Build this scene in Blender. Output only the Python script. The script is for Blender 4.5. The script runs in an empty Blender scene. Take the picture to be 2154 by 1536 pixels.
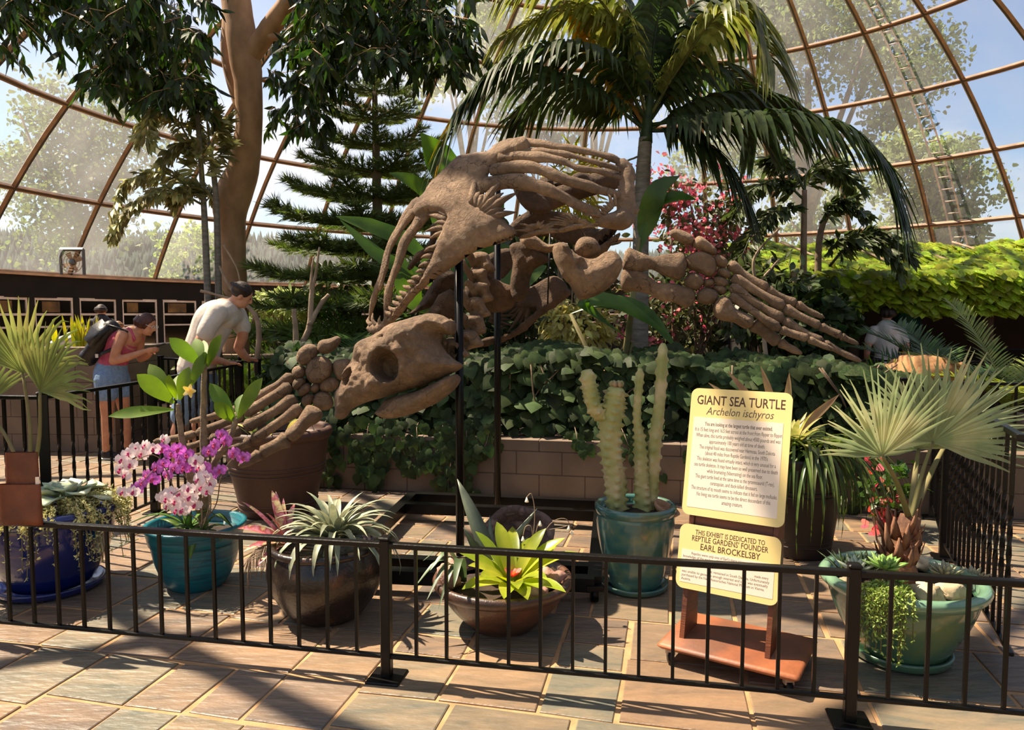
import bpy, math, random
import numpy as np
from mathutils import Vector, Matrix, Euler, noise as mnoise, geometry as mgeo
R_ = math.radians
rng = np.random.default_rng(7)
random.seed(7)
scn = bpy.context.scene
col = scn.collection

# ---------------------------------------------------------------- camera
FPX, CXP, CYP, HC, HOR = 1550.0, 1077.0, 768.0, 1.6, 660.0
PITCH = math.atan((CYP - HOR) / FPX)
cam = bpy.data.cameras.new('camera'); cam.sensor_width = 36.0
cam.lens = 36.0 * FPX / 2154.0; cam.clip_end = 900
camo = bpy.data.objects.new('camera', cam); col.objects.link(camo)
camo.location = (0, 0, HC); camo.rotation_euler = (math.pi / 2 - PITCH, 0, 0)
scn.camera = camo
# ---------------------------------------------------------------- light, sky, exposure
SUN_TO = Vector((-0.50, 0.20, 0.84)).normalized()
scn.view_settings.view_transform = 'Standard'; scn.view_settings.look = 'None'
scn.view_settings.gamma = 1.0; scn.view_settings.use_curve_mapping = False
scn.view_settings.exposure = 0.2
sun = bpy.data.lights.new('sun', 'SUN'); sun.energy = 14; sun.angle = R_(0.6); sun.color = (1.0, 0.83, 0.62)
suno = bpy.data.objects.new('sun', sun); col.objects.link(suno); suno.location = (-20, 8, 40)
suno.rotation_euler = SUN_TO.to_track_quat('Z', 'Y').to_euler()
wld = bpy.data.worlds.new('sky'); scn.world = wld; wld.use_nodes = True
nt = wld.node_tree; nt.nodes.clear()
def wn(t, **k):
    n = nt.nodes.new(t)
    for a, b in k.items(): setattr(n, a, b)
    return n
wo = wn('ShaderNodeOutputWorld'); bg = wn('ShaderNodeBackground')
sky = wn('ShaderNodeTexSky'); sky.sky_type = 'NISHITA'; sky.sun_disc = False
sky.sun_elevation = math.asin(SUN_TO.z); sky.sun_rotation = math.atan2(SUN_TO.x, SUN_TO.y); sky.air_density = 1.0; sky.dust_density = 1.0
tc = wn('ShaderNodeTexCoord'); mp = wn('ShaderNodeMapping'); mp.inputs['Scale'].default_value = (1, 1, 2.2)
nz = wn('ShaderNodeTexNoise'); nz.inputs['Scale'].default_value = 2.1; nz.inputs['Detail'].default_value = 7; nz.inputs['Roughness'].default_value = .55
rp = wn('ShaderNodeValToRGB'); rp.color_ramp.elements[0].position = .50; rp.color_ramp.elements[1].position = .66
mx = wn('ShaderNodeMix', data_type='RGBA'); mx.inputs['B'].default_value = (5.6, 5.6, 5.8, 1)
sc_ = wn('ShaderNodeMix', data_type='RGBA', blend_type='MULTIPLY'); sc_.inputs['Factor'].default_value = 1
sc_.inputs['B'].default_value = (.90, .95, 1.0, 1)
L = nt.links.new
L(tc.outputs['Generated'], mp.inputs['Vector']); L(mp.outputs[0], nz.inputs['Vector']); L(nz.outputs['Fac'], rp.inputs[0])
L(sky.outputs[0], sc_.inputs['A']); L(sc_.outputs['Result'], mx.inputs['A']); L(rp.outputs[0], mx.inputs['Factor'])
L(mx.outputs['Result'], bg.inputs[0]); L(bg.outputs[0], wo.inputs[0]); bg.inputs[1].default_value = 0.15

# ---------------------------------------------------------------- measuring helpers
_cp, _sp = math.cos(PITCH), math.sin(PITCH)
def ray(px, py):
    x = (px - CXP) / FPX; y = (CYP - py) / FPX
    return Vector((x, _cp + y * _sp, -_sp + y * _cp))
def P(px, py, Y):
    d = ray(px, py); return Vector((0, 0, HC)) + d * (Y / d.y)
def G(px, py, z=0.0):
    d = ray(px, py); return Vector((0, 0, HC)) + d * ((z - HC) / d.z)
def mpp(Y): return Y / FPX            # metres per pixel at distance Y
def hx(s):
    s = s.lstrip('#'); o = []
    for i in (0, 2, 4):
        c = int(s[i:i + 2], 16) / 255
        o.append(c / 12.92 if c < .04045 else ((c + .055) / 1.055) ** 2.4)
    return (*o, 1.0)
# ---------------------------------------------------------------- materials
_mats = {}
def mat(name, c1, c2=None, scale=6.0, rough=.6, bump=0.0, bscale=40.0, metal=0.0, transl=0.0, var=0.0, coat=0.0,
        stretch=(1, 1, 1), c3=None, detail=5, spec=.5, lo=.35, hi=.65, bdist=.01, tcol=None):
    if name in _mats: return _mats[name]
    m = bpy.data.materials.new(name); m.use_nodes = True; t = m.node_tree; t.nodes.clear()
    N = t.nodes.new; l = t.links.new
    out = N('ShaderNodeOutputMaterial'); bs = N('ShaderNodeBsdfPrincipled'); l(bs.outputs[0], out.inputs[0])
    bs.inputs['Roughness'].default_value = rough; bs.inputs['Metallic'].default_value = metal
    bs.inputs['Specular IOR Level'].default_value = spec
    if coat: bs.inputs['Coat Weight'].default_value = coat; bs.inputs['Coat Roughness'].default_value = .12
    tc = N('ShaderNodeTexCoord'); mp = N('ShaderNodeMapping'); mp.inputs['Scale'].default_value = stretch
    l(tc.outputs['Object'], mp.inputs[0])
    c1 = hx(c1) if isinstance(c1, str) else c1
    src = None
    if c2:
        c2 = hx(c2) if isinstance(c2, str) else c2
        nz = N('ShaderNodeTexNoise'); nz.inputs['Scale'].default_value = scale; nz.inputs['Detail'].default_value = detail
        l(mp.outputs[0], nz.inputs['Vector'])
        rp = N('ShaderNodeValToRGB'); e = rp.color_ramp.elements
        e[0].position = lo; e[0].color = c1; e[1].position = hi; e[1].color = c2
        if c3:
            x = e.new((lo + hi) / 2); x.color = hx(c3)
        l(nz.outputs['Fac'], rp.inputs[0]); src = rp.outputs[0]
    else:
        rgb = N('ShaderNodeRGB'); rgb.outputs[0].default_value = c1; src = rgb.outputs[0]
    if var:
        oi = N('ShaderNodeObjectInfo'); ge = N('ShaderNodeNewGeometry')
        ad = N('ShaderNodeMath'); ad.operation = 'ADD'; l(oi.outputs['Random'], ad.inputs[0]); l(ge.outputs['Random Per Island'], ad.inputs[1])
        fr = N('ShaderNodeMath'); fr.operation = 'FRACT'; l(ad.outputs[0], fr.inputs[0])
        mr = N('ShaderNodeMapRange'); mr.inputs['To Min'].default_value = 1 - var; mr.inputs['To Max'].default_value = 1 + var
        l(fr.outputs[0], mr.inputs['Value'])
        hs = N('ShaderNodeHueSaturation'); l(mr.outputs[0], hs.inputs['Value']); l(src, hs.inputs['Color'])
        mr2 = N('ShaderNodeMapRange'); mr2.inputs['To Min'].default_value = .5 - var * .05; mr2.inputs['To Max'].default_value = .5 + var * .05
        l(fr.outputs[0], mr2.inputs['Value']); l(mr2.outputs[0], hs.inputs['Hue']); src = hs.outputs[0]
    l(src, bs.inputs['Base Color'])
    if bump:
        nb = N('ShaderNodeTexNoise'); nb.inputs['Scale'].default_value = bscale; nb.inputs['Detail'].default_value = 6
        l(mp.outputs[0], nb.inputs['Vector'])
        bm = N('ShaderNodeBump'); bm.inputs['Strength'].default_value = bump; bm.inputs['Distance'].default_value = bdist
        l(nb.outputs['Fac'], bm.inputs['Height']); l(bm.outputs[0], bs.inputs['Normal'])
    if transl:
        tr = N('ShaderNodeBsdfTranslucent'); ms = N('ShaderNodeMixShader'); ms.inputs[0].default_value = transl
        g = N('ShaderNodeHueSaturation'); g.inputs['Saturation'].default_value = 1.15; g.inputs['Value'].default_value = 1.5
        l(src, g.inputs['Color']); l(g.outputs[0], tr.inputs['Color'])
        l(bs.outputs[0], ms.inputs[1]); l(tr.outputs[0], ms.inputs[2]); l(ms.outputs[0], out.inputs[0])
    _mats[name] = m; return m
# ---------------------------------------------------------------- mesh building
def V(x): return Vector(x)
def cr(pts, n):
    """Catmull-Rom resample of rows of numbers"""
    p = np.array([tuple(q) for q in pts], float)
    if len(p) == 2: return p[0] + (p[1] - p[0]) * np.linspace(0, 1, n)[:, None]
    q = np.vstack([2 * p[0] - p[1], p, 2 * p[-1] - p[-2]]); out = []
    for s in np.linspace(0, len(p) - 1 - 1e-9, n):
        i = int(s); t = s - i; a, b, c, d = q[i:i + 4]
        out.append(.5 * (2 * b + (c - a) * t + (2 * a - 5 * b + 4 * c - d) * t * t + (3 * b - a - 3 * c + d) * t ** 3))
    return np.array(out)
class B:
    def __init__(s): s.v = []; s.f = []
    def add(s, v, f):
        o = len(s.v); s.v += [tuple(q) for q in v]; s.f += [tuple(i + o for i in q) for q in f]; return s
    def tube(s, path, rad, n=8, flat=1.0, up=None, cap=True, bump=0.0, bf=8.0):
        path = [Vector(p) for p in path]; k = len(path)
        if not hasattr(rad, '__len__'): rad = [rad] * k
        fl = flat if hasattr(flat, '__len__') else [flat] * k
        tg = [(path[min(i + 1, k - 1)] - path[max(i - 1, 0)]).normalized() for i in range(k)]
        u = Vector(up) if up is not None else (Vector((0, 0, 1)) if abs(tg[0].z) < .9 else Vector((1, 0, 0)))
        vs = []; fs = []
        for i in range(k):
            u = (u - tg[i] * u.dot(tg[i]))
            u = u.normalized() if u.length > 1e-6 else tg[i].orthogonal().normalized()
            w = tg[i].cross(u)
            for j in range(n):
                a = 2 * math.pi * j / n; r = rad[i]
                p = path[i] + w * (math.cos(a) * r) + u * (math.sin(a) * r * fl[i])
                if bump: p = p + (p - path[i]).normalized() * (bump * mnoise.noise(p * bf))
                vs.append(p)
        for i in range(k - 1):
            for j in range(n):
                fs.append((i * n + j, i * n + (j + 1) % n, (i + 1) * n + (j + 1) % n, (i + 1) * n + j))
        if cap: fs.append(tuple(range(n - 1, -1, -1))); fs.append(tuple((k - 1) * n + j for j in range(n)))
        return s.add(vs, fs)
    def lathe(s, prof, c=(0, 0, 0), n=40, sx=1, sy=1):
        vs = []; fs = []; k = len(prof)
        for r, z in prof:
            for j in range(n):
                a = 2 * math.pi * j / n; vs.append((c[0] + r * sx * math.cos(a), c[1] + r * sy * math.sin(a), c[2] + z))
        for i in range(k - 1):
            for j in range(n): fs.append((i * n + j, i * n + (j + 1) % n, (i + 1) * n + (j + 1) % n, (i + 1) * n + j))
        fs.append(tuple(range(n - 1, -1, -1))); fs.append(tuple((k - 1) * n + j for j in range(n)))
        return s.add(vs, fs)
    def box(s, c, d, rz=0.0, bev=0.0, rot=None):
        x, y, z = d[0] / 2, d[1] / 2, d[2] / 2; b = min(bev, x * .9, y * .9, z * .9)
        M = rot if rot is not None else Matrix.Rotation(rz, 3, 'Z'); c = Vector(c)
        if b <= 0:
            v = [(sx * x, sy * y, sz * z) for sz in (-1, 1) for sy in (-1, 1) for sx in (-1, 1)]
            f = [(0, 2, 3, 1), (4, 5, 7, 6), (0, 1, 5, 4), (2, 6, 7, 3), (0, 4, 6, 2), (1, 3, 7, 5)]
            return s.add([c + M @ Vector(q) for q in v], f)
        v = []; 
        def ring(ix, iy, zz): return [(ix - b, -iy, zz), (ix, -iy + b, zz), (ix, iy - b, zz), (ix - b, iy, zz), (-ix + b, iy, zz), (-ix, iy - b, zz), (-ix, -iy + b, zz), (-ix + b, -iy, zz)]
        v = ring(x - b, y - b, -z) + ring(x, y, -z + b) + ring(x, y, z - b) + ring(x - b, y - b, z)
        f = [tuple(range(7, -1, -1)), tuple(range(24, 32))]
        for i in range(3):
            for j in range(8): f.append((i * 8 + j, i * 8 + (j + 1) % 8, i * 8 + 8 + (j + 1) % 8, i * 8 + 8 + j))
        return s.add([c + M @ Vector(q) for q in v], f)
    def ell(s, c, r, rot=None, nu=14, nv=9, bump=0.0, bf=6.0):
        c = Vector(c); M = rot if rot is not None else Matrix.Identity(3); r = r if hasattr(r, '__len__') else (r, r, r)
        v = []; f = []
        for i in range(1, nv):
            t = math.pi * i / nv
            for j in range(nu):
                a = 2 * math.pi * j / nu; q = Vector((math.sin(t) * math.cos(a), math.sin(t) * math.sin(a), math.cos(t)))
                k = 1 + (bump * mnoise.noise(q * bf * .3 + c * 3) if bump else 0)
                v.append(c + M @ Vector((q.x * r[0] * k, q.y * r[1] * k, q.z * r[2] * k)))
        v.append(c + M @ Vector((0, 0, r[2]))); v.append(c - M @ Vector((0, 0, r[2])))
        t_, b_ = len(v) - 2, len(v) - 1
        for j in range(nu): f.append((t_, j, (j + 1) % nu)); o = (nv - 2) * nu; f.append((b_, o + (j + 1) % nu, o + j))
        for i in range(nv - 2):
            for j in range(nu): f.append((i * nu + j, (i + 1) * nu + j, (i + 1) * nu + (j + 1) % nu, i * nu + (j + 1) % nu))
        return s.add(v, f)
    def blade(s, path, wid, up=(0, 0, 1), fold=.25, thick=0.0, wave=0.0):
        """leaf strip: path points, widths (full), V fold; thick>0 gives a closed fleshy leaf"""
        path = [Vector(p) for p in path]; k = len(path); up = Vector(up); vs = []; fs = []
        for i in range(k):
            t = (path[min(i + 1, k - 1)] - path[max(i - 1, 0)]).normalized()
            sd = t.cross(up)
            if sd.length < 1e-3: sd = t.orthogonal()
            sd.normalize(); n = sd.cross(t).normalized(); w = wid[i] / 2
            wv = wave * wid[i] * math.sin(i * 2.1)
            if thick:
                th = thick * (wid[i] / max(wid))
                vs += [path[i] - sd * w + n * (fold * w + wv), path[i] + n * th * .4, path[i] + sd * w + n * (fold * w - wv), path[i] - n * th * .6]
            else: vs += [path[i] - sd * w + n * (fold * w + wv), path[i], path[i] + sd * w + n * (fold * w - wv)]
        m = 4 if thick else 3
        for i in range(k - 1):
            a, b = i * m, (i + 1) * m
            if thick:
                for j in range(4): fs.append((a + j, a + (j + 1) % 4, b + (j + 1) % 4, b + j))
            else: fs += [(a, a + 1, b + 1, b), (a + 1, a + 2, b + 2, b + 1)]
        if thick: fs += [(3, 2, 1, 0), tuple((k - 1) * m + j for j in range(4))]
        return s.add(vs, fs)
    def mesh(s, name, smooth=True):
        me = bpy.data.meshes.new(name); me.from_pydata(s.v, [], s.f); me.validate(); me.update()
        if smooth: me.polygons.foreach_set('use_smooth', [True] * len(me.polygons))
        return me
def arc(base, az, el, L, droop, n=8, curl=0.0, bend=0.0):
    """path from base, azimuth az, start elevation el (rad), bending down by droop in total"""
    p = Vector(base); out = [p.copy()]; st = L / (n - 1)
    for i in range(n - 1):
        e = el - droop * (i / (n - 2)) ** (1 + curl); a = az + bend * i / (n - 1)
        p = p + Vector((math.cos(e) * math.cos(a), math.cos(e) * math.sin(a), math.sin(e))) * st; out.append(p.copy())
    return out
def wprof(n, w, base=.35, peak=.35, tip=.02):
    o = []
    for i in range(n):
        t = i / (n - 1)
        o.append(w * ((base + (1 - base) * math.sin(math.pi / 2 * min(1, t / peak))) if t < peak else max(tip, math.cos(math.pi / 2 * (t - peak) / (1 - peak)) ** .8)))
    return o
def setp(o, **k):
    for a, b in k.items():
        if b is not None: o[a] = b
    return o
def thing(name, label, cat, loc=(0, 0, 0), group=None):
    o = bpy.data.objects.new(name, None); col.objects.link(o); o.location = loc; o.empty_display_size = .1
    setp(o, label=label, category=cat, group=group); return o
def part(parent, name, m, ma, smooth=True, label=None, M=None, kind=None):
    """m: B or mesh (world coordinates unless M is given)"""
    me = m.mesh(name, smooth) if isinstance(m, B) else m
    if ma is not None and not me.materials: me.materials.append(ma)
    o = bpy.data.objects.new(name, me); col.objects.link(o); o.parent = parent
    if M is not None: o.matrix_basis = M
    if parent is not None and parent.type == 'EMPTY': o.matrix_basis = Matrix.Translation(-parent.location) @ o.matrix_basis
    elif parent is not None: o.matrix_basis = abs_matrix(parent).inverted() @ o.matrix_basis
    setp(o, label=label, kind=kind); return o
def abs_matrix(o):
    m = o.matrix_basis.copy()
    while o.parent is not None: o = o.parent; m = o.matrix_basis @ m
    return m
def single(name, label, cat, m, ma, smooth=True, group=None):
    o = part(None, name, m, ma, smooth); setp(o, label=label, category=cat, group=group); return o
def struct(name, m, ma, smooth=False, parent=None):
    o = part(parent, name, m, ma, smooth); o['kind'] = 'structure'; return o
def sm_angle(o, a=40):
    me = o.data; me.polygons.foreach_set('use_smooth', [True] * len(me.polygons))
    try: me.set_sharp_from_angle(angle=R_(a))
    except Exception: pass
    return o
def basis(pos, d, nrm, sc=1.0):
    """matrix: local +Y along d, +Z along nrm"""
    y = Vector(d).normalized(); x = y.cross(Vector(nrm))
    x = x.normalized() if x.length > 1e-5 else y.orthogonal().normalized()
    z = x.cross(y); s = sc if hasattr(sc, '__len__') else (sc, sc, sc)
    return Matrix(((x.x * s[0], y.x * s[1], z.x * s[2], pos[0]), (x.y * s[0], y.y * s[1], z.y * s[2], pos[1]), (x.z * s[0], y.z * s[1], z.z * s[2], pos[2]), (0, 0, 0, 1)))
def mass(parent, name, tm, mats, ma, kind='stuff', smooth=True):
    """one mesh of many transformed copies of template (verts, faces)"""
    tv, tf = tm; tv = np.array(tv, float); A = np.array([np.array(m) for m in mats])
    nv = len(tv); N = len(A); h = np.hstack([tv, np.ones((nv, 1))])
    vv = np.einsum('nij,vj->nvi', A, h)[:, :, :3].reshape(-1, 3)
    ls = np.array([len(f) for f in tf]); fl = np.concatenate([np.array(f) for f in tf])
    me = bpy.data.meshes.new(name); me.vertices.add(nv * N); me.vertices.foreach_set('co', vv.ravel())
    idx = (fl[None, :] + (np.arange(N) * nv)[:, None]).ravel(); me.loops.add(len(idx)); me.loops.foreach_set('vertex_index', idx.astype(np.int32))
    tot = np.tile(ls, N); st = np.concatenate([[0], np.cumsum(tot)[:-1]])
    me.polygons.add(len(tot)); me.polygons.foreach_set('loop_start', st.astype(np.int32)); me.polygons.foreach_set('loop_total', tot.astype(np.int32))
    if smooth: me.polygons.foreach_set('use_smooth', [True] * len(tot))
    me.update(calc_edges=True); me.materials.append(ma)
    o = part(parent, name, me, None); o['kind'] = kind; return o
def leafmass(parent, name, tm, mats, ma, npart=300):
    """the copies that show largest become leaf parts of their own, the rest one part of stuff"""
    if npart:
        def key(m):
            t = m.translation; y = max(t.y, .5); px = CXP + FPX * t.x / y
            out = 0 if -20 < px < 2170 else 50
            return y + out
        mats = sorted(mats, key=key)
        b = B().add(tm[0], tm[1]); me = b.mesh(name); me.materials.append(ma)
        for m in mats[:npart]: part(parent, name, me, None, M=m)
        mats = mats[npart:]
    if mats: return mass(parent, name + '_mass', tm, mats, ma)
def leaf_t(l=1.0, w=.45, fold=.12, droop=.15, n=4, peak=.4):
    b = B(); pth = [(0, l * i / n, -droop * l * (i / n) ** 2) for i in range(n + 1)]
    b.blade(pth, wprof(n + 1, w, .25, peak, .03), fold=fold); return b.v, b.f
def heart_t(w=1.0, droop=.18):
    o = [(0, 0), (.22, -.12), (.48, .05), (.5, .32), (.3, .65), (0, 1.0), (-.3, .65), (-.5, .32), (-.48, .05), (-.22, -.12)]
    v = [(x * w, y, -droop * y * y - .10 * abs(x)) for x, y in o] + [(0, .4, .02)]
    return v, [(10, i, (i + 1) % 10) for i in range(10)]
def rnd(a, b): return a + (b - a) * rng.random()
def rv(s=1.0): return Vector(rng.normal(0, s, 3))
# ================================================================ floor of slate flagstones
ROT = R_(-12.5)
U = Vector((math.cos(ROT), math.sin(ROT), 0)); W = Vector((-math.sin(ROT), math.cos(ROT), 0))
m_mortar = mat('mortar', '#b58d63', '#9c7650', 9, .9, .3, 60)
def slate_mat():
    m = bpy.data.materials.new('slate'); m.use_nodes = True; t = m.node_tree; N = t.nodes.new; l = t.links.new
    bs = t.nodes['Principled BSDF']
    tc = N('ShaderNodeTexCoord'); oi = N('ShaderNodeObjectInfo'); ge = N('ShaderNodeNewGeometry')
    ad = N('ShaderNodeMath'); l(oi.outputs['Random'], ad.inputs[0]); l(ge.outputs['Random Per Island'], ad.inputs[1])
    fr = N('ShaderNodeMath'); fr.operation = 'FRACT'; l(ad.outputs[0], fr.inputs[0])
    rp = N('ShaderNodeValToRGB'); rp.color_ramp.interpolation = 'CONSTANT'; e = rp.color_ramp.elements
    cols = ['#6f5d4d', '#5d6156', '#7c5f48', '#635651', '#6e6350', '#566259', '#84694f', '#5f4f47']
    e[0].position = 0; e[0].color = hx(cols[0]); e[1].position = 1 / 8; e[1].color = hx(cols[1])
    for i in range(2, 8): x = e.new(i / 8); x.color = hx(cols[i])
    l(fr.outputs[0], rp.inputs[0])
    mp = N('ShaderNodeMapping'); mp.inputs['Rotation'].default_value = (0, 0, .5); mp.inputs['Scale'].default_value = (1, 3.2, 1)
    ofs = N('ShaderNodeVectorMath'); ofs.operation = 'ADD'; l(tc.outputs['Object'], ofs.inputs[0])
    cb = N('ShaderNodeCombineXYZ'); mu = N('ShaderNodeMath'); mu.operation = 'MULTIPLY'; mu.inputs[1].default_value = 37; l(fr.outputs[0], mu.inputs[0]); l(mu.outputs[0], cb.inputs[2])
    l(cb.outputs[0], ofs.inputs[1]); l(ofs.outputs[0], mp.inputs[0])
    n1 = N('ShaderNodeTexNoise'); n1.inputs['Scale'].default_value = 2.4; n1.inputs['Detail'].default_value = 8; n1.inputs['Roughness'].default_value = .62; n1.inputs['Distortion'].default_value = .8
    l(mp.outputs[0], n1.inputs['Vector'])
    r2 = N('ShaderNodeValToRGB'); r2.color_ramp.elements[0].position = .32; r2.color_ramp.elements[0].color = hx('#55534a'); r2.color_ramp.elements[1].position = .7; r2.color_ramp.elements[1].color = hx('#a58564')
    l(n1.outputs['Fac'], r2.inputs[0])
    mx = N('ShaderNodeMix'); mx.data_type = 'RGBA'; mx.inputs['Factor'].default_value = .5; l(rp.outputs[0], mx.inputs['A']); l(r2.outputs[0], mx.inputs['B'])
    l(mx.outputs['Result'], bs.inputs['Base Color']); bs.inputs['Roughness'].default_value = .48
    n2 = N('ShaderNodeTexNoise'); n2.inputs['Scale'].default_value = 9; n2.inputs['Detail'].default_value = 8; l(mp.outputs[0], n2.inputs['Vector'])
    bm = N('ShaderNodeBump'); bm.inputs['Strength'].default_value = .8; bm.inputs['Distance'].default_value = .016; l(n2.outputs['Fac'], bm.inputs['Height']); l(bm.outputs[0], bs.inputs['Normal'])
    return m
m_slate = slate_mat()
floor = struct('floor', B().lathe([(19, -.12), (19, -.006)], (2.5, 15, 0), 64), m_mortar)
def split(u0, v0, u1, v1, out, d=0):
    w, h = u1 - u0, v1 - v0
    mxw, mxh = (.95, .56) if rng.random() < .6 else (.52, .85)
    if w <= mxw and h <= mxh: out.append((u0, v0, u1, v1)); return
    if (w / mxw > h / mxh and w > .6) or h < .5:
        c = u0 + w * rnd(.36, .64); split(u0, v0, c, v1, out); split(c, v0, u1, v1, out)
    else:
        c = v0 + h * rnd(.36, .64); split(u0, v0, u1, c, out); split(u0, c, u1, v1, out)
slabs = []
for bu in range(-5, 4):
    for bv in range(0, 6):
        split(bu * 2.1 + (bv % 2) * .8, .4 + bv * 1.7, bu * 2.1 + 2.1 + (bv % 2) * .8, .4 + bv * 1.7 + 1.7, slabs)
def slab(b, r):
    u0, v0, u1, v1 = r; g = .011; z = rnd(-.001, .002); e = .006
    j = lambda: rnd(-.008, .008)
    c = [(u0 + g + j(), v0 + g + j()), (u1 - g + j(), v0 + g + j()), (u1 - g + j(), v1 - g + j()), (u0 + g + j(), v1 - g + j())]
    w = [U * a + W * q for a, q in c]; ce = sum(w, Vector()) / 4
    top = [p + (ce - p).normalized() * e for p in w]
    vs = [(p.x, p.y, -.02) for p in w] + [(p.x, p.y, z - .003) for p in w] + [(p.x, p.y, z) for p in top]
    fs = [(8, 9, 10, 11)] + [(i, (i + 1) % 4, 4 + (i + 1) % 4, 4 + i) for i in range(4)] + [(4 + i, 4 + (i + 1) % 4, 8 + (i + 1) % 4, 8 + i) for i in range(4)]
    b.add(vs, fs); return ce
near, rest = [], B()
slabs.sort(key=lambda r: (U * ((r[0] + r[2]) / 2) + W * ((r[1] + r[3]) / 2)).y)
for r in slabs:
    ce = U * ((r[0] + r[2]) / 2) + W * ((r[1] + r[3]) / 2)
    vis = 1.6 < ce.y < 9.6 and abs(ce.x) < ce.y * .72 + .9
    hidden = ce.y > 6.9 + .24 * -ce.x and ce.x > -2.2
    if vis and not hidden and len(near) < 300: near.append(r)
    else: slab(rest, r)
for r in near:
    b = B(); slab(b, r); part(floor, 'flagstone', b, m_slate, False)
o = part(floor, 'flagstone_field', rest, m_slate, False); o['kind'] = 'stuff'
# ================================================================ glass dome
DC = Vector((2.89, 15.51, 0)); DR, DZ = 18.36, -6.0
ZS = [2.6, 4.61, 6.49, 8.23, 9.66, 10.75, 11.5, 12.0, 12.3]
def drad(z): return math.sqrt(max(DR * DR - (z - DZ) ** 2, .01))
def dpt(azd, z, off=0.0):
    a = R_(azd); r = drad(z); p = Vector((DC.x + r * math.sin(a), DC.y + r * math.cos(a), z))
    n = (p - Vector((DC.x, DC.y, DZ))).normalized(); return p + n * off
m_bar = mat('dome_bar', '#8d7057', '#6d5642', 3, .45, metal=.2)
m_gap_shade = mat('dome_gap_shade', '#2b231c', rough=.6)  # dark strip colour painting the shaded gap along the middle of each bar
def glass_mat():
    m = bpy.data.materials.new('hazy_glass'); m.use_nodes = True; t = m.node_tree; t.nodes.clear(); N = t.nodes.new; l = t.links.new
    out = N('ShaderNodeOutputMaterial'); tr = N('ShaderNodeBsdfTransparent'); tr.inputs[0].default_value = (.96, .98, 1, 1)
    df = N('ShaderNodeBsdfDiffuse'); df.inputs[0].default_value = (.62, .62, .65, 1); tl = N('ShaderNodeBsdfTranslucent'); tl.inputs[0].default_value = (.42, .42, .44, 1)
    h = N('ShaderNodeMixShader'); h.inputs[0].default_value = .75; l(df.outputs[0], h.inputs[1]); l(tl.outputs[0], h.inputs[2])
    tc = N('ShaderNodeTexCoord'); oi = N('ShaderNodeObjectInfo'); mu = N('ShaderNodeVectorMath'); mu.operation = 'MULTIPLY_ADD'
    l(oi.outputs['Location'], mu.inputs[0]); mu.inputs[1].default_value = (1, 1, 1); l(tc.outputs['Object'], mu.inputs[2])
    ad = N('ShaderNodeVectorMath'); ad.operation = 'ADD'; cb = N('ShaderNodeCombineXYZ'); m9 = N('ShaderNodeMath'); m9.operation = 'MULTIPLY'; m9.inputs[1].default_value = 51
    l(oi.outputs['Random'], m9.inputs[0]); l(m9.outputs[0], cb.inputs[0]); l(mu.outputs[0], ad.inputs[0]); l(cb.outputs[0], ad.inputs[1])
    nz = N('ShaderNodeTexNoise'); nz.inputs['Scale'].default_value = .5; nz.inputs['Detail'].default_value = 5; l(ad.outputs[0], nz.inputs['Vector'])
    mr = N('ShaderNodeMapRange'); mr.inputs['From Min'].default_value = .3; mr.inputs['From Max'].default_value = .72; mr.inputs['To Min'].default_value = .12; mr.inputs['To Max'].default_value = .30
    l(nz.outputs['Fac'], mr.inputs['Value'])
    ms = N('ShaderNodeMixShader'); l(mr.outputs[0], ms.inputs[0]); l(tr.outputs[0], ms.inputs[1]); l(h.outputs[0], ms.inputs[2]); l(ms.outputs[0], out.inputs[0])
    return m
m_glass = glass_mat()
AZ0 = 49.0
ringc = B()
dome = part(None, 'ceiling', B().tube([dpt(a * 5.0, 2.66) for a in range(73)], .09, 6, cap=False), m_bar)
dome['kind'] = 'structure'; dome['label'] = 'glass dome of hazy panes in bronze ribs over the garden'
for k in range(36):
    azd = AZ0 + k * 10
    pts = [dpt(azd, z) for z in np.interp(np.linspace(0, 8, 25), range(9), ZS)]
    nrm = (pts[0] - Vector((DC.x, DC.y, DZ)))
    rb = part(dome, 'rib', B().tube(pts, .085, 4, flat=1.0, up=nrm), m_bar, False)
    part(rb, 'gap_shade', B().tube([p + (Vector((DC.x, DC.y, DZ)) - p).normalized() * .06 for p in pts], .03, 4), m_gap_shade, False)
for z in ZS[1:8]:
    rb = part(dome, 'ring_bar', B().tube([dpt(AZ0 + a * 5.0, z) for a in range(73)], .08, 4, cap=False, up=(0, 0, 1)), m_bar, False)
    part(rb, 'gap_shade', B().tube([dpt(AZ0 + a * 5.0, z, -.055) for a in range(73)], .028, 4, cap=False, up=(0, 0, 1)), m_gap_shade, False)
for i in range(8):
    z0, z1 = ZS[i], ZS[i + 1]; vs = []; fs = []; na, nz_ = 4, 3
    for j in range(nz_ + 1):
        for q in range(na + 1):
            vs.append(dpt(AZ0 + 10 * q / na, z0 + (z1 - z0) * j / nz_, .02))
    c = sum(vs, Vector()) / len(vs); dc = Vector((DC.x, DC.y, 0))
    for j in range(nz_):
        for q in range(na): a = j * (na + 1) + q; fs.append((a, a + 1, a + na + 2, a + na + 1))
    me = B().add([v - c for v in vs], fs).mesh('glass_pane'); me.materials.append(m_glass)
    for k in range(36):
        R4 = Matrix.Rotation(-R_(10 * k), 4, 'Z')
        part(dome, 'glass_pane', me, None, M=Matrix.Translation(dc) @ R4 @ Matrix.Translation(c - dc))
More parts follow.
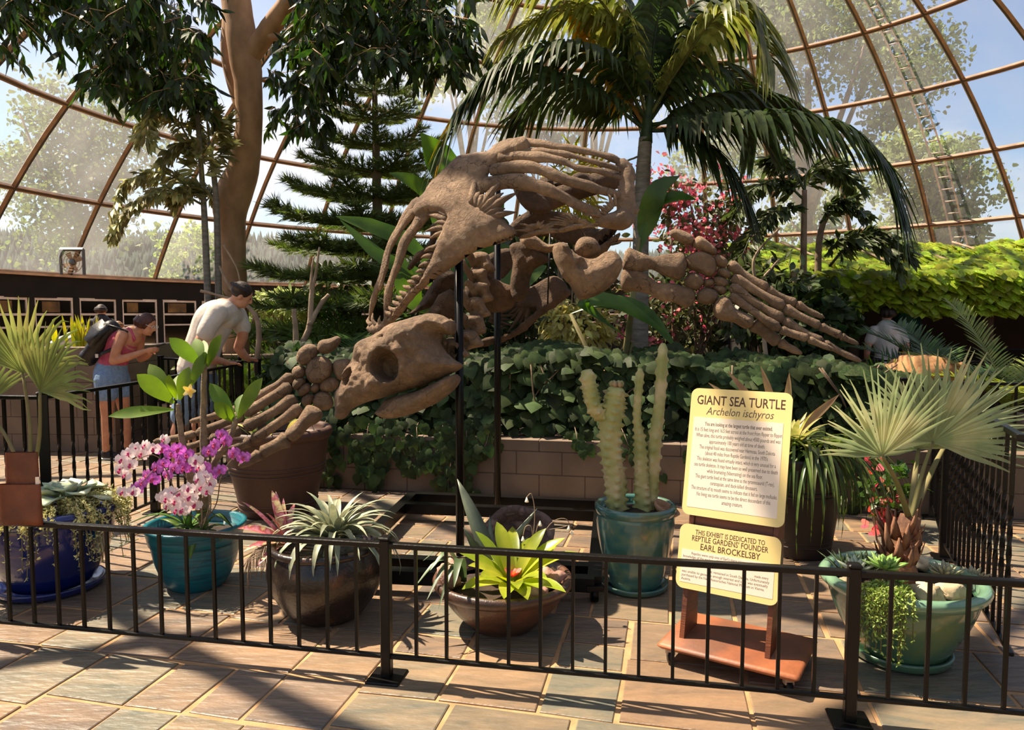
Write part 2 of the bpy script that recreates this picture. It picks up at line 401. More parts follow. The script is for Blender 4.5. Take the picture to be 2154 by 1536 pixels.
# ladder lying on the outside of the dome
m_ladder = mat('ladder_metal', '#b5a08c', '#8c7660', 5, .5, metal=.3)
lad = thing('roof_ladder', 'pale metal ladder lying up the outside of the glass dome', 'ladder', dpt(51.6, 2.7, .2))
for a in (50.9, 52.5): part(lad, 'rail', B().tube([dpt(a, z, .22) for z in np.linspace(2.7, 11.2, 24)], .03, 6), m_ladder)
acc = 0
zz = 2.9
while zz < 11.1:
    part(lad, 'rung', B().tube([dpt(50.9, zz, .22), dpt(52.5, zz, .22)], .022, 6), m_ladder)
    zz += .36 * math.sqrt(max(1 - ((zz - DZ) / DR) ** 2, .05)) * 1.25
# ================================================================ outer wall under the dome
m_black = mat('black_fascia', '#0b0908', '#12100d', 2, .6, spec=.2)
m_white = mat('white_frame', '#cfc8bf', '#b9b0a6', 4, .5)
m_dglass = mat('display_glass', '#0d0c0a', '#17140f', 3, .08, spec=.6)
m_terr = mat('terrarium', '#3a2a16', '#8a6a30', 2.2, .7, lo=.4, hi=.75)
m_ledge = mat('sill', '#b99b7c', '#9a7f64', 3, .6)
def chord(a0, a1, r0, r1, z0, z1):
    b = B(); vs = []
    for z in (z0, z1):
        for a, r in ((a0, r0), (a1, r0), (a1, r1), (a0, r1)):
            t = R_(a); vs.append((DC.x + r * math.sin(t), DC.y + r * math.cos(t), z))
    return b.add(vs, [(3, 2, 1, 0), (4, 5, 6, 7), (0, 1, 5, 4), (1, 2, 6, 5), (2, 3, 7, 6), (3, 0, 4, 7)])
fas = B(); sill = B(); low = B(); back = B()
wn_ = 0
secs = [AZ0 + 10 * k for k in range(-18, 18)]
for a in secs:
    if abs(((a + 5 - 190) + 180) % 360 - 180) < 16: continue
    f_ = chord(a, a + 10, 16.0, 16.35, 2.02, 2.6); fas.add(f_.v, f_.f)
    f_ = chord(a, a + 10, 15.9, 16.4, 2.6, 2.66); sill.add(f_.v, f_.f)
    f_ = chord(a, a + 10, 16.05, 16.3, 0, .55); low.add(f_.v, f_.f)
    f_ = chord(a, a + 10, 16.9, 17.0, 0, 2.05); back.add(f_.v, f_.f)
struct('wall_outer', low, m_black); struct('trim_1', fas, m_black); struct('trim_2', sill, m_ledge); struct('wall_display_back', back, m_black)
for a in secs:
    if not (-115 < a < 12): continue
    for q in range(2):
        a0 = a + 5 * q; wn_ += 1
        fr = B()
        for z0, z1 in ((1.96, 2.04), (1.55, 1.61), (1.22, 1.27), (.55, .6)):
            f_ = chord(a0 + .35, a0 + 4.65, 15.97, 16.05, z0, z1); fr.add(f_.v, f_.f)
        for b0 in (a0 + .35, a0 + 4.45):
            f_ = chord(b0, b0 + .2, 15.97, 16.05, .55, 2.0); fr.add(f_.v, f_.f)
        w = struct('window_%d' % wn_, fr, m_white)
        part(w, 'pier', chord(a0 - .35, a0 + .35, 15.95, 16.3, .5, 2.03), m_black, False)
        for z0, z1 in ((.6, 1.22), (1.27, 1.55), (1.61, 1.96)): part(w, 'pane', chord(a0 + .5, a0 + 4.5, 16.0, 16.02, z0, z1), m_dglass, False)
        if rng.random() < .75:
            t0 = a0 + rnd(.7, 1.4)
            part(w, 'terrarium', chord(t0, t0 + rnd(1.2, 2.4), 15.985, 16.0, 1.64, 1.93), m_terr, False)
# ================================================================ outside: ground, hills, trees
m_grass = mat('lawn', '#5d6b33', '#7a8444', .4, .9)
m_hill = mat('hill_forest', '#2a332d', '#3a453c', .05, .98, spec=.05)
bm_ = B(); bm_.lathe([(620, -1.2), (620, -.6)], (0, 60, 0), 48); struct('ground_outside', bm_, m_grass)
hv = []; hf = []; nA, nR = 90, 10
def hill_h(az, t):
    base = 9 + 7 * math.sin(az * 1.7 + 2.2) + 5 * mnoise.noise(Vector((az * 4, t * 2, 1.3))) + 3 * mnoise.noise(Vector((az * 13, t * 5, 4)))
    return -2 + (base + 5) * 2.1 * math.sin(min(1, t * 1.05) * math.pi / 2)
for i in range(nR + 1):
    for j in range(nA + 1):
        az = R_(-75 + 150 * j / nA); t = i / nR; r = 300 + 260 * t; hv.append((r * math.sin(az), r * math.cos(az), hill_h(az, t)))
for i in range(nR):
    for j in range(nA): a = i * (nA + 1) + j; hf.append((a, a + nA + 1, a + nA + 2, a + 1))
hills = struct('hills', B().add(hv, hf), m_hill, True)
m_pine = mat('far_pine', '#26302c', '#35413a', .3, .98, var=.25, spec=.05)
cone = ([(0, 0, 1)] + [(.17 * math.cos(k * 1.2566), .17 * math.sin(k * 1.2566), .12) for k in range(5)] + [(0, 0, -.1)], [(0, k + 1, (k + 1) % 5 + 1) for k in range(5)] + [(6, (k + 1) % 5 + 1, k + 1) for k in range(5)])
ms_ = []
for i in range(9000):
    az = R_(rnd(-50, 50)); t = rng.random() ** .8; r = 300 + 260 * t; h = rnd(5, 9.5)
    ms_.append(Matrix.Translation((r * math.sin(az), r * math.cos(az), hill_h(az, t) - .5)) @ Matrix.Diagonal((h * 1.1, h * 1.1, h, 1)))
mass(hills, 'pine_forest', cone, ms_, m_pine)
m_bark = mat('bark', '#5b4a3a', '#7a6753', 6, .9, .5, 30)
def out_tree(label, px, py, Y, rpx, n, c1, c2, leaf=.26, squash=1.0, group='trees outside the dome'):
    c = P(px, py, Y); r = rpx * mpp(Y)
    t = thing('tree', label, 'tree', (c.x, c.y, -.6), group)
    part(t, 'trunk', B().tube([(c.x, c.y, -.6), (c.x + .2, c.y, c.z * .4), (c.x, c.y, c.z)], [r * .05, r * .04, r * .02], 8), m_bark)
    for k in range(5):
        a = k * 1.26 + rnd(0, .5); part(t, 'branch', B().tube([(c.x + .1, c.y, c.z * .45 + .1 * k), (c.x + math.cos(a) * r * .5, c.y + math.sin(a) * r * .5, c.z + rnd(-.2, .5) * r)], [r * .03, r * .01], 6), m_bark)
    bl = [(Vector((c.x, c.y, c.z)) + Vector((rnd(-1, 1) * r * .75, rnd(-.7, .7) * r * .75, rnd(-.8, .8) * r * squash)), r * rnd(.2, .38)) for _ in range(34)]
    ms = []
    for i in range(n):
        p, q = bl[int(rng.integers(len(bl)))]; d = rv().normalized(); s = leaf * Y / 36 * rnd(.6, 1.3)
        ms.append(basis(p + d * q * rnd(.5, 1.1), rv() + Vector((0, 0, -.6)), d + rv(.6), s))
    mass(t, 'foliage', ([(-.3, .1, 0), (0, 0, 0), (.32, .12, .05), (.25, .7, 0), (0, 1, -.06), (-.25, .65, .05)], [(0, 1, 2, 3, 4, 5)]), ms,
         mat(c1 + c2, c1, c2, .5, .7, transl=.35, var=.35))
out_tree('large hazy green tree leaning against the dome behind the fan ledge', 150, 350, 27, 190, 8500, '#4c5a30', '#6d7a45', .26)
out_tree('low bright shrubby tree outside the panes beside the smooth trunk', 420, 560, 36, 90, 1800, '#6f7f3c', '#8e9c55')
out_tree('pale tree showing through the panes over the pine top', 985, 90, 60, 150, 4200, '#66743f', '#8c965f')
out_tree('small dark tree through the dome between pine and palm', 1120, 250, 47, 110, 2600, '#39442e', '#58654a')
out_tree('tall spreading cottonwood behind the roof ladder', 1700, 150, 39, 300, 24000, '#4f5c36', '#7c8758', .25)
out_tree('rounded leafy tree beyond the ladder foot and vine roof', 1965, 415, 28, 135, 8000, '#66733f', '#8b9762')
out_tree('broad low tree seen between the thin fishtail stems', 1730, 450, 56, 150, 3600, '#6e7a4a', '#929c6d')
out_tree('hazy tree behind the yellowed palm frond', 1250, 60, 82, 200, 3600, '#6d7752', '#99a080')
# ================================================================ planters of painted concrete block
m_block = mat('painted_block', '#7d6a58', '#6c5b4b', 3, .75, .35, 120, bdist=.004)
m_joint = mat('block_joint', '#5d4e41', rough=.9)
m_soil = mat('soil', '#3b2b1e', '#251a12', 14, .95, .8, 30)
def block_run(root, p0, p1, h, z0=0.0, th=.2, cap=False):
    p0, p1 = Vector((p0[0], p0[1], 0)), Vector((p1[0], p1[1], 0)); d = p1 - p0; Lw = d.length; u = d.normalized(); rz = math.atan2(u.y, u.x); mid = (p0 + p1) / 2
    part(root, 'mortar_core', B().box((mid.x, mid.y, z0 + h / 2 - .004), (Lw - .01, th - .012, h - .008), rz), m_joint, False)
    z = z0; row = 0; BL, BH = .4, .203
    while z < z0 + h - .02:
        hh = min(BH, z0 + h - z); s = -(row % 2) * BL / 2
        while s < Lw - .01:
            a, b_ = max(s, 0), min(s + BL, Lw)
            if b_ - a > .03:
                c = p0 + u * ((a + b_) / 2)
                part(root, 'block', B().box((c.x, c.y, z + hh / 2), (b_ - a - .006, th, hh - .006), rz, .004), m_block, False)
            s += BL
        z += BH; row += 1
def soil(root, poly, z, amp=.06):
    c = sum((Vector((*q, 0)) for q in poly), Vector()) / len(poly); vs = []; fs = []; n = len(poly); K = 6
    ring_pts = []
    for i in range(n):
        a, b_ = Vector((*poly[i], 0)), Vector((*poly[(i + 1) % n], 0))
        for k in range(4): ring_pts.append(a + (b_ - a) * (k / 4))
    m = len(ring_pts)
    for k in range(K):
        for q in ring_pts:
            p = q + (c - q) * (k / K); vs.append((p.x, p.y, z + (amp * (mnoise.noise(p * 1.7) + .4) if k else 0)))
    vs.append((c.x, c.y, z + amp)); 
    for k in range(K - 1):
        for i in range(m): fs.append((k * m + i, k * m + (i + 1) % m, (k + 1) * m + (i + 1) % m, (k + 1) * m + i))
    for i in range(m): fs.append(((K - 1) * m + i, (K - 1) * m + (i + 1) % m, K * m))
    part(root, 'soil', B().add(vs, fs), m_soil)
CA, CB = (-2.5, 6.93), (5.3, 5.48)
pl = thing('block_planter', 'long low planter of tan painted blocks behind the skeleton stand', 'planter', (*CA, 0))
block_run(pl, CA, CB, .51); block_run(pl, (-2.42, 7.05), (-1.5, 11.1), .51)
soil(pl, [(-2.4, 7.02), (5.3, 5.58), (5.6, 8.6), (3.4, 9.4), (3.2, 14), (-1.3, 14.5)], .44)
pt = thing('block_planter', 'tall tan block planter wall behind the woman with the backpack', 'planter', (-7.5, 8.6, 0))
block_run(pt, (-8.2, 8.75), (-4.55, 8.5), 1.22); block_run(pt, (-4.6, 8.62), (-4.5, 11.2), 1.22); soil(pt, [(-8.2, 8.85), (-4.6, 8.6), (-4.5, 11.2), (-8.2, 11.2)], 1.14)
ps = thing('block_planter', 'waist-low block planter with a pale ledge and bright green leaves', 'planter', (-4.4, 8.9, 0))
block_run(ps, (-4.28, 8.93), (-2.75, 8.2), .46); soil(ps, [(-4.25, 9.03), (-2.75, 8.3), (-2.4, 11), (-4.2, 11.1)], .42)
d_ = Vector((1.63, -.75, 0)); part(ps, 'ledge', B().box((-3.565, 8.575, .485), (1.82, .26, .05), math.atan2(d_.y, d_.x), .008), m_ledge, False)
pf = thing('block_planter', 'far raised planter that the smooth-barked tree grows in', 'planter', (-5.4, 11.4, 0))
block_run(pf, (-5.6, 11.5), (-2.0, 11.3), .92); soil(pf, [(-5.6, 11.6), (-2.0, 11.4), (-1.2, 14.6), (-5.6, 14.6)], .88)
part(pf, 'ledge', B().box((-3.8, 11.36, .945), (3.7, .3, .05), math.atan2(-.2, 3.6), .008), m_ledge, False)
# ================================================================ giant sea turtle skeleton
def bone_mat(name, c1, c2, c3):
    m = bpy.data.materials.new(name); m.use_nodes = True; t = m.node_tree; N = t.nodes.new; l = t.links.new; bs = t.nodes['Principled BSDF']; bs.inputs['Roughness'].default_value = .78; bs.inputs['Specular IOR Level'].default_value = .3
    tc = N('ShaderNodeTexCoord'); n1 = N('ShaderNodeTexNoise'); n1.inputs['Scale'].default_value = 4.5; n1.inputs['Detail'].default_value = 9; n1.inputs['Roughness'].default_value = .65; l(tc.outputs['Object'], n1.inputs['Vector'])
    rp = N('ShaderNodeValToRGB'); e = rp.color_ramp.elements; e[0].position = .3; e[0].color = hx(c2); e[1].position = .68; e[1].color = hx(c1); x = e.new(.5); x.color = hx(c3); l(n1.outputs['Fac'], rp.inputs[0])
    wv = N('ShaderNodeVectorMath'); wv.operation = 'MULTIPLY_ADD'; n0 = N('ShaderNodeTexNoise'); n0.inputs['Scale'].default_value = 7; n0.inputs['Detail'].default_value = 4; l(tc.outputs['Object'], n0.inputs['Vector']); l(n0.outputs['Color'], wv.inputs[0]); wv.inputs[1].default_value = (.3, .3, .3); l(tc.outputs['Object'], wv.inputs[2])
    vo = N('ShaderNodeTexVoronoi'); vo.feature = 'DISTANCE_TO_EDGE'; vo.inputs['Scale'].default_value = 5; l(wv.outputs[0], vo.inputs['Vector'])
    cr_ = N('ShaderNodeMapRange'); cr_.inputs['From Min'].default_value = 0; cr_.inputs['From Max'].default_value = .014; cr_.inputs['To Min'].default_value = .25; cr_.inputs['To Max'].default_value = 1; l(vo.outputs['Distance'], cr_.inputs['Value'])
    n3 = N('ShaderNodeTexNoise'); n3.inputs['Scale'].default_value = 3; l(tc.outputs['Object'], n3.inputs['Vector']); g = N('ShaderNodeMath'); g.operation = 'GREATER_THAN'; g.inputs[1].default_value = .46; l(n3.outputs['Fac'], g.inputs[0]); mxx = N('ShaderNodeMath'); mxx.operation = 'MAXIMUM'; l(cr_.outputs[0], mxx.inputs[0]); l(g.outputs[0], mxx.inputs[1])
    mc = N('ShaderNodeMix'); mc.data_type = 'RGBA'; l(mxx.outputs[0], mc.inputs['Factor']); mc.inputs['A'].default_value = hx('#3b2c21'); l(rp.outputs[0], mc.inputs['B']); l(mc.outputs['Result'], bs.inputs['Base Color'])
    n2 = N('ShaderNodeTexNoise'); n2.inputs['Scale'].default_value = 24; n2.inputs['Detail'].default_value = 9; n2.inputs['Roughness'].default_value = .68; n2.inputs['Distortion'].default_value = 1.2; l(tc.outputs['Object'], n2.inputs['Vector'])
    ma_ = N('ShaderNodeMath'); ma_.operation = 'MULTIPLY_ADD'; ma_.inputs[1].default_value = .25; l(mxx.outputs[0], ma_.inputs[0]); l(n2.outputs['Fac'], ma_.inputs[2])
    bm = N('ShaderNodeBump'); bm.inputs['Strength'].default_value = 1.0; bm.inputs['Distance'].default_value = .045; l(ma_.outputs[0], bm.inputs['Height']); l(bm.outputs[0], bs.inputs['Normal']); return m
m_bone = bone_mat('bone', '#b5977a', '#74604d', '#957a62'); m_bone_shade = bone_mat('bone_shaded', '#7d6048', '#4d3b2d', '#664f3c')  # second one is the same bone with the shell's shade put into its colour
SK0 = P(965, 1200, 4.62); SK0.z = 0
sk = thing('turtle_skeleton', 'giant brown fossil sea turtle skeleton with spread flippers on black poles', 'skeleton', (0.0, 5.0, 0.0))
# surfaces that outlines lie on ------------------------------------------------
EC = P(1080, 560, 5.2); TH = R_(38)
E1 = Vector((math.cos(TH), 0, math.sin(TH))); E2 = Vector((-math.sin(TH), 0, math.cos(TH))); E3 = Vector((0, 1, 0))
ER = (1.10, .84, .85)
def ellhit(px, py, back=False):
    o = Vector((0, 0, HC)) - EC; d = ray(px, py)
    oo = Vector((o.dot(E1) / ER[0], o.dot(E2) / ER[1], o.dot(E3) / ER[2])); dd = Vector((d.dot(E1) / ER[0], d.dot(E2) / ER[1], d.dot(E3) / ER[2]))
    a = dd.dot(dd); b = oo.dot(dd); c = oo.dot(oo) - 1; D = b * b - a * c
    t = (-b + (1 if back else -1) * math.sqrt(max(D, 0))) / a
    p = Vector((0, 0, HC)) + d * t; q = p - EC
    n = E1 * (q.dot(E1) / ER[0] ** 2) + E2 * (q.dot(E2) / ER[1] ** 2) + E3 * (q.dot(E3) / ER[2] ** 2)
    n.normalize(); return p, n
S_F = lambda px, py: ellhit(px, py)
def S_B(px, py): p, n = ellhit(px, py, True); return p, n
def plane(px, py, Y, n=(0, -1, 0)):
    p0 = P(px, py, Y); n = Vector(n).normalized()
    def f(x, y):
        d = ray(x, y); t = (p0 - Vector((0, 0, HC))).dot(n) / d.dot(n); return Vector((0, 0, HC)) + d * t, n
    return f
def cv1(pts): return [(680 + x / 2.478, 280 + y / 2.478) for x, y in pts]        # measured in enlarged views
def cv2(pts): return [(1080 + x / 2.7615, 460 + y / 2.7615) for x, y in pts]
def cv3(pts): return [(300 + x / 2.9917, 640 + y / 2.9917) for x, y in pts]
def cvs(pts): return [(700 + x / 3.697, 640 + y / 3.697) for x, y in pts]
def cvi(pts): return [(960 + x / 3.41, 500 + y / 3.41) for x, y in pts]
def cv8(pts): return [(1020 + x / 4.05, 320 + y / 4.05) for x, y in pts]
def smooth_closed(pts, k=3):
    p = np.array(pts, float); n = len(p); out = []
    for i in range(n):
        a, b, c, d = p[(i - 1) % n], p[i], p[(i + 1) % n], p[(i + 2) % n]
        for s in range(k):
            t = s / k; out.append(tuple(.5 * (2 * b + (c - a) * t + (2 * a - 5 * b + 4 * c - d) * t * t + (3 * b - a - 3 * c + d) * t ** 3)))
    return out
def inflate(outline, surf, Wm, Dpx, step=7.0, dents=(), amp=.01, nf=9.0, sm=3, pw=.5, bulge=None, amp2=0.0):
    """solid bone from a side outline: rounded thickness growing from the rim inwards"""
    o = smooth_closed(outline, sm) if sm > 1 else [tuple(q) for q in outline]
    o = np.array(o); n = len(o); nx = np.roll(o, -1, 0); seg = nx - o; L2 = (seg ** 2).sum(1) + 1e-9
    mn, mx_ = o.min(0), o.max(0); gx, gy = np.meshgrid(np.arange(mn[0], mx_[0], step), np.arange(mn[1], mx_[1], step * .9))
    gx[::2] += step / 2; q = np.stack([gx.ravel(), gy.ravel()], 1)
    def edge_d(q):
        t = np.clip(((q[:, None] - o[None]) * seg[None]).sum(2) / L2[None], 0, 1); return np.sqrt((((o[None] + seg[None] * t[..., None]) - q[:, None]) ** 2).sum(2)).min(1)
    x, y = q[:, 0:1], q[:, 1:2]
    cr_ = ((o[None, :, 1] > y) != (nx[None, :, 1] > y)) & (x < (nx[None, :, 0] - o[None, :, 0]) * (y - o[None, :, 1]) / (nx[None, :, 1] - o[None, :, 1] + 1e-12) + o[None, :, 0])
    ins = cr_.sum(1) % 2 == 1; q = q[ins]; dq = edge_d(q) if len(q) else np.zeros(0); k = dq > step * .45; q = q[k]
    pts = [Vector(p) for p in o] + [Vector(p) for p in q]
    vs, _, fs, ov, _, _ = mgeo.delaunay_2d_cdt(pts, [(i, (i + 1) % n) for i in range(n)], [list(range(n))], 1, 1e-4)
    P2 = np.array([tuple(v) for v in vs]); ed = edge_d(P2); m = len(P2)
    bd = ed < .05
    fr, bk = [], []
    for i in range(m):
        px, py = P2[i]; p, nn = surf(px, py); s = 1 - min(ed[i] / Dpx, 1); prof = max(0.0, 1 - s * s) ** pw
        w = Wm * prof * (bulge(px, py) if bulge else 1)
        dn = 0.0
        for (cx, cy, rx, ry, ro, dep) in dents:
            ax, ay = px - cx, py - cy; c, s_ = math.cos(ro), math.sin(ro); u_, v_ = (ax * c + ay * s_) / rx, (-ax * s_ + ay * c) / ry
            r2 = math.sqrt(u_ * u_ + v_ * v_)
            if r2 < 1.25: dn = max(dn, dep * min(1, max(0, (1.12 - r2) / .28)) * (1 if dep > 0 else 1))
        nzv = amp * mnoise.fractal(p * nf, 1.0, 2.0, 4) + (amp2 * mnoise.noise(p * 3.1) if amp2 else 0)
        if bd[i]: fr.append(p); bk.append(None)
        else: fr.append(p + nn * (w - dn + nzv)); bk.append(p - nn * (w - min(dn, w * .9) + nzv * .6))
    idx = {}; V_ = list(fr)
    for i in range(m):
        if bk[i] is not None: idx[i] = len(V_); V_.append(bk[i])
        else: idx[i] = i
    F = []
    sp, sn = surf(*P2.mean(0))
    for f in fs:
        a, b, c = [V_[j] for j in f[:3]]
        if (b - a).cross(c - a).dot(sn) < 0: f = list(reversed(f))
        F.append(tuple(f)); F.append(tuple(idx[j] for j in reversed(f)))
    return B().add(V_, F)
def spath(pts, surf, n, off=0.0):
    q = cr(pts, n); out = []
    for a in q: p, nn = surf(a[0], a[1]); out.append(p + nn * off)
    return out
def bone(pts, rad, surf, n=18, sides=12, flat=.8, amp=.012, off=0.0):
    path = spath(pts, surf, n, off); r = np.interp(np.linspace(0, 1, n), np.linspace(0, 1, len(rad)), rad)
    r = list(r); r[0] *= .55; r[-1] *= .55; path[0] = path[0] + (path[0] - path[1]) * .1; path[-1] = path[-1] + (path[-1] - path[-2]) * .1
    nn = surf(*pts[len(pts) // 2])[1]
    return B().tube(path, r, sides, flat=flat, up=nn, bump=amp, bf=9)
def spikes(b, roots, tips, surf, w0, surf2=None, lift=.02):
    for a, t in zip(roots, tips):
        p0 = surf(*a)[0]; p1, n1 = (surf2 or surf)(*t); mid = (p0 + p1) / 2 + n1 * lift; b.tube(cr([p0, mid, p1 + n1 * .004], 6), np.linspace(w0 * 1.45, .004, 6), 6, flat=.7, bump=.003, bf=20)
def fan(c, a0, a1, r0, r1, n, jit=.28):
    ro, ti = [], []
    for i in range(n):
        a = R_(a0 + (a1 - a0) * (i + .5) / n); k = 1 + rnd(-jit, jit)
        ro.append((c[0] + r0 * math.cos(a), c[1] - r0 * math.sin(a))); ti.append((c[0] + r1 * k * math.cos(a), c[1] - r1 * k * math.sin(a)))
    return ro, ti
# ---- carapace ---------------------------------------------------------------
shell_o = cv1([(470, 400), (540, 300), (600, 245), (655, 195), (700, 140), (780, 112), (850, 95), (900, 62), (960, 42), (1060, 40), (1080, 75), (1030, 105), (920, 138), (890, 170), (868, 205), (860, 230), (900, 255), (905, 285), (840, 305), (830, 335),
               (790, 345), (810, 380), (840, 385), (870, 420), (930, 440), (960, 470), (1000, 500), (1010, 530), (960, 562), (880, 588), (800, 612), (740, 650), (690, 690), (630, 728), (580, 762), (520, 815), (470, 860), (420, 925), (370, 985), (300, 1020), (252, 1015),
               (300, 985), (350, 955), (400, 890), (450, 815), (510, 770), (550, 700), (585, 630), (610, 560), (632, 500), (648, 470), (640, 440), (600, 425), (560, 425), (530, 440), (500, 450), (480, 430)])
b = inflate(shell_o, S_F, .05, 16, 6.0, amp=.022, nf=5, sm=2, amp2=.03)
rt, tp = fan(cv1([(760, 480)])[0], -8, 84, 40, 98, 10); spikes(b, rt, tp, S_F, .04, lift=.03)
rt, tp = fan(cv1([(760, 480)])[0], 150, 205, 40, 84, 5); spikes(b, rt, tp, S_F, .03)
rt = cv1([(590, 600), (575, 640), (560, 680), (540, 720), (520, 755), (495, 785), (470, 815), (450, 845), (430, 870), (410, 900), (390, 930), (370, 950)])
tp = cv1([(545, 620), (530, 655), (515, 700), (500, 730), (478, 760), (455, 780), (432, 805), (415, 835), (398, 860), (378, 885), (358, 915), (338, 935)]); tp = [(t[0] + (t[0] - r[0]) * .35, t[1] + (t[1] - r[1]) * .35 - 3) for r, t in zip(rt, tp)]; spikes(b, rt, tp, S_F, .027)
car = part(sk, 'carapace', b, m_bone)
RIBS = [([(960, 60), (1060, 50), (1160, 62), (1300, 85), (1450, 112), (1540, 150), (1585, 200)], [.05, .046, .04, .036, .036, .04]),
        ([(1000, 92), (1150, 96), (1300, 120), (1440, 158), (1565, 195)], [.042, .036, .03, .028, .03]),
        ([(900, 130), (1010, 116), (1130, 126), (1250, 150), (1330, 182), (1450, 202), (1565, 240)], [.055, .05, .044, .036, .03, .028]),
        ([(870, 200), (960, 180), (1050, 176), (1150, 196), (1260, 240), (1380, 276), (1470, 302), (1565, 335)], [.06, .05, .048, .046, .042, .036, .032]),
        ([(830, 280), (930, 255), (1030, 256), (1150, 290), (1270, 345), (1370, 395), (1450, 440)], [.07, .062, .058, .054, .05, .044, .04]),
        ([(500, 345), (430, 440), (372, 540), (332, 640), (300, 760), (268, 850), (250, 920), (242, 1000)], [.06, .05, .044, .042, .042, .036, .032, .026]),
        ([(545, 400), (472, 500), (424, 580), (390, 680), (352, 780), (336, 870), (322, 985)], [.07, .054, .05, .046, .042, .034, .026]),
        ([(478, 400), (410, 490), (350, 600), (318, 720), (290, 820)], [.05, .04, .036, .034, .03])]
for pts, rad in RIBS: part(car, 'rib', bone(cv1(pts), [r * .78 for r in rad], S_F, 30, 12, .62, .014), m_bone)
part(car, 'rib', bone(cv1([(548, 440), (542, 520), (505, 590), (450, 630), (405, 690)]), [.03, .026, .026, .026, .02], lambda x, y: (S_F(x, y)[0] + Vector((0, .35, 0)), S_F(x, y)[1]), 18, 8, .8), m_bone_shade)
# peripheral plates along the rim
b = bone(cv1([(1535, 150), (1580, 195), (1582, 255), (1576, 320), (1580, 385), (1598, 440)]), [.05, .06, .056, .06, .075, .09], S_F, 20, 12, .6)
part(car, 'peripheral_plate', b, m_bone)
b = inflate(cv1([(1420, 440), (1480, 420), (1530, 400), (1550, 350), (1600, 370), (1612, 440), (1600, 482), (1560, 508), (1500, 500), (1440, 488)]), S_F, .055, 14, 6, amp=.018)
rt, tp = fan(cv1([(1530, 450)])[0], 95, 178, 28, 56, 7); spikes(b, rt, tp, S_F, .018)
part(car, 'peripheral_plate', b, m_bone)
for c, w in (((1310, 492), 110), ((1115, 522), 100)):
    cx_, cy_ = cv1([c])[0]
    b = inflate(cv1([(c[0] - w, c[1] + 26), (c[0] - w * .4, c[1] - 12), (c[0] + w * .3, c[1] - 22), (c[0] + w, c[1] - 22), (c[0] + w, c[1] - 2), (c[0] + w * .2, c[1] + 6), (c[0] - w * .5, c[1] + 26)]), S_F, .035, 9, 5, amp=.012)
    rt, tp = fan((cx_, cy_), -2, 176, 9, 39, 15); tp = [(cx_ + (t[0] - cx_) * 1.25, cy_ + (t[1] - cy_) * .62) for t in tp]; spikes(b, rt, tp, S_F, .012, lift=.03)
    part(car, 'peripheral_plate', b, m_bone)
b = B(); rt = cv1([(262, 1005), (285, 1010), (310, 1010), (335, 1000)]); tp = cv1([(238, 960), (262, 940), (300, 950), (340, 950)]); spikes(b, rt, tp, S_F, .02)
b2 = inflate(cv1([(235, 1000), (300, 985), (345, 985), (330, 1040), (270, 1050), (240, 1030)]), S_F, .03, 9, 5); b.add(b2.v, b2.f); part(car, 'peripheral_plate', b, m_bone)
# ---- plastron, seen from inside, its shade painted in as darker bone ------------------------------
pl_o = cvi([(845, 395), (870, 440), (800, 505), (700, 570), (620, 630), (540, 705), (460, 760), (380, 795), (270, 828), (150, 855), (165, 800), (240, 770), (340, 768), (400, 745), (470, 690), (540, 620), (600, 570), (480, 560), (420, 520), (470, 470), (520, 400), (600, 350), (690, 300), (760, 300), (820, 350)])
S_P = lambda x, y: (lambda p, n: (p - n * .12, n))(*S_B(x, y))
b = inflate(pl_o, S_P, .05, 14, 6, amp=.02, sm=2)
rt, tp = fan(cvi([(560, 450)])[0], 165, 262, 26, 92, 10); spikes(b, rt, tp, S_P, .03)
plas = part(sk, 'plastron', b, m_bone_shade)
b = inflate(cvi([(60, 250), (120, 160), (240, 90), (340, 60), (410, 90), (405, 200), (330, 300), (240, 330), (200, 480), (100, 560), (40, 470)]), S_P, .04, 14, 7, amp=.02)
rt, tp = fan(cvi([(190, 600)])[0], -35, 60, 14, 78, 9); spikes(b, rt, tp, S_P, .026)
part(plas, 'plastron_plate', b, m_bone_shade)
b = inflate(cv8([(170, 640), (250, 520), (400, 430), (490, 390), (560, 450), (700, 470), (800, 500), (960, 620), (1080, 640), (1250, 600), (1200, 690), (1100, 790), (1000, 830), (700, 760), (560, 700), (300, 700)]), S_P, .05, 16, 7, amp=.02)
part(plas, 'plastron_plate', b, m_bone_shade)
b = inflate(cvi([(1040, 95), (1130, 40), (1260, -40), (1230, 30), (1190, 60), (1150, 110), (1080, 150), (1000, 170)]), S_P, .04, 10, 6)
rt, tp = fan(cvi([(1150, 60)])[0], 5, 75, 12, 34, 5); spikes(b, rt, tp, S_P, .016); part(plas, 'plastron_plate', b, m_bone)
# shoulder girdle, the shell's shade painted in as darker bone
Sg = plane(1080, 580, 4.9, (-.2, -1, .1))
part(sk, 'scapula', inflate(cvi([(380, 60), (470, 30), (560, 70), (640, 120), (660, 170), (560, 230), (525, 320), (520, 400), (460, 460), (400, 440), (385, 330), (405, 180)]), Sg, .06, 14, 7, amp=.018), m_bone_shade)
part(sk, 'coracoid', bone(cvi([(60, 380), (170, 400), (300, 425), (420, 425)]), [.10, .13, .11, .07], plane(1030, 620, 5.0), 16, 12, .6), m_bone_shade)
part(sk, 'coracoid', inflate(cv1([(440, 950), (500, 890), (600, 740), (690, 730), (700, 880), (640, 900), (560, 910)]), plane(900, 640, 5.0, (.3, -1, 0)), .06, 14, 7, amp=.02), m_bone_shade)
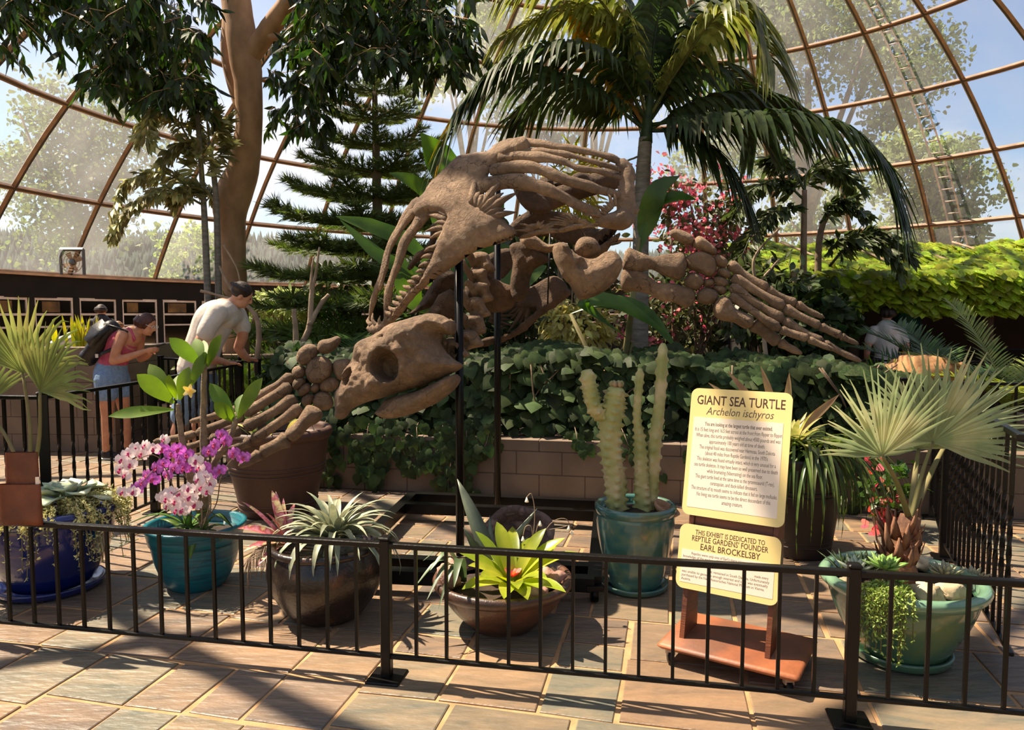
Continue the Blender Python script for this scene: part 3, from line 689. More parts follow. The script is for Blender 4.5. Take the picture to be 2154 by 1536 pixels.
# ---- spine and hind limb inside the shell ---------------------------------
for k in range(5):
    x, y = 1105 + k * 34, 392 + 3 * math.sin(k * 2)
    part(sk, 'tail_vertebra', B().ell(P(x + 10, y - 5, 5.7 + .04 * k), (.06, .05, .055), bump=.5, bf=10), m_bone_shade)
part(sk, 'femur', bone([(1120, 430), (1170, 415), (1230, 395), (1300, 372)], [.10, .075, .075, .10], plane(1200, 400, 5.65), 16, 10, .85), m_bone_shade)
part(sk, 'hind_foot_bone', inflate([(1200, 372), (1225, 362), (1250, 375), (1252, 398), (1222, 412), (1200, 400)], plane(1225, 385, 5.55), .05, 12, 6), m_bone_shade)
part(sk, 'pelvis', inflate([(1075, 345), (1095, 350), (1115, 385), (1160, 430), (1140, 450), (1105, 440), (1080, 400)], plane(1100, 400, 5.6), .05, 12, 6), m_bone_shade)
# ---- neck -------------------------------------------------------------------
NV = [((1012, 556), 24, 26), ((1008, 588), 22, 24), ((1012, 618), 21, 24), ((1004, 650), 22, 25), ((1000, 686), 22, 25), ((984, 716), 26, 22), ((958, 735), 26, 24)]
for k, ((x, y), w, h) in enumerate(NV):
    Y = 4.95 - .07 * k; s = plane(x, y, Y); j = lambda a: a * rnd(.8, 1.2)
    b = inflate([(x - j(w), y - h * .5), (x - j(w * .5), y - h), (x + j(w * .6), y - h * .9), (x + j(w * .85), y - h * .2), (x + j(w * 1.1), y + h * .5), (x + j(w * .4), y + h * .8), (x - w * .2, y + h), (x - j(w * .7), y + h * .4)], s, .07, 14, 6, amp=.02, dents=[(x - 5, y + 4, 8, 10, .3, .04)])
    p, _ = s(x - w * .5, y); b.tube(cr([p, p + Vector((-.05, -.06, .07)), p + Vector((-.07, -.05, .13 if k % 2 else .05))], 6), [.035, .028, .024, .022, .018, .01], 8, bump=.01)
    part(sk, 'neck_vertebra', b, m_bone)
# ---- skull ------------------------------------------------------------------
SS = plane(840, 780, 4.33, (-.18, -1, .12))
sk_o = cvs([(850, 235), (905, 240), (945, 220), (948, 135), (905, 118), (860, 90), (780, 72), (700, 85), (620, 110), (520, 140), (430, 175), (340, 225), (250, 270), (190, 310), (165, 360), (150, 420), (125, 465), (90, 510), (80, 560), (70, 610), (40, 650), (15, 690), (10, 760), (20, 820), (30, 880), (70, 898), (110, 870), (130, 830), (200, 790), (290, 755), (400, 725),
            (520, 685), (600, 660), (690, 640), (760, 605), (850, 570), (930, 535), (985, 500), (1003, 465), (960, 440), (900, 395), (860, 350), (830, 290)])
def sk_b(px, py):
    x = (px - 700) * 3.697; y = (py - 640) * 3.697; t = min(1, max(0, (x - 20) / 700)); k = .34 + .66 * t ** .7
    k *= 1 + .18 * math.exp(-((x - 640) ** 2 + (y - 250) ** 2) / 22000) - .10 * math.exp(-((x - 850) ** 2 + (y - 450) ** 2) / 26000)
    k *= 1 + .14 * math.exp(-(((x - 480) / 150) ** 2 + ((y - 480) / 150) ** 2 - 1) ** 2 * 3)     # rim round the socket
    return k
def sp_(x, y): return cvs([(x, y)])[0]
dn = [(*sp_(480, 486), 29, 31, -.35, .19), (*sp_(145, 570), 10, 19, .25, .09), (*sp_(430, 265), 9, 2.2, -.25, .02), (*sp_(860, 300), 5, 22, -.25, .05)]
skull = part(sk, 'skull', inflate(sk_o, SS, .215, 42, 3.4, dents=dn, amp=.034, nf=9, sm=2, bulge=sk_b, amp2=.025), m_bone)
jaw_o = cvs([(970, 545), (975, 590), (945, 650), (880, 710), (800, 770), (700, 820), (600, 860), (500, 885), (410, 890), (355, 870), (335, 840), (370, 790), (420, 735), (500, 712), (600, 690), (680, 665), (760, 630), (850, 590), (920, 555)])
jd = [(*sp_(430, 780), 24, 9, -.6, .05)]
part(sk, 'lower_jaw', inflate(jaw_o, SS, .17, 20, 4, dents=jd, amp=.010, nf=8, sm=2, bulge=lambda px, py: .55 + .45 * min(1, max(0, (px - 795) / 130))), m_bone)
# ---- right fore limb ---------------------------------------------------------
SR = plane(1250, 560, 4.72, (.10, -1, .05)); nR_ = (-.13, -1, .08)
SRf = plane(1500, 590, 4.85, nR_)
part(sk, 'humerus', inflate(cv2([(365, 445), (330, 390), (285, 340), (262, 290), (235, 230), (228, 170), (262, 138), (310, 150), (340, 190), (380, 215), (430, 232), (480, 228), (530, 195), (580, 188), (612, 225), (628, 275), (610, 335), (560, 398), (500, 438), (420, 470), (375, 465)]), SR, .15, 34, 5, amp=.02, nf=7, dents=[(*cv2([(420, 265)])[0], 28, 12, -.3, .05)]), m_bone)
part(sk, 'humerus_head', inflate(cv2([(355, 185), (370, 130), (410, 105), (470, 115), (505, 165), (500, 200), (430, 235), (390, 220)]), plane(1240, 520, 4.85), .1, 22, 5, amp=.015), m_bone)
part(sk, 'shoulder_blade_end', inflate(cv2([(40, 110), (110, 90), (200, 150), (260, 140), (235, 185), (180, 205), (90, 200), (50, 160)]), plane(1130, 520, 4.9), .07, 14, 6, amp=.015), m_bone)
part(sk, 'radius', bone(cv2([(640, 235), (720, 250), (800, 258), (880, 265), (1000, 280)]), [.085, .07, .045, .07, .10], SRf, 20, 14, .7, .016), m_bone)
part(sk, 'ulna', bone(cv2([(625, 360), (720, 365), (820, 410), (920, 435), (1050, 460)]), [.085, .068, .05, .06, .075], SRf, 20, 14, .75, .016), m_bone)
CARP = [([(995, 235), (1020, 210), (1080, 190), (1140, 205), (1178, 250), (1175, 310), (1140, 340), (1080, 315), (1020, 290)], .06), ([(905, 80), (940, 58), (1000, 75), (1045, 105), (1040, 150), (990, 150), (920, 110)], .06), ([(1045, 130), (1080, 100), (1130, 130), (1180, 180), (1165, 215), (1100, 190), (1048, 170)], .06),
        ([(990, 360), (1030, 315), (1080, 322), (1108, 370), (1070, 415), (1010, 405)], .055), ([(1105, 355), (1150, 350), (1172, 375), (1140, 398), (1108, 390)], .035), ([(1160, 225), (1200, 212), (1245, 245), (1230, 285), (1175, 270)], .045), ([(1182, 295), (1225, 285), (1265, 320), (1245, 350), (1200, 330)], .04), ([(1160, 350), (1200, 335), (1250, 360), (1235, 395), (1185, 392)], .04), ([(1068, 430), (1110, 402), (1180, 420), (1190, 470), (1130, 500), (1075, 485)], .055), ([(1160, 395), (1210, 388), (1240, 410), (1225, 442), (1185, 430)], .038)]
for o_, w_ in CARP: part(sk, 'carpal', inflate(cv2(o_), SRf, w_, 12, 4.5, amp=.008, nf=9), m_bone)
def digit(segs, cv, surf, off=0.0, dark=False):
    for k, (a, b_, r0, rm, r1) in enumerate(segs):
        m_ = ((a[0] + b_[0]) / 2, (a[1] + b_[1]) / 2 + 3); part(sk, 'metacarpal' if k == 0 else 'phalanx', bone(cv([a, m_, b_]), [r0 * .72, rm * .72, rm * .72, r1 * .72], surf, 14, 10, .85, .007, off), m_bone)
digit([((1255, 260), (1480, 405), .06, .036, .056), ((1480, 408), (1645, 490), .052, .034, .045), ((1650, 492), (1815, 575), .042, .028, .014)], cv2, SRf, -.03)
digit([((1275, 340), (1570, 515), .06, .04, .06), ((1572, 518), (1780, 625), .056, .038, .046), ((1782, 625), (1900, 680), .045, .034, .036), ((1900, 682), (2005, 728), .036, .024, .012)], cv2, SRf)
digit([((1258, 395), (1560, 590), .06, .042, .062), ((1562, 590), (1790, 715), .056, .038, .048), ((1792, 718), (2012, 828), .045, .03, .014)], cv2, SRf, .02)
digit([((1255, 450), (1535, 645), .05, .034, .05), ((1540, 648), (1700, 695), .05, .034, .042), ((1702, 700), (1850, 765), .04, .028, .014)], cv2, SRf, .05)
part(sk, 'metacarpal', inflate(cv2([(1160, 545), (1175, 480), (1215, 448), (1255, 465), (1290, 520), (1340, 545), (1392, 570), (1390, 620), (1345, 640), (1280, 605), (1200, 590)]), plane(1500, 640, 4.8, nR_), .075, 18, 5, amp=.01), m_bone)
digit([((1398, 605), (1540, 720), .085, .055, .06), ((1545, 718), (1675, 785), .055, .034, .016)], cv2, plane(1590, 690, 4.8, nR_))
# ---- left fore limb -----------------------------------------------------------
SLf = plane(620, 830, 4.78, (.16, -1, .10))
CARL = [([(965, 345), (985, 285), (1040, 250), (1095, 265), (1100, 320), (1060, 375), (1000, 385)], .07), ([(1098, 275), (1115, 230), (1180, 215), (1225, 200), (1248, 225), (1225, 270), (1165, 312), (1110, 305)], .07), ([(1022, 420), (1050, 350), (1110, 325), (1175, 345), (1198, 400), (1180, 460), (1120, 500), (1050, 490)], .08), ([(1198, 410), (1205, 360), (1260, 345), (1305, 350), (1320, 420), (1280, 475), (1225, 470)], .07),
        ([(938, 430), (955, 395), (1000, 385), (1025, 405), (1015, 455), (965, 470)], .05), ([(942, 510), (960, 470), (1005, 458), (1028, 485), (1010, 520), (965, 545)], .05), ([(972, 550), (995, 510), (1040, 495), (1062, 520), (1045, 560), (995, 580)], .05), ([(1050, 540), (1075, 500), (1105, 495), (1115, 530), (1085, 560)], .04), ([(1112, 520), (1135, 470), (1190, 455), (1232, 480), (1225, 525), (1180, 555), (1130, 548)], .055), ([(998, 610), (1020, 570), (1065, 562), (1080, 590), (1050, 635), (1015, 640)], .045), ([(1068, 610), (1095, 560), (1150, 548), (1190, 580), (1200, 640), (1150, 670), (1090, 650)], .06)]
for o_, w_ in CARL: part(sk, 'carpal', inflate(cv3(o_), SLf, w_, 13, 4.5, amp=.008, nf=9), m_bone)
digit([((935, 450), (700, 600), .055, .04, .05), ((695, 605), (500, 690), .05, .036, .042), ((495, 690), (285, 742), .042, .03, .018)], cv3, SLf, -.05)
digit([((930, 515), (640, 690), .065, .046, .06), ((630, 695), (340, 815), .056, .04, .046), ((335, 818), (70, 866), .045, .034, .026)], cv3, SLf)
digit([((965, 590), (650, 775), .065, .048, .066), ((620, 790), (430, 850), .055, .04, .046), ((425, 852), (215, 920), .042, .03, .02)], cv3, SLf, .03)
digit([((1000, 645), (705, 850), .062, .044, .06), ((690, 862), (540, 915), .056, .04, .044), ((535, 918), (330, 950), .04, .03, .018)], cv3, SLf, .06)
part(sk, 'metacarpal', inflate(cv3([(1010, 670), (1040, 635), (1100, 650), (1135, 690), (1110, 740), (1050, 775), (1000, 830), (950, 865), (905, 840), (900, 795), (960, 745)]), plane(640, 880, 4.66, (.16, -1, .1)), .075, 17, 5, amp=.01), m_bone)
digit([((915, 845), (745, 935), .085, .056, .062), ((742, 940), (608, 1022), .06, .042, .022)], cv3, plane(600, 920, 4.64, (.16, -1, .1)))
part(sk, 'radius', bone([(745, 790), (800, 800), (900, 700), (960, 620)], [.1, .08, .08, .1], plane(850, 720, 4.9), 14, 10, .8), m_bone_shade)
# ================================================================ black display stand
m_steel = mat('black_steel', '#0d0c0c', '#161413', 6, .38, metal=.6)
st = thing('display_stand', 'black steel frame on casters with upright poles carrying the skeleton', 'stand', (.2, 5.2, 0))
for (px, y0, Yd, yb) in ((965, 546, 4.49, 0), (1046, 400, 5.72, 0)):
    a = P(px, y0, Yd); part(st, 'pole', B().tube([(a.x, a.y, .1), (a.x, a.y, a.z)], .026, 12), m_steel)
fl_, fr_, bl_, br_ = G(700, 1205, .1), G(1250, 1228, .1), G(868, 1046, .1), G(1262, 1062, .1)
for a, b_ in ((fl_, fr_), (bl_, br_), (fl_, bl_), (fr_, br_), (fl_.lerp(bl_, .82), fr_.lerp(br_, .82)), (fl_.lerp(bl_, .12), fr_.lerp(br_, .12))):
    part(st, 'frame_beam', B().tube([a, b_], .055, 4, up=(.7, 0, .7) if abs(a.y - b_.y) > 1 else (0, .7, .7)), m_steel, False)
for a in (fl_, fr_, bl_, br_):
    w_ = part(st, 'caster', B().tube([(a.x - .02, a.y, .045), (a.x + .02, a.y, .045)], .045, 14), m_steel)
    part(w_, 'caster_plate', B().box((a.x, a.y, .085), (.09, .09, .03)), m_steel, False)
for a, c in ((1014, 470), (1152, 640)):
    p = P(a, c, 5.0); part(st, 'stay_rod', B().tube([p, p + Vector((.02, .1, .5))], .006, 6), m_steel)
# ================================================================ railings
m_iron = mat('painted_iron', '#0a0706', '#070504', 8, .38, .15, 60, spec=.3)
def square(p0, p1, w): return B().tube([p0, p1], w * .7071, 4, up=(Vector(p1) - Vector(p0)).cross(Vector((.3, 1, .2))) + Vector((0, 0, .0001)))
def vbar(b, x, y, z0, z1, w, rz): b.box((x, y, (z0 + z1) / 2), (w, w, z1 - z0), rz)
def hbar(p, q, z, w, h):
    m = (p + q) / 2; d = q - p; return B().box((m.x, m.y, z), (d.length, w, h), math.atan2(d.y, d.x), .003)
def twisted(x, y, z0, z1, w, rz):
    n = 22; b = B(); vs = []
    for i in range(n):
        t = i / (n - 1); z = z0 + (z1 - z0) * t; a = rz + (max(0, min(1, (t - .3) / .4))) * math.pi * 2.0
        for k in range(4): vs.append((x + w * .707 * math.cos(a + k * math.pi / 2 + .785), y + w * .707 * math.sin(a + k * math.pi / 2 + .785), z))
    fs = [(i * 4 + k, i * 4 + (k + 1) % 4, i * 4 + 4 + (k + 1) % 4, i * 4 + 4 + k) for i in range(n - 1) for k in range(4)] + [(3, 2, 1, 0), (4 * n - 4, 4 * n - 3, 4 * n - 2, 4 * n - 1)]
    return b.add(vs, fs)
def railing(name, label, pts, h, zb, z0=0.0, spacing=.135, bar=.017, post=.055, twist=False, plates=True, finial=False, posts=None, label_group=None):
    pts = [Vector((p[0], p[1], 0)) for p in pts]
    t = thing(name, label, 'railing', (pts[0].x, pts[0].y, z0), label_group)
    for i in range(len(pts) - 1):
        p, q = pts[i], pts[i + 1]; d = (q - p); L_ = d.length; u = d.normalized(); rz = math.atan2(u.y, u.x)
        part(t, 'top_rail', hbar(p, q, z0 + h - .012, .036, .024), m_iron, False); part(t, 'bottom_rail', hbar(p, q, z0 + zb, .024, .018), m_iron, False)
        n = max(1, round(L_ / spacing)); me = None
        for k in range(1, n):
            c = p + u * (L_ * k / n)
            if twist:
                if me is None: me = twisted(0, 0, zb, h - .02, bar, rz).mesh('baluster', False); me.materials.append(m_iron)
            elif me is None:
                b_ = B(); vbar(b_, 0, 0, zb, h - .02, bar, rz); me = b_.mesh('baluster', False); me.materials.append(m_iron)
            part(t, 'baluster', me, None, M=Matrix.Translation((c.x, c.y, z0)))
    for i, p in enumerate(pts):
        if posts is not None and i not in posts: continue
        d = (pts[min(i + 1, len(pts) - 1)] - pts[max(i - 1, 0)]); rz = math.atan2(d.y, d.x)
        po = part(t, 'post', B().box((p.x, p.y, z0 + (h + .012) / 2), (post, post, h + .012), rz, .004), m_iron, False)
        part(po, 'post_cap', B().box((p.x, p.y, z0 + h + .018), (post + .008, post + .008, .016), rz, .005), m_iron, False)
        if finial: part(po, 'finial', B().ell((p.x, p.y, z0 + h + .05), (.022, .022, .03)), m_iron)
        if plates: part(po, 'base_plate', B().box((p.x, p.y, z0 + .006), (.15, .15, .012), rz, .004), m_iron, False)
    return t
FP1, FP2 = Vector((-.55, 3.14, 0)), Vector((1.325, 2.79, 0)); fd = (FP2 - FP1).normalized()
railing('low_railing', 'knee-high dark railing with plain square bars before the potted plants', [FP1 - fd * 2.2, FP1, FP2, FP2 + fd * 1.9], .61, .1, spacing=.138, bar=.014, post=.044, posts=[0, 1, 2, 3])
railing('railing', 'waist-high black railing with twisted bars beside the blue pot', [(-4.6, 4.85), (-2.98, 4.65), (-2.87, 5.84), (-2.87, 7.75)], 1.08, .1, spacing=.14, twist=True, finial=True, post=.06)
railing('railing', 'waist-high black railing with twisted bars beside the fan palm pot', [(3.3, 5.68), (2.83, 4.73), (2.2, 3.15)], 1.08, .1, spacing=.118, twist=True, post=.06, posts=[0, 1])
railing('railing', 'black railing standing on the block wall behind the fan palm', [(3.1, 5.8), (5.2, 5.41)], .56, .05, .51, spacing=.13, plates=False)
railing('railing', 'short black railing on the ledge of the bright green bed', [(-4.25, 8.9), (-2.85, 8.24)], .56, .06, .51, spacing=.13, plates=False)
railing('railing', 'distant black railing below the pale flowering shrub', [(-6.6, 16.6), (-2.6, 16.2)], 1.05, .1, spacing=.16)
railing('railing', 'black railing in the dark opening under the vine roof', [(4.0, 9.75), (8.6, 8.95)], 1.0, .1, spacing=.2)
# ================================================================ pots
def glaze(name, c1, c2, c3=None, scale=5, rough=.18, stretch=(1, 1, 1), bump=0.0, lo=.35, hi=.65, bscale=40): return mat(name, c1, c2, scale, rough, bump, bscale, coat=.6, c3=c3, stretch=stretch, lo=lo, hi=hi)
def pot(name, label, c, prof, ma, soil_r, soil_z, lip=None, saucer=None, rings=(), n=56):
    """prof: outer (r,z) from the foot to the rim; inside added below the rim"""
    t = thing(name, label, 'pot', (c[0], c[1], c[2] if len(c) > 2 else 0)); z0 = c[2] if len(c) > 2 else 0
    q = [(prof[0][0] * .9, prof[0][1])] + list(cr(prof, 5 * len(prof)))
    r1, z1 = prof[-1]; q += [(r1 - .012, z1 + .004), (r1 - .03, z1 - .004), (soil_r + .004, soil_z)]
    q = [tuple(a) for a in q]
    part(t, 'body', B().lathe(q, (c[0], c[1], z0), n), ma)
    if lip: part(t, 'rim', B().lathe([tuple(a) for a in lip], (c[0], c[1], z0), n), ma)
    for r, z, w in rings: part(t, 'moulding', B().lathe([(r - .01, z - w), (r + w * .7, z - w * .6), (r + w, z), (r + w * .7, z + w * .6), (r - .01, z + w)], (c[0], c[1], z0), n), ma)
    b = B(); m = 24; vs = [(c[0], c[1], z0 + soil_z + .03)]; 
    for k in (1, 2, 3):
        for j in range(m): a = 2 * math.pi * j / m; r = soil_r * k / 3; vs.append((c[0] + r * math.cos(a), c[1] + r * math.sin(a), z0 + soil_z + (.025 * (1 - k / 3) + .012 * mnoise.noise(Vector((r * 9 * math.cos(a), r * 9 * math.sin(a), 3))) if k < 3 else -.01)))
    fs = [(0, 1 + j, 1 + (j + 1) % m) for j in range(m)] + [(1 + k * m + j, 1 + (k + 1) * m + j, 1 + (k + 1) * m + (j + 1) % m, 1 + k * m + (j + 1) % m) for k in range(2) for j in range(m)]
    part(t, 'soil', b.add(vs, fs), m_soil); return t
def saucer(label, c, r, h, ma):
    b = B().lathe([(r * .86, 0), (r * .96, h * .3), (r, h * .8), (r, h), (r - .014, h), (r * .84, .022), (.02, .02)], c, 48); return single('plant_saucer', label, 'saucer', b, ma)
g_blue = glaze('cobalt_glaze', '#0e1a4a', '#16236a', scale=3, rough=.15)
g_teal = mat('teal_paint', '#0b5d68', '#0a4a58', 3, .35, .25, 26, stretch=(1, 1, 14), coat=.2, c3='#116873')
g_egg = mat('iron_glaze', '#1d1512', '#5c3a22', 9, .28, .35, 60, c3='#2c2019', coat=.2, lo=.42, hi=.72)
g_bowl = mat('brown_stoneware', '#3a2920', '#5b3a28', 7, .4, .3, 70, c3='#4a3226', coat=.25)
g_drip = glaze('green_drip_glaze', '#31574c', '#6f7f5c', '#3f6a66', 4.5, .2, (1, 1, 2.2), lo=.3, hi=.7)
g_green = glaze('celadon_glaze', '#3e5b42', '#6b7a4e', '#4a6e55', 2.6, .2, lo=.3, hi=.72)
g_rimg = glaze('celadon_rim', '#7c9c7e', '#688a70', scale=6)
g_terra = mat('brown_terracotta', '#54382a', '#472f24', 5, .6, .2, 50)
g_dark = mat('dark_brown_pot', '#2b1c16', '#22160f', 5, .5)
cB = (-2.70, 4.22); SZ = .03
saucer('cobalt blue glazed saucer under the blue pot', (*cB, 0), .285, .05, g_blue)
pot('glazed_pot', 'cobalt blue glazed pot holding the pale frilled succulent', (*cB, SZ), [(.20, 0), (.235, .04), (.30, .16), (.335, .28), (.34, .36), (.335, .42)], g_blue, .30, .40, lip=[(.33, .40), (.365, .405), (.385, .425), (.39, .445), (.375, .465), (.34, .468), (.31, .455), (.31, .40)])
cT = (-1.866, 4.27); pot('plastic_pot', 'teal ribbed pot holding the orchids and frangipani', (*cT, 0), [(.15, 0), (.19, .06), (.225, .15), (.247, .25), (.25, .27)], g_teal, .25, .31, lip=[(.245, .265), (.258, .27), (.266, .31), (.276, .35), (.284, .358), (.286, .372), (.27, .376), (.256, .368), (.252, .30)])
cE = (-.985, 3.82); pot('glazed_pot', 'dark iron-glazed rounded pot holding the arching silver rosette', (*cE, 0), [(.155, 0), (.20, .035), (.265, .13), (.30, .22), (.302, .29), (.285, .35), (.275, .375)], g_egg, .245, .33, lip=[(.27, .36), (.285, .368), (.292, .385), (.282, .40), (.262, .402), (.25, .39), (.25, .35)])
m_rimo = mat('terracotta_rim', '#9a5634', '#7d4429', 6, .5)
cW = (-.047, 3.70); pot('bowl_planter', 'wide shallow brown stoneware bowl holding the yellow green bromeliad', (*cW, 0), [(.16, 0), (.175, .02), (.24, .08), (.295, .15), (.325, .205)], g_bowl, .31, .20, lip=[(.32, .20), (.34, .205), (.356, .225), (.36, .245), (.352, .262), (.335, .265), (.318, .255), (.312, .20)])
cC = (.718, 4.22); saucer('olive green saucer under the tall drip-glazed pot', (*cC, 0), .195, .04, g_drip)
pot('glazed_pot', 'tall green and blue drip-glazed pot holding the knobbly cacti', (*cC, .024), [(.148, 0), (.165, .05), (.195, .18), (.22, .32), (.226, .40), (.222, .43)], g_drip, .195, .43, lip=[(.217, .42), (.226, .425), (.234, .445), (.234, .465), (.224, .478), (.208, .476), (.2, .46), (.2, .42)])
cP = (1.82, 3.36); saucer('moss green saucer under the large celadon pot', (*cP, 0), .225, .05, g_green)
pt_ = pot('glazed_pot', 'large green celadon pot holding the fan palm and succulents', (*cP, .024), [(.185, 0), (.215, .05), (.275, .16), (.31, .25), (.32, .30), (.318, .31)], g_green, .30, .30)
part(pt_, 'rim', B().lathe([(.31, .30), (.335, .305), (.357, .325), (.362, .345), (.35, .362), (.325, .365), (.305, .352), (.305, .29)], (*cP, .024), 64), g_rimg, label='pale celadon rolled rim')
cR = (-1.9, 5.9); pot('ringed_pot', 'big brown ringed pot below the outstretched skeleton flipper', (*cR, 0), [(.285, 0), (.30, .05), (.33, .2), (.375, .4), (.405, .58), (.41, .62)], g_terra, .37, .6, lip=[(.40, .60), (.425, .61), (.44, .64), (.44, .67), (.42, .69), (.39, .685), (.38, .66), (.38, .6)], rings=[(.30, .06, .012), (.306, .10, .012), (.36, .34, .011), (.366, .37, .011), (.372, .40, .011)])
cD = (1.93, 4.86); pot('ringed_pot', 'dark brown ringed pot behind the sign under trailing grassy leaves', (*cD, 0), [(.19, 0), (.2, .04), (.235, .3), (.26, .55), (.27, .66)], g_dark, .24, .64, rings=[(.2, .08, .009), (.203, .11, .009), (.245, .42, .009), (.249, .45, .009)])
# hollow stone
m_stone = mat('pink_stone', '#7d655a', '#a08678', 12, .9, .6, 60, c3='#5f4d45')
b = B(); n = 40; prof = [(.02, .05), (.14, .06), (.20, .13), (.235, .22), (.232, .26), (.19, .262), (.17, .20), (.13, .13), (.02, .11)]
b.lathe(prof, (0, 0, 0), n, 1.0, .8)
Mr = Matrix.Translation((.04, 4.82, .17)) @ Matrix.Rotation(R_(62), 4, 'X')
b.v = [tuple(Mr @ (Vector(v) * (1 + .10 * mnoise.noise(Vector(v) * 7))) ) for v in b.v]
zmin = min(v[2] for v in b.v); b.v = [(v[0], v[1], v[2] - zmin) for v in b.v]
single('hollow_stone', 'rough pinkish hollow stone standing on edge behind the bowl', 'stone', b, m_stone)
# ================================================================ sign on a wheeled wooden stand
m_wood = mat('sign_wood', '#7a4426', '#50291a', 4, .5, .25, 30, stretch=(1, 1, 6), c3='#69391f')
m_board = mat('base_board', '#a4613c', '#6d4530', 4, .55, .2, 30, c3='#8c5233')
m_cream = mat('cream_panel', '#f3dd96', '#eed489', 2, .45); m_paper = mat('paper_insert', '#f4e4cf', '#f0ddc6', 2, .5); m_ink = mat('dark_ink', '#4a2a1c', rough=.6); m_ink2 = mat('grey_ink', '#5b4a40', rough=.6)
sw = Vector((.847, -.532, 0)); sd = Vector((.532, .847, 0)); up_ = (sd * math.sin(R_(12.0)) + Vector((0, 0, 1)) * math.cos(R_(12.0))); sn = sw.cross(up_).normalized()
sg = thing('sign_stand', 'cream information sign about the giant sea turtle on a wheeled wooden stand', 'sign', (1.03, 3.38, 0))
bc = (G(1388, 1360, .09) + G(1690, 1430, .09) + G(1708, 1340, .09) + G(1440, 1290, .09)) / 4
part(sg, 'base_board', B().box((bc.x, bc.y, .085), (.62, .44, .028), math.atan2(sw.y, sw.x), .012), m_board)
BL0 = Vector((.776, 3.37, .325))
def spt(u, v, n=0.0): return BL0 + sw * u + up_ * v + sn * n
PW = .455
for u in (.035, PW - .035):
    q = [spt(u, -.235 / 1, -.012), spt(u, .93, -.012)]; vs = []
    lo_ = Vector((q[0].x, q[0].y, .099)); lo_.z = .099
    hi_ = q[1]
    for sx in (-.011, .011):
        for p, dpt_ in ((lo_, .19), (hi_, .045)): vs += [p + sw * sx, p + sw * sx + sd * dpt_]
    part(sg, 'upright', B().add(vs, [(0, 1, 3, 2), (4, 6, 7, 5), (0, 4, 5, 1), (2, 3, 7, 6), (0, 2, 6, 4), (1, 5, 7, 3)]), m_wood, False)
part(sg, 'cross_board', B().box(spt(PW / 2, .31, -.03), (PW - .1, .012, .12), rot=Matrix((sw, -sn, up_)).transposed()), m_wood, False)
def rpanel(u0, v0, w, h, r, n0, th):
    pts = []
    for cx, cy, a0 in ((u0 + w - r, v0 + r, -90), (u0 + w - r, v0 + h - r, 0), (u0 + r, v0 + h - r, 90), (u0 + r, v0 + r, 180)):
        for k in range(7): a = R_(a0 + 15 * k); pts.append((cx + r * math.cos(a), cy + r * math.sin(a)))
    m = len(pts); vs = [spt(u, v, n0) for u, v in pts] + [spt(u, v, n0 + th) for u, v in pts]
    return B().add(vs, [tuple(range(m - 1, -1, -1)), tuple(range(m, 2 * m))] + [(i, (i + 1) % m, m + (i + 1) % m, m + i) for i in range(m)])
pa = part(sg, 'lower_panel', rpanel(-.01, 0, PW + .005, .295, .035, 0, .006), m_cream, False)
pb = part(sg, 'upper_panel', rpanel(-.01, .338, PW + .01, .60, .035, 0, .006), m_cream, False)
part(pa, 'paper', rpanel(.008, .028, PW - .035, .150, .003, .006, .0008), m_paper, False); part(pb, 'paper', rpanel(.012, .375, PW - .045, .425, .003, .006, .0008), m_paper, False)
def text(parent, s, u, v, size, width=None, ma=m_ink, align='CENTER', shear=0.0, off=0.0, n0=None):
    if n0 is None: n0 = .0063 if size > .03 else .0070
    cu = bpy.data.curves.new('lettering', 'FONT'); cu.body = s; cu.size = 1.0; cu.align_x = align; cu.shear = shear; cu.offset = off; cu.resolution_u = 2
    to = bpy.data.objects.new('lettering', cu); col.objects.link(to); dg = bpy.context.evaluated_depsgraph_get()
    me = bpy.data.meshes.new_from_object(to.evaluated_get(dg)); bpy.data.objects.remove(to); bpy.data.curves.remove(cu)
    xs = [q.co.x for q in me.vertices]; w = (max(xs) - min(xs)) if xs else 1; kx = (width / w) if width else size
    me.materials.clear(); me.materials.append(ma)
    M = Matrix((sw * kx, up_ * size, sn)).transposed().to_4x4(); M.translation = spt(u, v, n0); me.transform(M)
    me.name = 'lettering'; return part(parent, 'lettering', me, None)
c_ = PW / 2 - .005
text(pb, 'GIANT SEA TURTLE', c_, .862, .062, .405, off=.012); text(pb, 'Archelon ischyros', c_, .815, .052, .31, ma=m_ink2, shear=.25)
UL = ['You are looking at the largest turtle that ever existed.', 'It is 15 feet long and 16.5 feet across at the front from flipper to flipper.', 'When alive, this turtle probably weighed about 4500 pounds and was', 'approximately 100 years old at time of death.', 'The original fossil was discovered near Hermosa, South Dakota', '(about 40 miles from Reptile Gardens) in the 1970\'s', 'This skeleton was found virtually intact, which is very unusual for a', 'sea turtle skeleton. It may have been so well preserved due to death', 'while brumating (hibernating) on the sea floor.', 'This giant turtle lived at the same time as the tyrannosaurid (T-rex),', 'ceratopsian, and duck-billed dinosaurs.', 'The structure of its mouth seems to indicate that it fed on large mollusks.', 'No living sea turtle seems to be the direct descendant of this', 'amazing creature.']
UWd = [.31, .40, .385, .255, .345, .285, .36, .38, .255, .36, .215, .39, .335, .095]
for k, s in enumerate(UL): text(pb, s, c_, .762 - k * .0275, .026, UWd[k], ma=m_ink2, off=.012 if k == 0 else 0)
text(pa, 'THIS EXHIBIT IS DEDICATED TO', c_, .252, .032, .315, off=.006); text(pa, "REPTILE GARDENS' FOUNDER", c_, .222, .036, .345, off=.006); text(pa, 'EARL BROCKELSBY', c_ + .005, .186, .04, .27, off=.006)
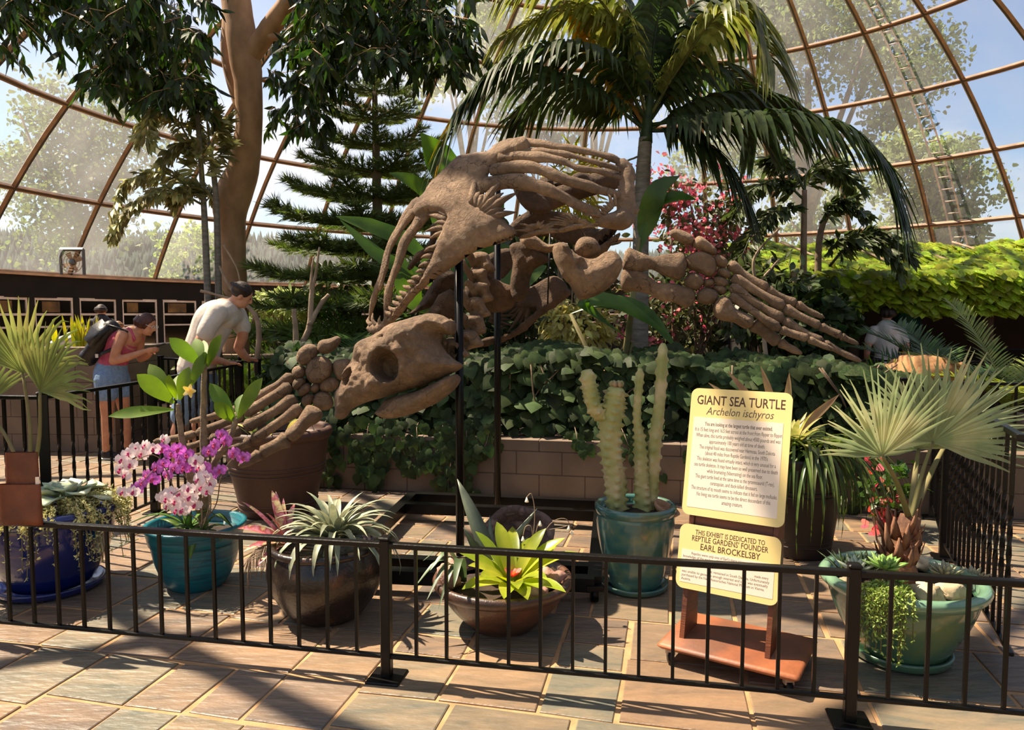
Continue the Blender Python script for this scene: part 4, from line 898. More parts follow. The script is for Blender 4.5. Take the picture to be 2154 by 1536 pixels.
for s, u, v, w, al in (("Reptiles were only one of Earl's many interests. He had a vast", .40, .158, .345, 'RIGHT'), ('knowledge of the geology of Western South Dakota.', .015, .141, .30, 'LEFT'), ('When this', .028, .124, .055, 'LEFT'), ('made every', .405, .107, .06, 'RIGHT'), ('it remained in South Dakota. Unfortunately', .41, .09, .26, 'RIGHT'), ('was unable to generate enough interest and so it was eventually', .015, .073, .39, 'LEFT'), ('purchased by the Naturhistorisches National Museum in Vienna,', .015, .056, .375, 'LEFT'), ('Austria.', .015, .039, .045, 'LEFT')):
    text(pa, s, u, v, .017, w, ma=m_ink2, align=al)
for a, b_ in ((-.26, -.17), (.26, -.17), (-.26, .17), (.26, .17)):
    q = Vector((bc.x, bc.y, 0)) + sw * a + sd * b_
    w_ = part(sg, 'caster', B().tube([(q.x - .012, q.y, .028), (q.x + .012, q.y, .028)], .028, 14), m_steel); part(w_, 'caster_fork', B().box((q.x, q.y, .055), (.04, .03, .03)), m_ladder, False)
# ================================================================ leather pouch hung on the railing
m_leather = mat('tan_leather', '#7c3f22', '#5c2c17', 6, .5, .3, 60)
lp = P(48, 1090, 3.44); lb = thing('leather_pouch', 'upright brown leather pouch on the low railing before the blue pot', 'pouch', (lp.x, lp.y, .61))
k_ = mpp(3.44)
def pouch(w0, w1, h, y, z0, th): 
    b = B(); vs = []; n = 20; rows = 8
    for j in range(rows):
        t = j / (rows - 1); w = w0 + (w1 - w0) * t; d = th * (1 - .45 * t)
        for i in range(n):
            a = 2 * math.pi * i / n; vs.append((lp.x + w / 2 * math.copysign(abs(math.cos(a)) ** .7, math.cos(a)), y + d / 2 * math.sin(a), z0 + h * t - .012 * (1 - t) * abs(math.cos(a))))
    b.add(vs, [(j * n + i, j * n + (i + 1) % n, (j + 1) * n + (i + 1) % n, (j + 1) * n + i) for j in range(rows - 1) for i in range(n)] + [tuple(range(n - 1, -1, -1))]); return b
zr = .612
part(lb, 'back_pocket', pouch(.165, .155, 150 * k_, lp.y + .012, zr, .05), m_leather); part(lb, 'front_pocket', pouch(.205, .2, 84 * k_, lp.y - .012, zr, .06), m_leather)
part(lb, 'paper_tag', B().box((lp.x + .085, lp.y - .012, zr + .195), (.016, .004, .05), .3), m_paper, False)
# ================================================================ drum fan on the wall ledge
m_grey = mat('grey_metal', '#55575a', rough=.45, metal=.5)
fp = dpt(-72.5, 2.66); fc = P(152, 556, fp.y - .1); fn = thing('fan', 'grey framed round fan standing on the dome ledge', 'fan', (fc.x, fc.y, 2.66)); 
fs_ = 24 * mpp(fc.y); zc_ = 2.66 + fs_ * 1.1
for a, b_ in (((-1, -1.1), (-1, 1.1)), ((1, -1.1), (1, 1.1)), ((-1, 1.1), (1, 1.1))): part(fn, 'frame', B().tube([(fc.x + a[0] * fs_, fc.y, zc_ + a[1] * fs_), (fc.x + b_[0] * fs_, fc.y, zc_ + b_[1] * fs_)], .05, 4), m_grey, False)
for r in (.95, .7, .45): part(fn, 'guard_ring', B().tube([(fc.x + fs_ * r * math.cos(a), fc.y - .03, zc_ + fs_ * r * math.sin(a)) for a in np.linspace(0, 2 * math.pi, 25)], .008, 5, cap=False), m_ladder)
for k in range(4):
    a = k * math.pi / 2 + .4; c = math.cos(a); s = math.sin(a); part(fn, 'blade', B().add([(fc.x + fs_ * (.1 * c - .1 * s), fc.y + .02, zc_ + fs_ * (.1 * s + .1 * c)), (fc.x + fs_ * (.85 * c - .25 * s), fc.y - .02, zc_ + fs_ * (.85 * s + .25 * c)), (fc.x + fs_ * (.9 * c + .2 * s), fc.y + .03, zc_ + fs_ * (.9 * s - .2 * c)), (fc.x + fs_ * (.1 * c + .1 * s), fc.y + .04, zc_ + fs_ * (.1 * s - .1 * c))], [(0, 1, 2, 3)]), m_ledge)
part(fn, 'hub', B().ell((fc.x, fc.y, zc_), (.09, .06, .09)), m_grey)
# ================================================================ plant builders
def green(name, c1, c2, tr=.3, rough=.45, var=.25, scale=9, c3=None): return mat(name, c1, c2, scale, rough, transl=tr, var=var, c3=c3)
m_stem = mat('green_stem', '#6b6a3a', '#7d6f48', 8, .7); m_wood_pale = mat('pale_wood', '#a08a70', '#857059', 9, .8, .4, 40); m_dry = mat('dry_wood', '#8c7660', '#6d5a48', 9, .85, .5, 40)
def rosette(t, base, n, L, w, el0, el1, droop, ma, az0=0.0, name='leaf', fold=.25, thick=0.0, seg=9, peak=.3, curl=.3, jit=.15, basew=.5, up=None, wave=0.0, mesh_share=False):
    base = Vector(base)
    for i in range(n):
        k = i / max(1, n - 1); az = az0 + i * 2.39996 + rnd(-jit, jit); el = el1 + (el0 - el1) * k + rnd(-jit, jit) * .5
        LL = L * (1 - .35 * k) * rnd(.85, 1.12)
        p = arc(base + Vector((math.cos(az), math.sin(az), 0)) * w * .35, az, el, LL, droop * (1 - .55 * k) * rnd(.8, 1.2), seg, curl, rnd(-.25, .25))
        part(t, name, B().blade(p, wprof(seg, w * rnd(.85, 1.1), basew, peak), fold=fold, thick=thick, wave=wave), ma)
def pinnate(pts, n, ll, lw, ang=60, droop=.55, lift=.25, r=.018, sp=None, tipk=.55, seg=5, jit=.12, start=.1, sym=True):
    pth = cr(pts, 40); b = B(); V3 = [Vector(p) for p in pth]
    b.tube(V3, np.linspace(r, r * .25, 40), 6)
    for i in range(n):
        t = start + (1 - start) * (i + .5) / n; f = t * 39; k = min(38, int(f)); p = V3[k].lerp(V3[k + 1], f - k); tg = (V3[k + 1] - V3[k]).normalized()
        sd = tg.cross(Vector((0, 0, 1))); sd = sd.normalized() if sd.length > .05 else Vector((0, 1, 0)); up = sd.cross(tg)
        if up.z < 0: up = -up
        a = R_(ang * (1 - .35 * t)); Lf = ll * (math.sin(math.pi * min(1, .18 + .75 * t)) ** .7 if t < .8 else tipk + (1 - tipk) * (1 - t) / .2 * .8) * rnd(.85, 1.1)
        for s in (-1, 1):
            d = (tg * math.cos(a) + sd * s * math.sin(a) + up * (lift + rnd(-jit, jit)) + rv(jit * .4)).normalized(); q = []
            for j in range(seg):
                u = j / (seg - 1); q.append(p + d * (Lf * u) - Vector((0, 0, 1)) * (droop * Lf * u * u * rnd(.95, 1.05)))
            b.blade(q, wprof(seg, lw, .55, .35), up=up + Vector((.01, .02, .2)), fold=.2)
    return b
def fan_leaf(c, axis, nrm, Rr, n, spread, w=None, split_=.42, sag=.15, jit=.04, cone=.25):
    axis = Vector(axis).normalized(); nrm = Vector(nrm); nrm = (nrm - axis * nrm.dot(axis)).normalized(); sd = axis.cross(nrm).normalized(); b = B(); c = Vector(c)
    w = w or 2 * Rr * split_ * math.tan(spread / n / 2) * 1.45
    for i in range(n):
        a = -spread / 2 + spread * (i + .5) / n + rnd(-jit, jit); d = axis * math.cos(a) + sd * math.sin(a) + nrm * cone * (1 - .3 * math.cos(a)); d.normalize()
        L_ = Rr * (1 - .22 * abs(a / (spread / 2)) ** 2) * rnd(.9, 1.05); q = []; ws = []
        for j in range(8):
            u = j / 7; q.append(c + d * (L_ * u) - Vector((0, 0, 1)) * (sag * L_ * u ** 3 * rnd(.6, 1.3)) ); ws.append(max(.003, w * (u / split_ if u < split_ else (1 - (u - split_) / (1 - split_)) ** .85)))
        b.blade(q, ws, up=nrm, fold=.35 if i % 2 else .3)
    return b
def bush(t, c, r, n, tm, s, ma, npart=0, name='leaf', down=.4, shell=.5):
    c = Vector(c); ms = []
    for i in range(n):
        d = rv().normalized(); k = rnd(shell, 1.0); p = c + Vector((d.x * r[0], d.y * r[1], d.z * r[2])) * k
        ms.append(basis(p, d + rv(.5) - Vector((0, 0, down)), d + rv(.4) + Vector((0, 0, .5)), s * rnd(.7, 1.25)))
    leafmass(t, name, tm, ms, ma, npart)
LT = leaf_t(1.0, .32, .12, .2); LTW = leaf_t(1.0, .5, .12, .2); LTN = leaf_t(1.0, .16, .2, .25); HT = heart_t()
# ================================================================ big smooth-barked tree
m_smooth = mat('smooth_bark', '#b08a68', '#93704f', 5, .75, .35, 50, c3='#a37e5c', stretch=(1, 1, .6), bdist=.006)
g_ficus = green('ficus_leaf', '#1e2c13', '#364a1c', .38, .42, .5)
YT = 12.0; tr = thing('broadleaf_tree', 'big smooth tan-barked tree with drooping dark leaves above the visitors', 'tree', (P(492, 745, YT).x, YT, .9))
tp_ = [(492, 748, 34), (494, 715, 29), (495, 680, 28), (491, 600, 27), (487, 500, 28), (484, 440, 36), (494, 400, 36), (512, 350, 31), (524, 270, 27), (522, 180, 28), (512, 100, 31), (502, 30, 28), (490, -60, 25)]
q = cr([(*P(a, b_, YT), r * mpp(YT)) for a, b_, r in tp_], 46); part(tr, 'trunk', B().tube(q[:, :3], q[:, 3], 18, bump=.02, bf=3), m_smooth)
for pts in ([(516, 130, 12.0, 22), (548, 88, 11.9, 21), (585, 35, 11.7, 20), (640, -40, 11.3, 16)], [(490, -50, 12, 20), (400, -130, 11, 16), (250, -160, 10, 12), (80, -90, 9.5, 7)], [(640, -40, 11.3, 15), (760, -90, 10.5, 12), (900, -60, 10, 7)], [(508, 240, 12.2, 12), (480, 120, 12.4, 14), (478, 0, 12.6, 12), (430, -80, 12.8, 10)], [(560, 75, 11.8, 9), (640, 90, 11.6, 6), (660, 150, 11.5, 3)]):
    q = cr([(*P(a, b_, y), r * mpp(y)) for a, b_, y, r in pts], 16); part(tr, 'branch', B().tube(q[:, :3], q[:, 3], 10, bump=.01), m_smooth)
ms = []; tw = B()
for x0, x1, y0, y1, Y0, Y1, nt_ in ((-90, 330, -140, 60, 8.6, 11, 150), (190, 470, -40, 190, 9.5, 12.6, 170), (330, 480, 90, 205, 10, 12.6, 50), (560, 690, 10, 260, 10.5, 13, 130), (640, 960, -90, 125, 9.0, 12, 230), (900, 985, 0, 100, 9.5, 11, 26), (300, 900, -170, 0, 8.6, 12, 120)):
    for _ in range(nt_):
        qx, qy, qY = rnd(x0, x1), rnd(y0, y1), rnd(Y0, Y1)
        if 420 < qx < 625 and qY < 12.35: continue
        p = P(qx, qy, qY); a = rnd(0, 6.28); d = Vector((math.cos(a), math.sin(a), rnd(-.9, .1))).normalized(); Lt = rnd(.3, .6)
        e = p + d * Lt; tw.tube([p, p + d * Lt * .5, e - Vector((0, 0, .08))], [.007, .005, .002], 4)
        for k in range(13):
            u = (k + .5) / 13; b0 = p.lerp(e, u) - Vector((0, 0, .08 * u)); dd = (d * .5 + rv(.55) - Vector((0, 0, 1.1))).normalized()
            ms.append(basis(b0, dd, rv() + Vector((0, -.4, .3)), rnd(.19, .30)))
part(tr, 'twigs', tw, m_smooth, kind='stuff')
leafmass(tr, 'leaf', leaf_t(1, .27, .12, .12, 3, .35), ms, g_ficus)
# ================================================================ araucaria
g_arau = green('needle_green', '#46562a', '#6a7a3a', .35, .55, .4); YA = 12.4; xa = P(790, 400, YA).x
ar = thing('needle_tree', 'dark tiered needle tree rising behind the skeleton', 'tree', (xa, YA, .85))
zt = P(790, 120, YA).z; part(ar, 'trunk', B().tube([(xa, YA, .8), (xa + .03, YA, 3), (xa, YA, zt)], [.12, .09, .03], 10), m_bark)
def needle_branch(L_):
    b = B(); ax = [Vector((0, L_ * u, -.10 * L_ * u + .16 * L_ * u ** 3)) for u in np.linspace(0, 1, 9)]; b.tube(ax, np.linspace(.022, .006, 9), 5)
    def brush(p0, d, Lb, n):
        for k in range(n):
            u = k / n; p = p0 + d * (Lb * u); r = (rv() ); r = (r - d * r.dot(d)).normalized(); e = p + (d * .8 + r * .75 + Vector((0, 0, .3))).normalized() * rnd(.09, .15)
            s = d.cross(r) * .008; b.add([p - s, p + s, e], [(0, 1, 2)])
    for i in range(1, 9):
        for s in (-1, 1):
            d = Vector((s * .75, .65, .12 + rnd(-.1, .1))).normalized(); brush(ax[i], d, L_ * .34 * (1.2 - i / 11), 44)
    brush(ax[5], (ax[8] - ax[5]).normalized(), L_ * .5, 70); return b.mesh('branch')
nb_ = [needle_branch(1.0) for _ in range(3)]
for m_ in nb_: m_.materials.append(g_arau)
zz = .95; k = 0
while zz < zt - .1:
    f = (zz - .85) / (zt - .85); LL = 1.95 * (1 - f) ** .75 + .25
    for j in range(8):
        a = j * .785 + k * .5 + rnd(-.25, .25); part(ar, 'branch', nb_[int(rng.integers(3))], None, M=Matrix.Translation((xa, YA, zz)) @ Matrix.Rotation(a, 4, 'Z') @ Matrix.Rotation(R_(8 - 14 * (1 - f)), 4, 'X') @ Matrix.Diagonal((LL * .9, LL * rnd(.75, 1.12), LL, 1)))
    zz += .43; k += 1
# ================================================================ palm with grey trunk
m_ptrunk = mat('palm_trunk', '#8d8478', '#6d655a', 7, .75, .3, 30, stretch=(1, 1, 3)); g_palm = green('palm_leaf', '#26341a', '#42522a', .38, .55, .35); g_palmy = green('palm_leaf_pale', '#5c6630', '#8a8a4c', .4, .4, .3); g_palmo = green('palm_leaf_yellow', '#a8832c', '#c79a3a', .4, .5, .3)
YP = 8.6; pb_ = P(1346, 869, YP); pm = thing('palm', 'grey-trunked palm with long arching fronds behind the skeleton', 'palm', (pb_.x, YP, .46))
q = cr([(*P(1346, 872, YP), .125), (*P(1346, 760, YP), .10), (*P(1348, 500, YP), .09), (*P(1352, 380, YP), .085), (*P(1358, 290, YP), .075)], 40); part(pm, 'trunk', B().tube(q[:, :3], q[:, 3], 14), m_ptrunk)
part(pm, 'crownshaft', B().tube(cr([P(1358, 300, YP), P(1362, 250, YP), P(1368, 190, YP)], 10), np.linspace(.08, .03, 10), 12), g_palm)
for z_ in np.linspace(.9, P(0, 310, YP).z, 16):
    t_ = (z_ - .46) / (P(0, 290, YP).z - .46); xx = np.interp(z_, q[:, 2], q[:, 0]); rr = np.interp(z_, q[:, 2], q[:, 3]); part(pm, 'trunk_ring', B().lathe([(rr - .01, -.012), (rr + .004, 0), (rr - .01, .012)], (xx, YP, z_), 16), m_dry)
FR = [([(1360, 275, 8.6), (1250, 195, 8.4), (1120, 150, 8.1), (1010, 185, 7.9), (938, 300, 7.8)], 46, .62, .05, g_palm), ([(1362, 250, 8.6), (1310, 90, 8.7), (1200, 20, 8.7), (1060, 75, 8.6)], 44, .6, .05, g_palmy), ([(1365, 240, 8.6), (1335, 60, 8.8), (1280, -80, 8.9), (1200, -160, 9)], 38, .62, .05, g_palm),
      ([(1370, 240, 8.6), (1430, 140, 8.4), (1510, 30, 8.1), (1580, 20, 7.9), (1622, 130, 7.7)], 42, .55, .05, g_palmy), ([(1364, 262, 8.6), (1290, 140, 8.3), (1180, 95, 8.0), (1060, 130, 7.8), (985, 210, 7.7)], 44, .55, .045, g_palm), ([(1366, 250, 8.6), (1400, 100, 8.8), (1470, 10, 9.0), (1560, 60, 9.2)], 40, .6, .05, g_palm), ([(1364, 250, 8.6), (1290, 40, 8.5), (1180, -60, 8.3), (1080, -40, 8.2)], 40, .6, .05, g_palmy), ([(1372, 270, 8.6), (1470, 215, 8.6), (1600, 200, 8.6), (1700, 250, 8.6)], 42, .6, .05, g_palm), ([(1372, 262, 8.6), (1460, 250, 8.2), (1610, 238, 7.7), (1760, 262, 7.3), (1845, 330, 7.1), (1882, 430, 7.0)], 60, .6, .052, g_palm), ([(1370, 250, 8.6), (1430, 170, 8.9), (1500, 140, 9.2), (1570, 190, 9.4), (1590, 280, 9.5)], 40, .6, .05, g_palm),
      ([(1357, 265, 8.6), (1300, 180, 8.8), (1240, 85, 9.0), (1215, 20, 9.1)], 30, .5, .045, g_palmo), ([(1360, 270, 8.6), (1290, 210, 9.0), (1180, 190, 9.3), (1080, 250, 9.5)], 42, .6, .05, g_palm), ([(1370, 275, 8.6), (1440, 280, 8.4), (1510, 330, 8.2), (1560, 420, 8.1)], 38, .6, .05, g_palm), ([(1366, 240, 8.6), (1380, 60, 8.5), (1420, -80, 8.3)], 34, .6, .05, g_palm), ([(1366, 245, 8.6), (1450, 80, 8.9), (1560, -60, 9.2)], 40, .6, .05, g_palm)]
for pts, n_, ll, lw, ma in FR: part(pm, 'frond', pinnate([P(*a) for a in pts], int(n_ * 1.15), ll * 1.15, lw * 1.45, 62, .95, .32, .022), ma)
part(pm, 'dead_frond_tip', pinnate([P(1010, 200, 7.85), P(965, 240, 7.8), P(930, 320, 7.78)], 14, .42, .045, 30, .6, .1, .01), g_palmo)
part(pm, 'fruit_stalk', B().tube(cr([P(1340, 330, 8.5), P(1310, 350, 8.4), P(1300, 430, 8.35)], 10), .012, 6), m_stem)
# ================================================================ fishtail palms
g_fish = green('fishtail_pale', '#75764a', '#a8a272', .3, .5, .4); g_fishd = green('fishtail_dark', '#34401f', '#56603a', .3, .45, .35)
fish_t = ([(0, 0, 0), (-.12, .5, .04), (-.2, .95, -.12), (-.05, .82, -.06), (.03, 1.1, -.14), (.12, .8, -.05), (.15, .55, .02)], [(0, 1, 2, 3), (0, 3, 4, 5), (0, 5, 6)])
def fishtail(label, stems, fronds, ma, leafs, mas, base_z):
    x0, y0 = stems[0][0][0], stems[0][0][1]; s0 = P(*stems[0][0]); t = thing('fishtail_palm', label, 'palm', (s0.x, s0.y, base_z))
    for s in stems:
        pts = [P(*a) for a in s]; pts[0] = Vector((pts[0].x, pts[0].y, base_z)); part(t, 'stem', B().tube(cr(pts, 16), np.linspace(.055, .035, 16), 9), mas)
    for f in fronds:
        pts = [Vector(p) for p in cr([P(*a) for a in f], 22)]; b = B(); b.tube(pts, np.linspace(.02, .006, 22), 5)
        for i in range(3, 22):
            for s in (-1, 1):
                tg = (pts[min(21, i + 1)] - pts[i - 1]).normalized(); sd = tg.cross(Vector((0, 0, 1))).normalized() * s
                for k in range(4):
                    M = basis(pts[i] + sd * rnd(0, .1), tg * .5 + sd * rnd(.4, .9) + Vector((0, 0, rnd(-.9, .25))), rv(.5) + Vector((0, -.5, .6)), leafs * rnd(.7, 1.2)); b.add([M @ Vector(v) for v in fish_t[0]], fish_t[1])
        part(t, 'frond', b, ma)
    return t
fishtail('pale fishtail palm on thin stems left of the big tree', [[(440, 660, 11.2), (432, 500, 11.2), (428, 420, 11.2), (415, 240, 11.2)], [(458, 600, 11.3), (455, 430, 11.3), (440, 300, 11.3)]],
         [[(415, 330, 11.2), (370, 250, 11), (320, 235, 10.8), (305, 290, 10.7)], [(425, 420, 11.2), (350, 365, 11), (270, 380, 10.8), (240, 440, 10.7)], [(425, 430, 11.2), (360, 400, 10.9), (280, 430, 10.6), (240, 490, 10.5)], [(428, 400, 11.2), (420, 330, 11), (385, 300, 10.9), (345, 330, 10.8)], [(440, 300, 11.3), (430, 230, 11.2), (400, 200, 11.1)], [(455, 430, 11.3), (420, 390, 11.3), (370, 420, 11.2)], [(445, 350, 11.3), (450, 290, 11.5), (470, 260, 11.6)]], g_fish, .27, m_ptrunk, 1.1)
fishtail('dark fishtail palm with thin bare stems before the vine roof', [[(1690, 720, 10.2), (1690, 560, 10.2), (1692, 400, 10.2)], [(1735, 660, 10.4), (1722, 520, 10.4), (1760, 420, 10.4)]],
         [[(1692, 420, 10.2), (1640, 380, 10.2), (1580, 400, 10.1), (1545, 450, 10)], [(1692, 420, 10.2), (1700, 360, 10.3), (1750, 350, 10.3), (1800, 390, 10.3)], [(1692, 440, 10.2), (1640, 440, 10), (1590, 480, 9.9), (1560, 540, 9.8)], [(1725, 470, 10.4), (1770, 420, 10.2), (1820, 450, 10)], [(1692, 400, 10.2), (1660, 340, 10.3), (1620, 340, 10.4)], [(1745, 560, 10.2), (1800, 500, 10), (1860, 490, 9.8), (1910, 530, 9.7)], [(1735, 540, 10.2), (1780, 500, 9.9), (1850, 510, 9.7), (1890, 560, 9.6)]], g_fishd, .26, m_dry, .44)
# ================================================================ banana and bird-of-paradise leaves
g_ban = green('banana_leaf', '#3f5a22', '#5d7a30', .45, .35, .2, 3)
bn = thing('banana_plant', 'broad-leaved banana plant behind the raised shell ribs', 'plant', (P(930, 700, 8.2).x, 8.2, .46))
bx_ = P(930, 700, 8.2).x
for pts, w in (([(935, 560, 8.2), (960, 420, 8.3), (925, 340, 8.2), (885, 280, 8.1)], .42), ([(930, 600, 8.2), (870, 520, 8.1), (790, 480, 8.0), (706, 455, 7.9)], .2), ([(930, 620, 8.2), (880, 580, 8.0), (800, 540, 7.9), (715, 462, 7.9)], .17), ([(930, 560, 8.2), (910, 430, 8.2), (870, 385, 8.1), (818, 364, 8)], .2), ([(930, 640, 8.2), (880, 640, 8.0), (850, 590, 7.9), (838, 520, 7.9)], .26), ([(940, 600, 8.3), (1000, 480, 8.4), (1060, 420, 8.5)], .45), ([(940, 640, 8.3), (1020, 560, 8.5), (1090, 520, 8.6)], .4), ([(945, 650, 8.2), (1060, 600, 8.2), (1150, 560, 8.2)], .36)):
    p = [Vector(a) for a in cr([P(*a) for a in pts], 12)]; p[0] = Vector((bx_, 8.2, .6)) if False else p[0]
    part(bn, 'leaf', B().blade(p, [w * v for v in (.06, .1, .35, .7, .9, 1, 1, .95, .85, .65, .38, .04)], up=(.2, -1, .5), fold=.18, wave=.03), g_ban); part(bn, 'leaf_stalk', B().tube([Vector((bx_, 8.2, .5)), (Vector((bx_, 8.2, 1.1)) + p[1]) / 2, p[1]], [.05, .035, .02], 8), m_stem)
b2_ = thing('banana_plant', 'drooping broad leaf plant by the palm trunk foot', 'plant', (P(1330, 800, 7.9).x, 7.9, .46)); bx2 = P(1300, 800, 7.9).x
for pts, w in (([(1330, 720, 7.9), (1230, 640, 7.7), (1300, 640, 7.6), (1400, 700, 7.5)], .22), ([(1200, 660, 7.9), (1270, 638, 7.8), (1350, 655, 7.7), (1425, 735, 7.6)], .22), ([(1345, 500, 7.9), (1370, 440, 7.9), (1420, 415, 7.8), (1465, 420, 7.8)], .2), ([(1345, 540, 7.9), (1360, 470, 7.9), (1385, 400, 7.8), (1430, 370, 7.8)], .24)):
    p = [Vector(a) for a in cr([P(*a) for a in pts], 12)]
    part(b2_, 'leaf', B().blade(p, [w * v for v in (.06, .1, .35, .7, .9, 1, 1, .95, .85, .65, .38, .04)], up=(.1, -.8, .8), fold=.2), g_ban); part(b2_, 'leaf_stalk', B().tube([Vector((bx2, 7.9, .5)), p[0]], [.04, .018], 8), m_stem)
# ================================================================ bougainvillea
g_boug = green('boug_leaf', '#3a4522', '#6d6b48', .3, .5, .35); m_pink = mat('pink_bract', '#cf5f74', '#ea98a2', 20, .6, transl=.35, var=.3); m_pink2 = mat('coral_bract', '#d2504a', '#e87a80', 20, .6, transl=.35, var=.3)
pet_t = ([(0, 0, 0), (.4, .35, .1), (.25, .9, .0), (0, 1.05, -.05), (-.25, .9, 0), (-.4, .35, .1)], [(0, 1, 2, 3, 4, 5)])
bg_ = thing('bougainvillea', 'tall bougainvillea covered in pink bracts behind the flipper', 'shrub', (P(1450, 760, 10.6).x, 10.6, .46)); bx0 = P(1450, 760, 10.6)
for k in range(9):
    e = P(rnd(1370, 1560), rnd(380, 560), rnd(10.2, 11)); part(bg_, 'stem', B().tube(cr([(bx0.x + rnd(-.2, .2), 10.6, .4), (bx0.x + rnd(-.4, .4), 10.6, 1.6), e], 10), np.linspace(.03, .008, 10), 6), m_dry)
lm, pk = [], []
for (x, y, rx, ry, n1, n2) in ((1420, 450, 75, 70, 300, 330), (1490, 500, 70, 70, 380, 280), (1400, 400, 40, 30, 80, 150), (1470, 640, 90, 60, 320, 60), (1360, 640, 70, 60, 220, 130), (1420, 690, 100, 50, 300, 40), (1330, 700, 60, 40, 150, 40), (1540, 450, 40, 60, 250, 60), (1500, 560, 60, 50, 280, 90)):
    for i in range(n1): lm.append(basis(P(x + rng.normal() * rx * .6, y + rng.normal() * ry * .6, rnd(10.2, 11.2)), rv() - Vector((0, 0, .5)), rv() + Vector((0, -.5, .5)), rnd(.08, .15)))
    for i in range(n2 // 9):
        c = P(x + rng.normal() * rx * .6, y + rng.normal() * ry * .6, rnd(10.0, 10.5))
        for j in range(9): pk.append(basis(c + rv(.07), rv(), rv() + Vector((0, -1, .3)), rnd(.05, .08)))
leafmass(bg_, 'leaf', LTW, lm, g_boug, 0); leafmass(bg_, 'bract', pet_t, pk, m_pink, 0)
# ================================================================ vine-covered roof and what stands under it
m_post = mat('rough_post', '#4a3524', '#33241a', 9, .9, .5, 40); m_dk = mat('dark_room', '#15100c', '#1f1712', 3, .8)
pg = thing('pergola', 'open shelter with a roof smothered in vines and dark room below', 'shelter', (6.5, 11.5, 0))
for px, py, Y in ((1790, 760, 10.3), (2070, 760, 10.0), (1600, 740, 11.2)):
    g = P(px, py, Y); part(pg, 'post', B().tube([(g.x, g.y, 0), (g.x + .03, g.y, 1.1), (g.x, g.y, 2.1)], .075, 9, bump=.02), m_post)
part(pg, 'roof_deck', B().add([(3.2, 10.6, 2.05), (9.8, 9.4, 1.95), (10.4, 13.2, 2.75), (3.6, 13.6, 2.7), (3.2, 10.6, 1.95), (9.8, 9.4, 1.85), (10.4, 13.2, 2.65), (3.6, 13.6, 2.6)], [(0, 1, 2, 3), (7, 6, 5, 4), (0, 4, 5, 1), (1, 5, 6, 2), (2, 6, 7, 3), (3, 7, 4, 0)]), m_post, False)
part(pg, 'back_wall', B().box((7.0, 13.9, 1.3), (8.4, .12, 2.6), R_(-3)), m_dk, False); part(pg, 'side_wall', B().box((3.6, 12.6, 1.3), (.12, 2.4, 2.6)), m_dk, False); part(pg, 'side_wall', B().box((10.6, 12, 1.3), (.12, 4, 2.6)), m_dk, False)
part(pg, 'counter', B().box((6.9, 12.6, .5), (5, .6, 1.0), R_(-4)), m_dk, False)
m_vcloth = mat('teal_cloth', '#0e7f74', '#0a5b55', 5, .6); single('wall_banner', 'teal cloth hanging in the dark room behind the man', 'cloth', B().blade([P(1905, 640, 12.4), P(1908, 670, 12.42), P(1915, 705, 12.4)], [.42, .5, .4], up=(0, 1, 0), fold=.1, thick=.02), m_vcloth)
g_vine = green('vine_leaf', '#6f861c', '#a8b434', .45, .45, .5); vn = thing('roof_vine', 'sunlit yellow green heart-leaved vine blanketing the shelter roof', 'vine', (6.5, 11.2, 1.9)); ms = []
for k in range(7): part(vn, 'stem', B().tube(cr([(3.6 + k, 10.5 - .2 * k, 1.9), (3.9 + k, 11.6, 2.4), (3.7 + k, 13, 2.85)], 10), .02, 6), m_dry)
for i in range(7600):
    u, v = rng.random(), rng.random() ** .8; x = 3.2 + 6.8 * u; y = 10.55 - 1.15 * u + 3.2 * v; z = 2.08 + .78 * v + .25 * mnoise.noise(Vector((x * .9, y * .9, 0))) + .12 * mnoise.noise(Vector((x * 3, y * 3, 5)))
    if rng.random() < .36: v = 0; y = 10.5 - 1.15 * u + rnd(-.16, .08); z = rnd(1.55 + .2 * mnoise.noise(Vector((x * 1.3, 0, 7))) + .1, 2.2)
    ms.append(basis((x, y, z), Vector((rnd(-.5, .5), -.8, rnd(-.9, -.2))), Vector((rnd(-.3, .3), -.6, 1.0)), rnd(.10, .18)))
leafmass(vn, 'leaf', HT, ms, g_vine)
# ================================================================ ivy hedge spilling over the block wall
g_ivy = mat('ivy_leaf', '#26361c', '#44532c', 9, .62, transl=.22, var=.4, spec=.22); iv = thing('ivy_hedge', 'dark heart-leaved ivy hedge spilling over the low block wall', 'hedge', (0, 6.8, .46)); ms = []
def wall_y(x): return CA[1] + (CB[1] - CA[1]) * (x - CA[0]) / (CB[0] - CA[0])
for i in range(4200):
    x = rnd(-2.3, 3.4); d = abs(rng.normal(0, .5)); zt_ = 1.22 + .12 * mnoise.noise(Vector((x * 1.4, 0, 0))) - .1 * (x > 1.6); t = rng.random()
    if rng.random() < .5: y = wall_y(x) + rnd(.0, .35); z = .55 + (zt_ - .55) * t ** .8; y += .3 * (z - .55)
    else: y = wall_y(x) + rnd(.15, 1.7); z = zt_ + .1 * mnoise.noise(Vector((x * 2, y * 2, 3)))
    ms.append(basis((x, y, z), Vector((rnd(-.7, .7), -.5, rnd(-1, -.1))), Vector((rnd(-.4, .4), -1, rnd(.2, 1.1))), rnd(.09, .17)))
vb = B()
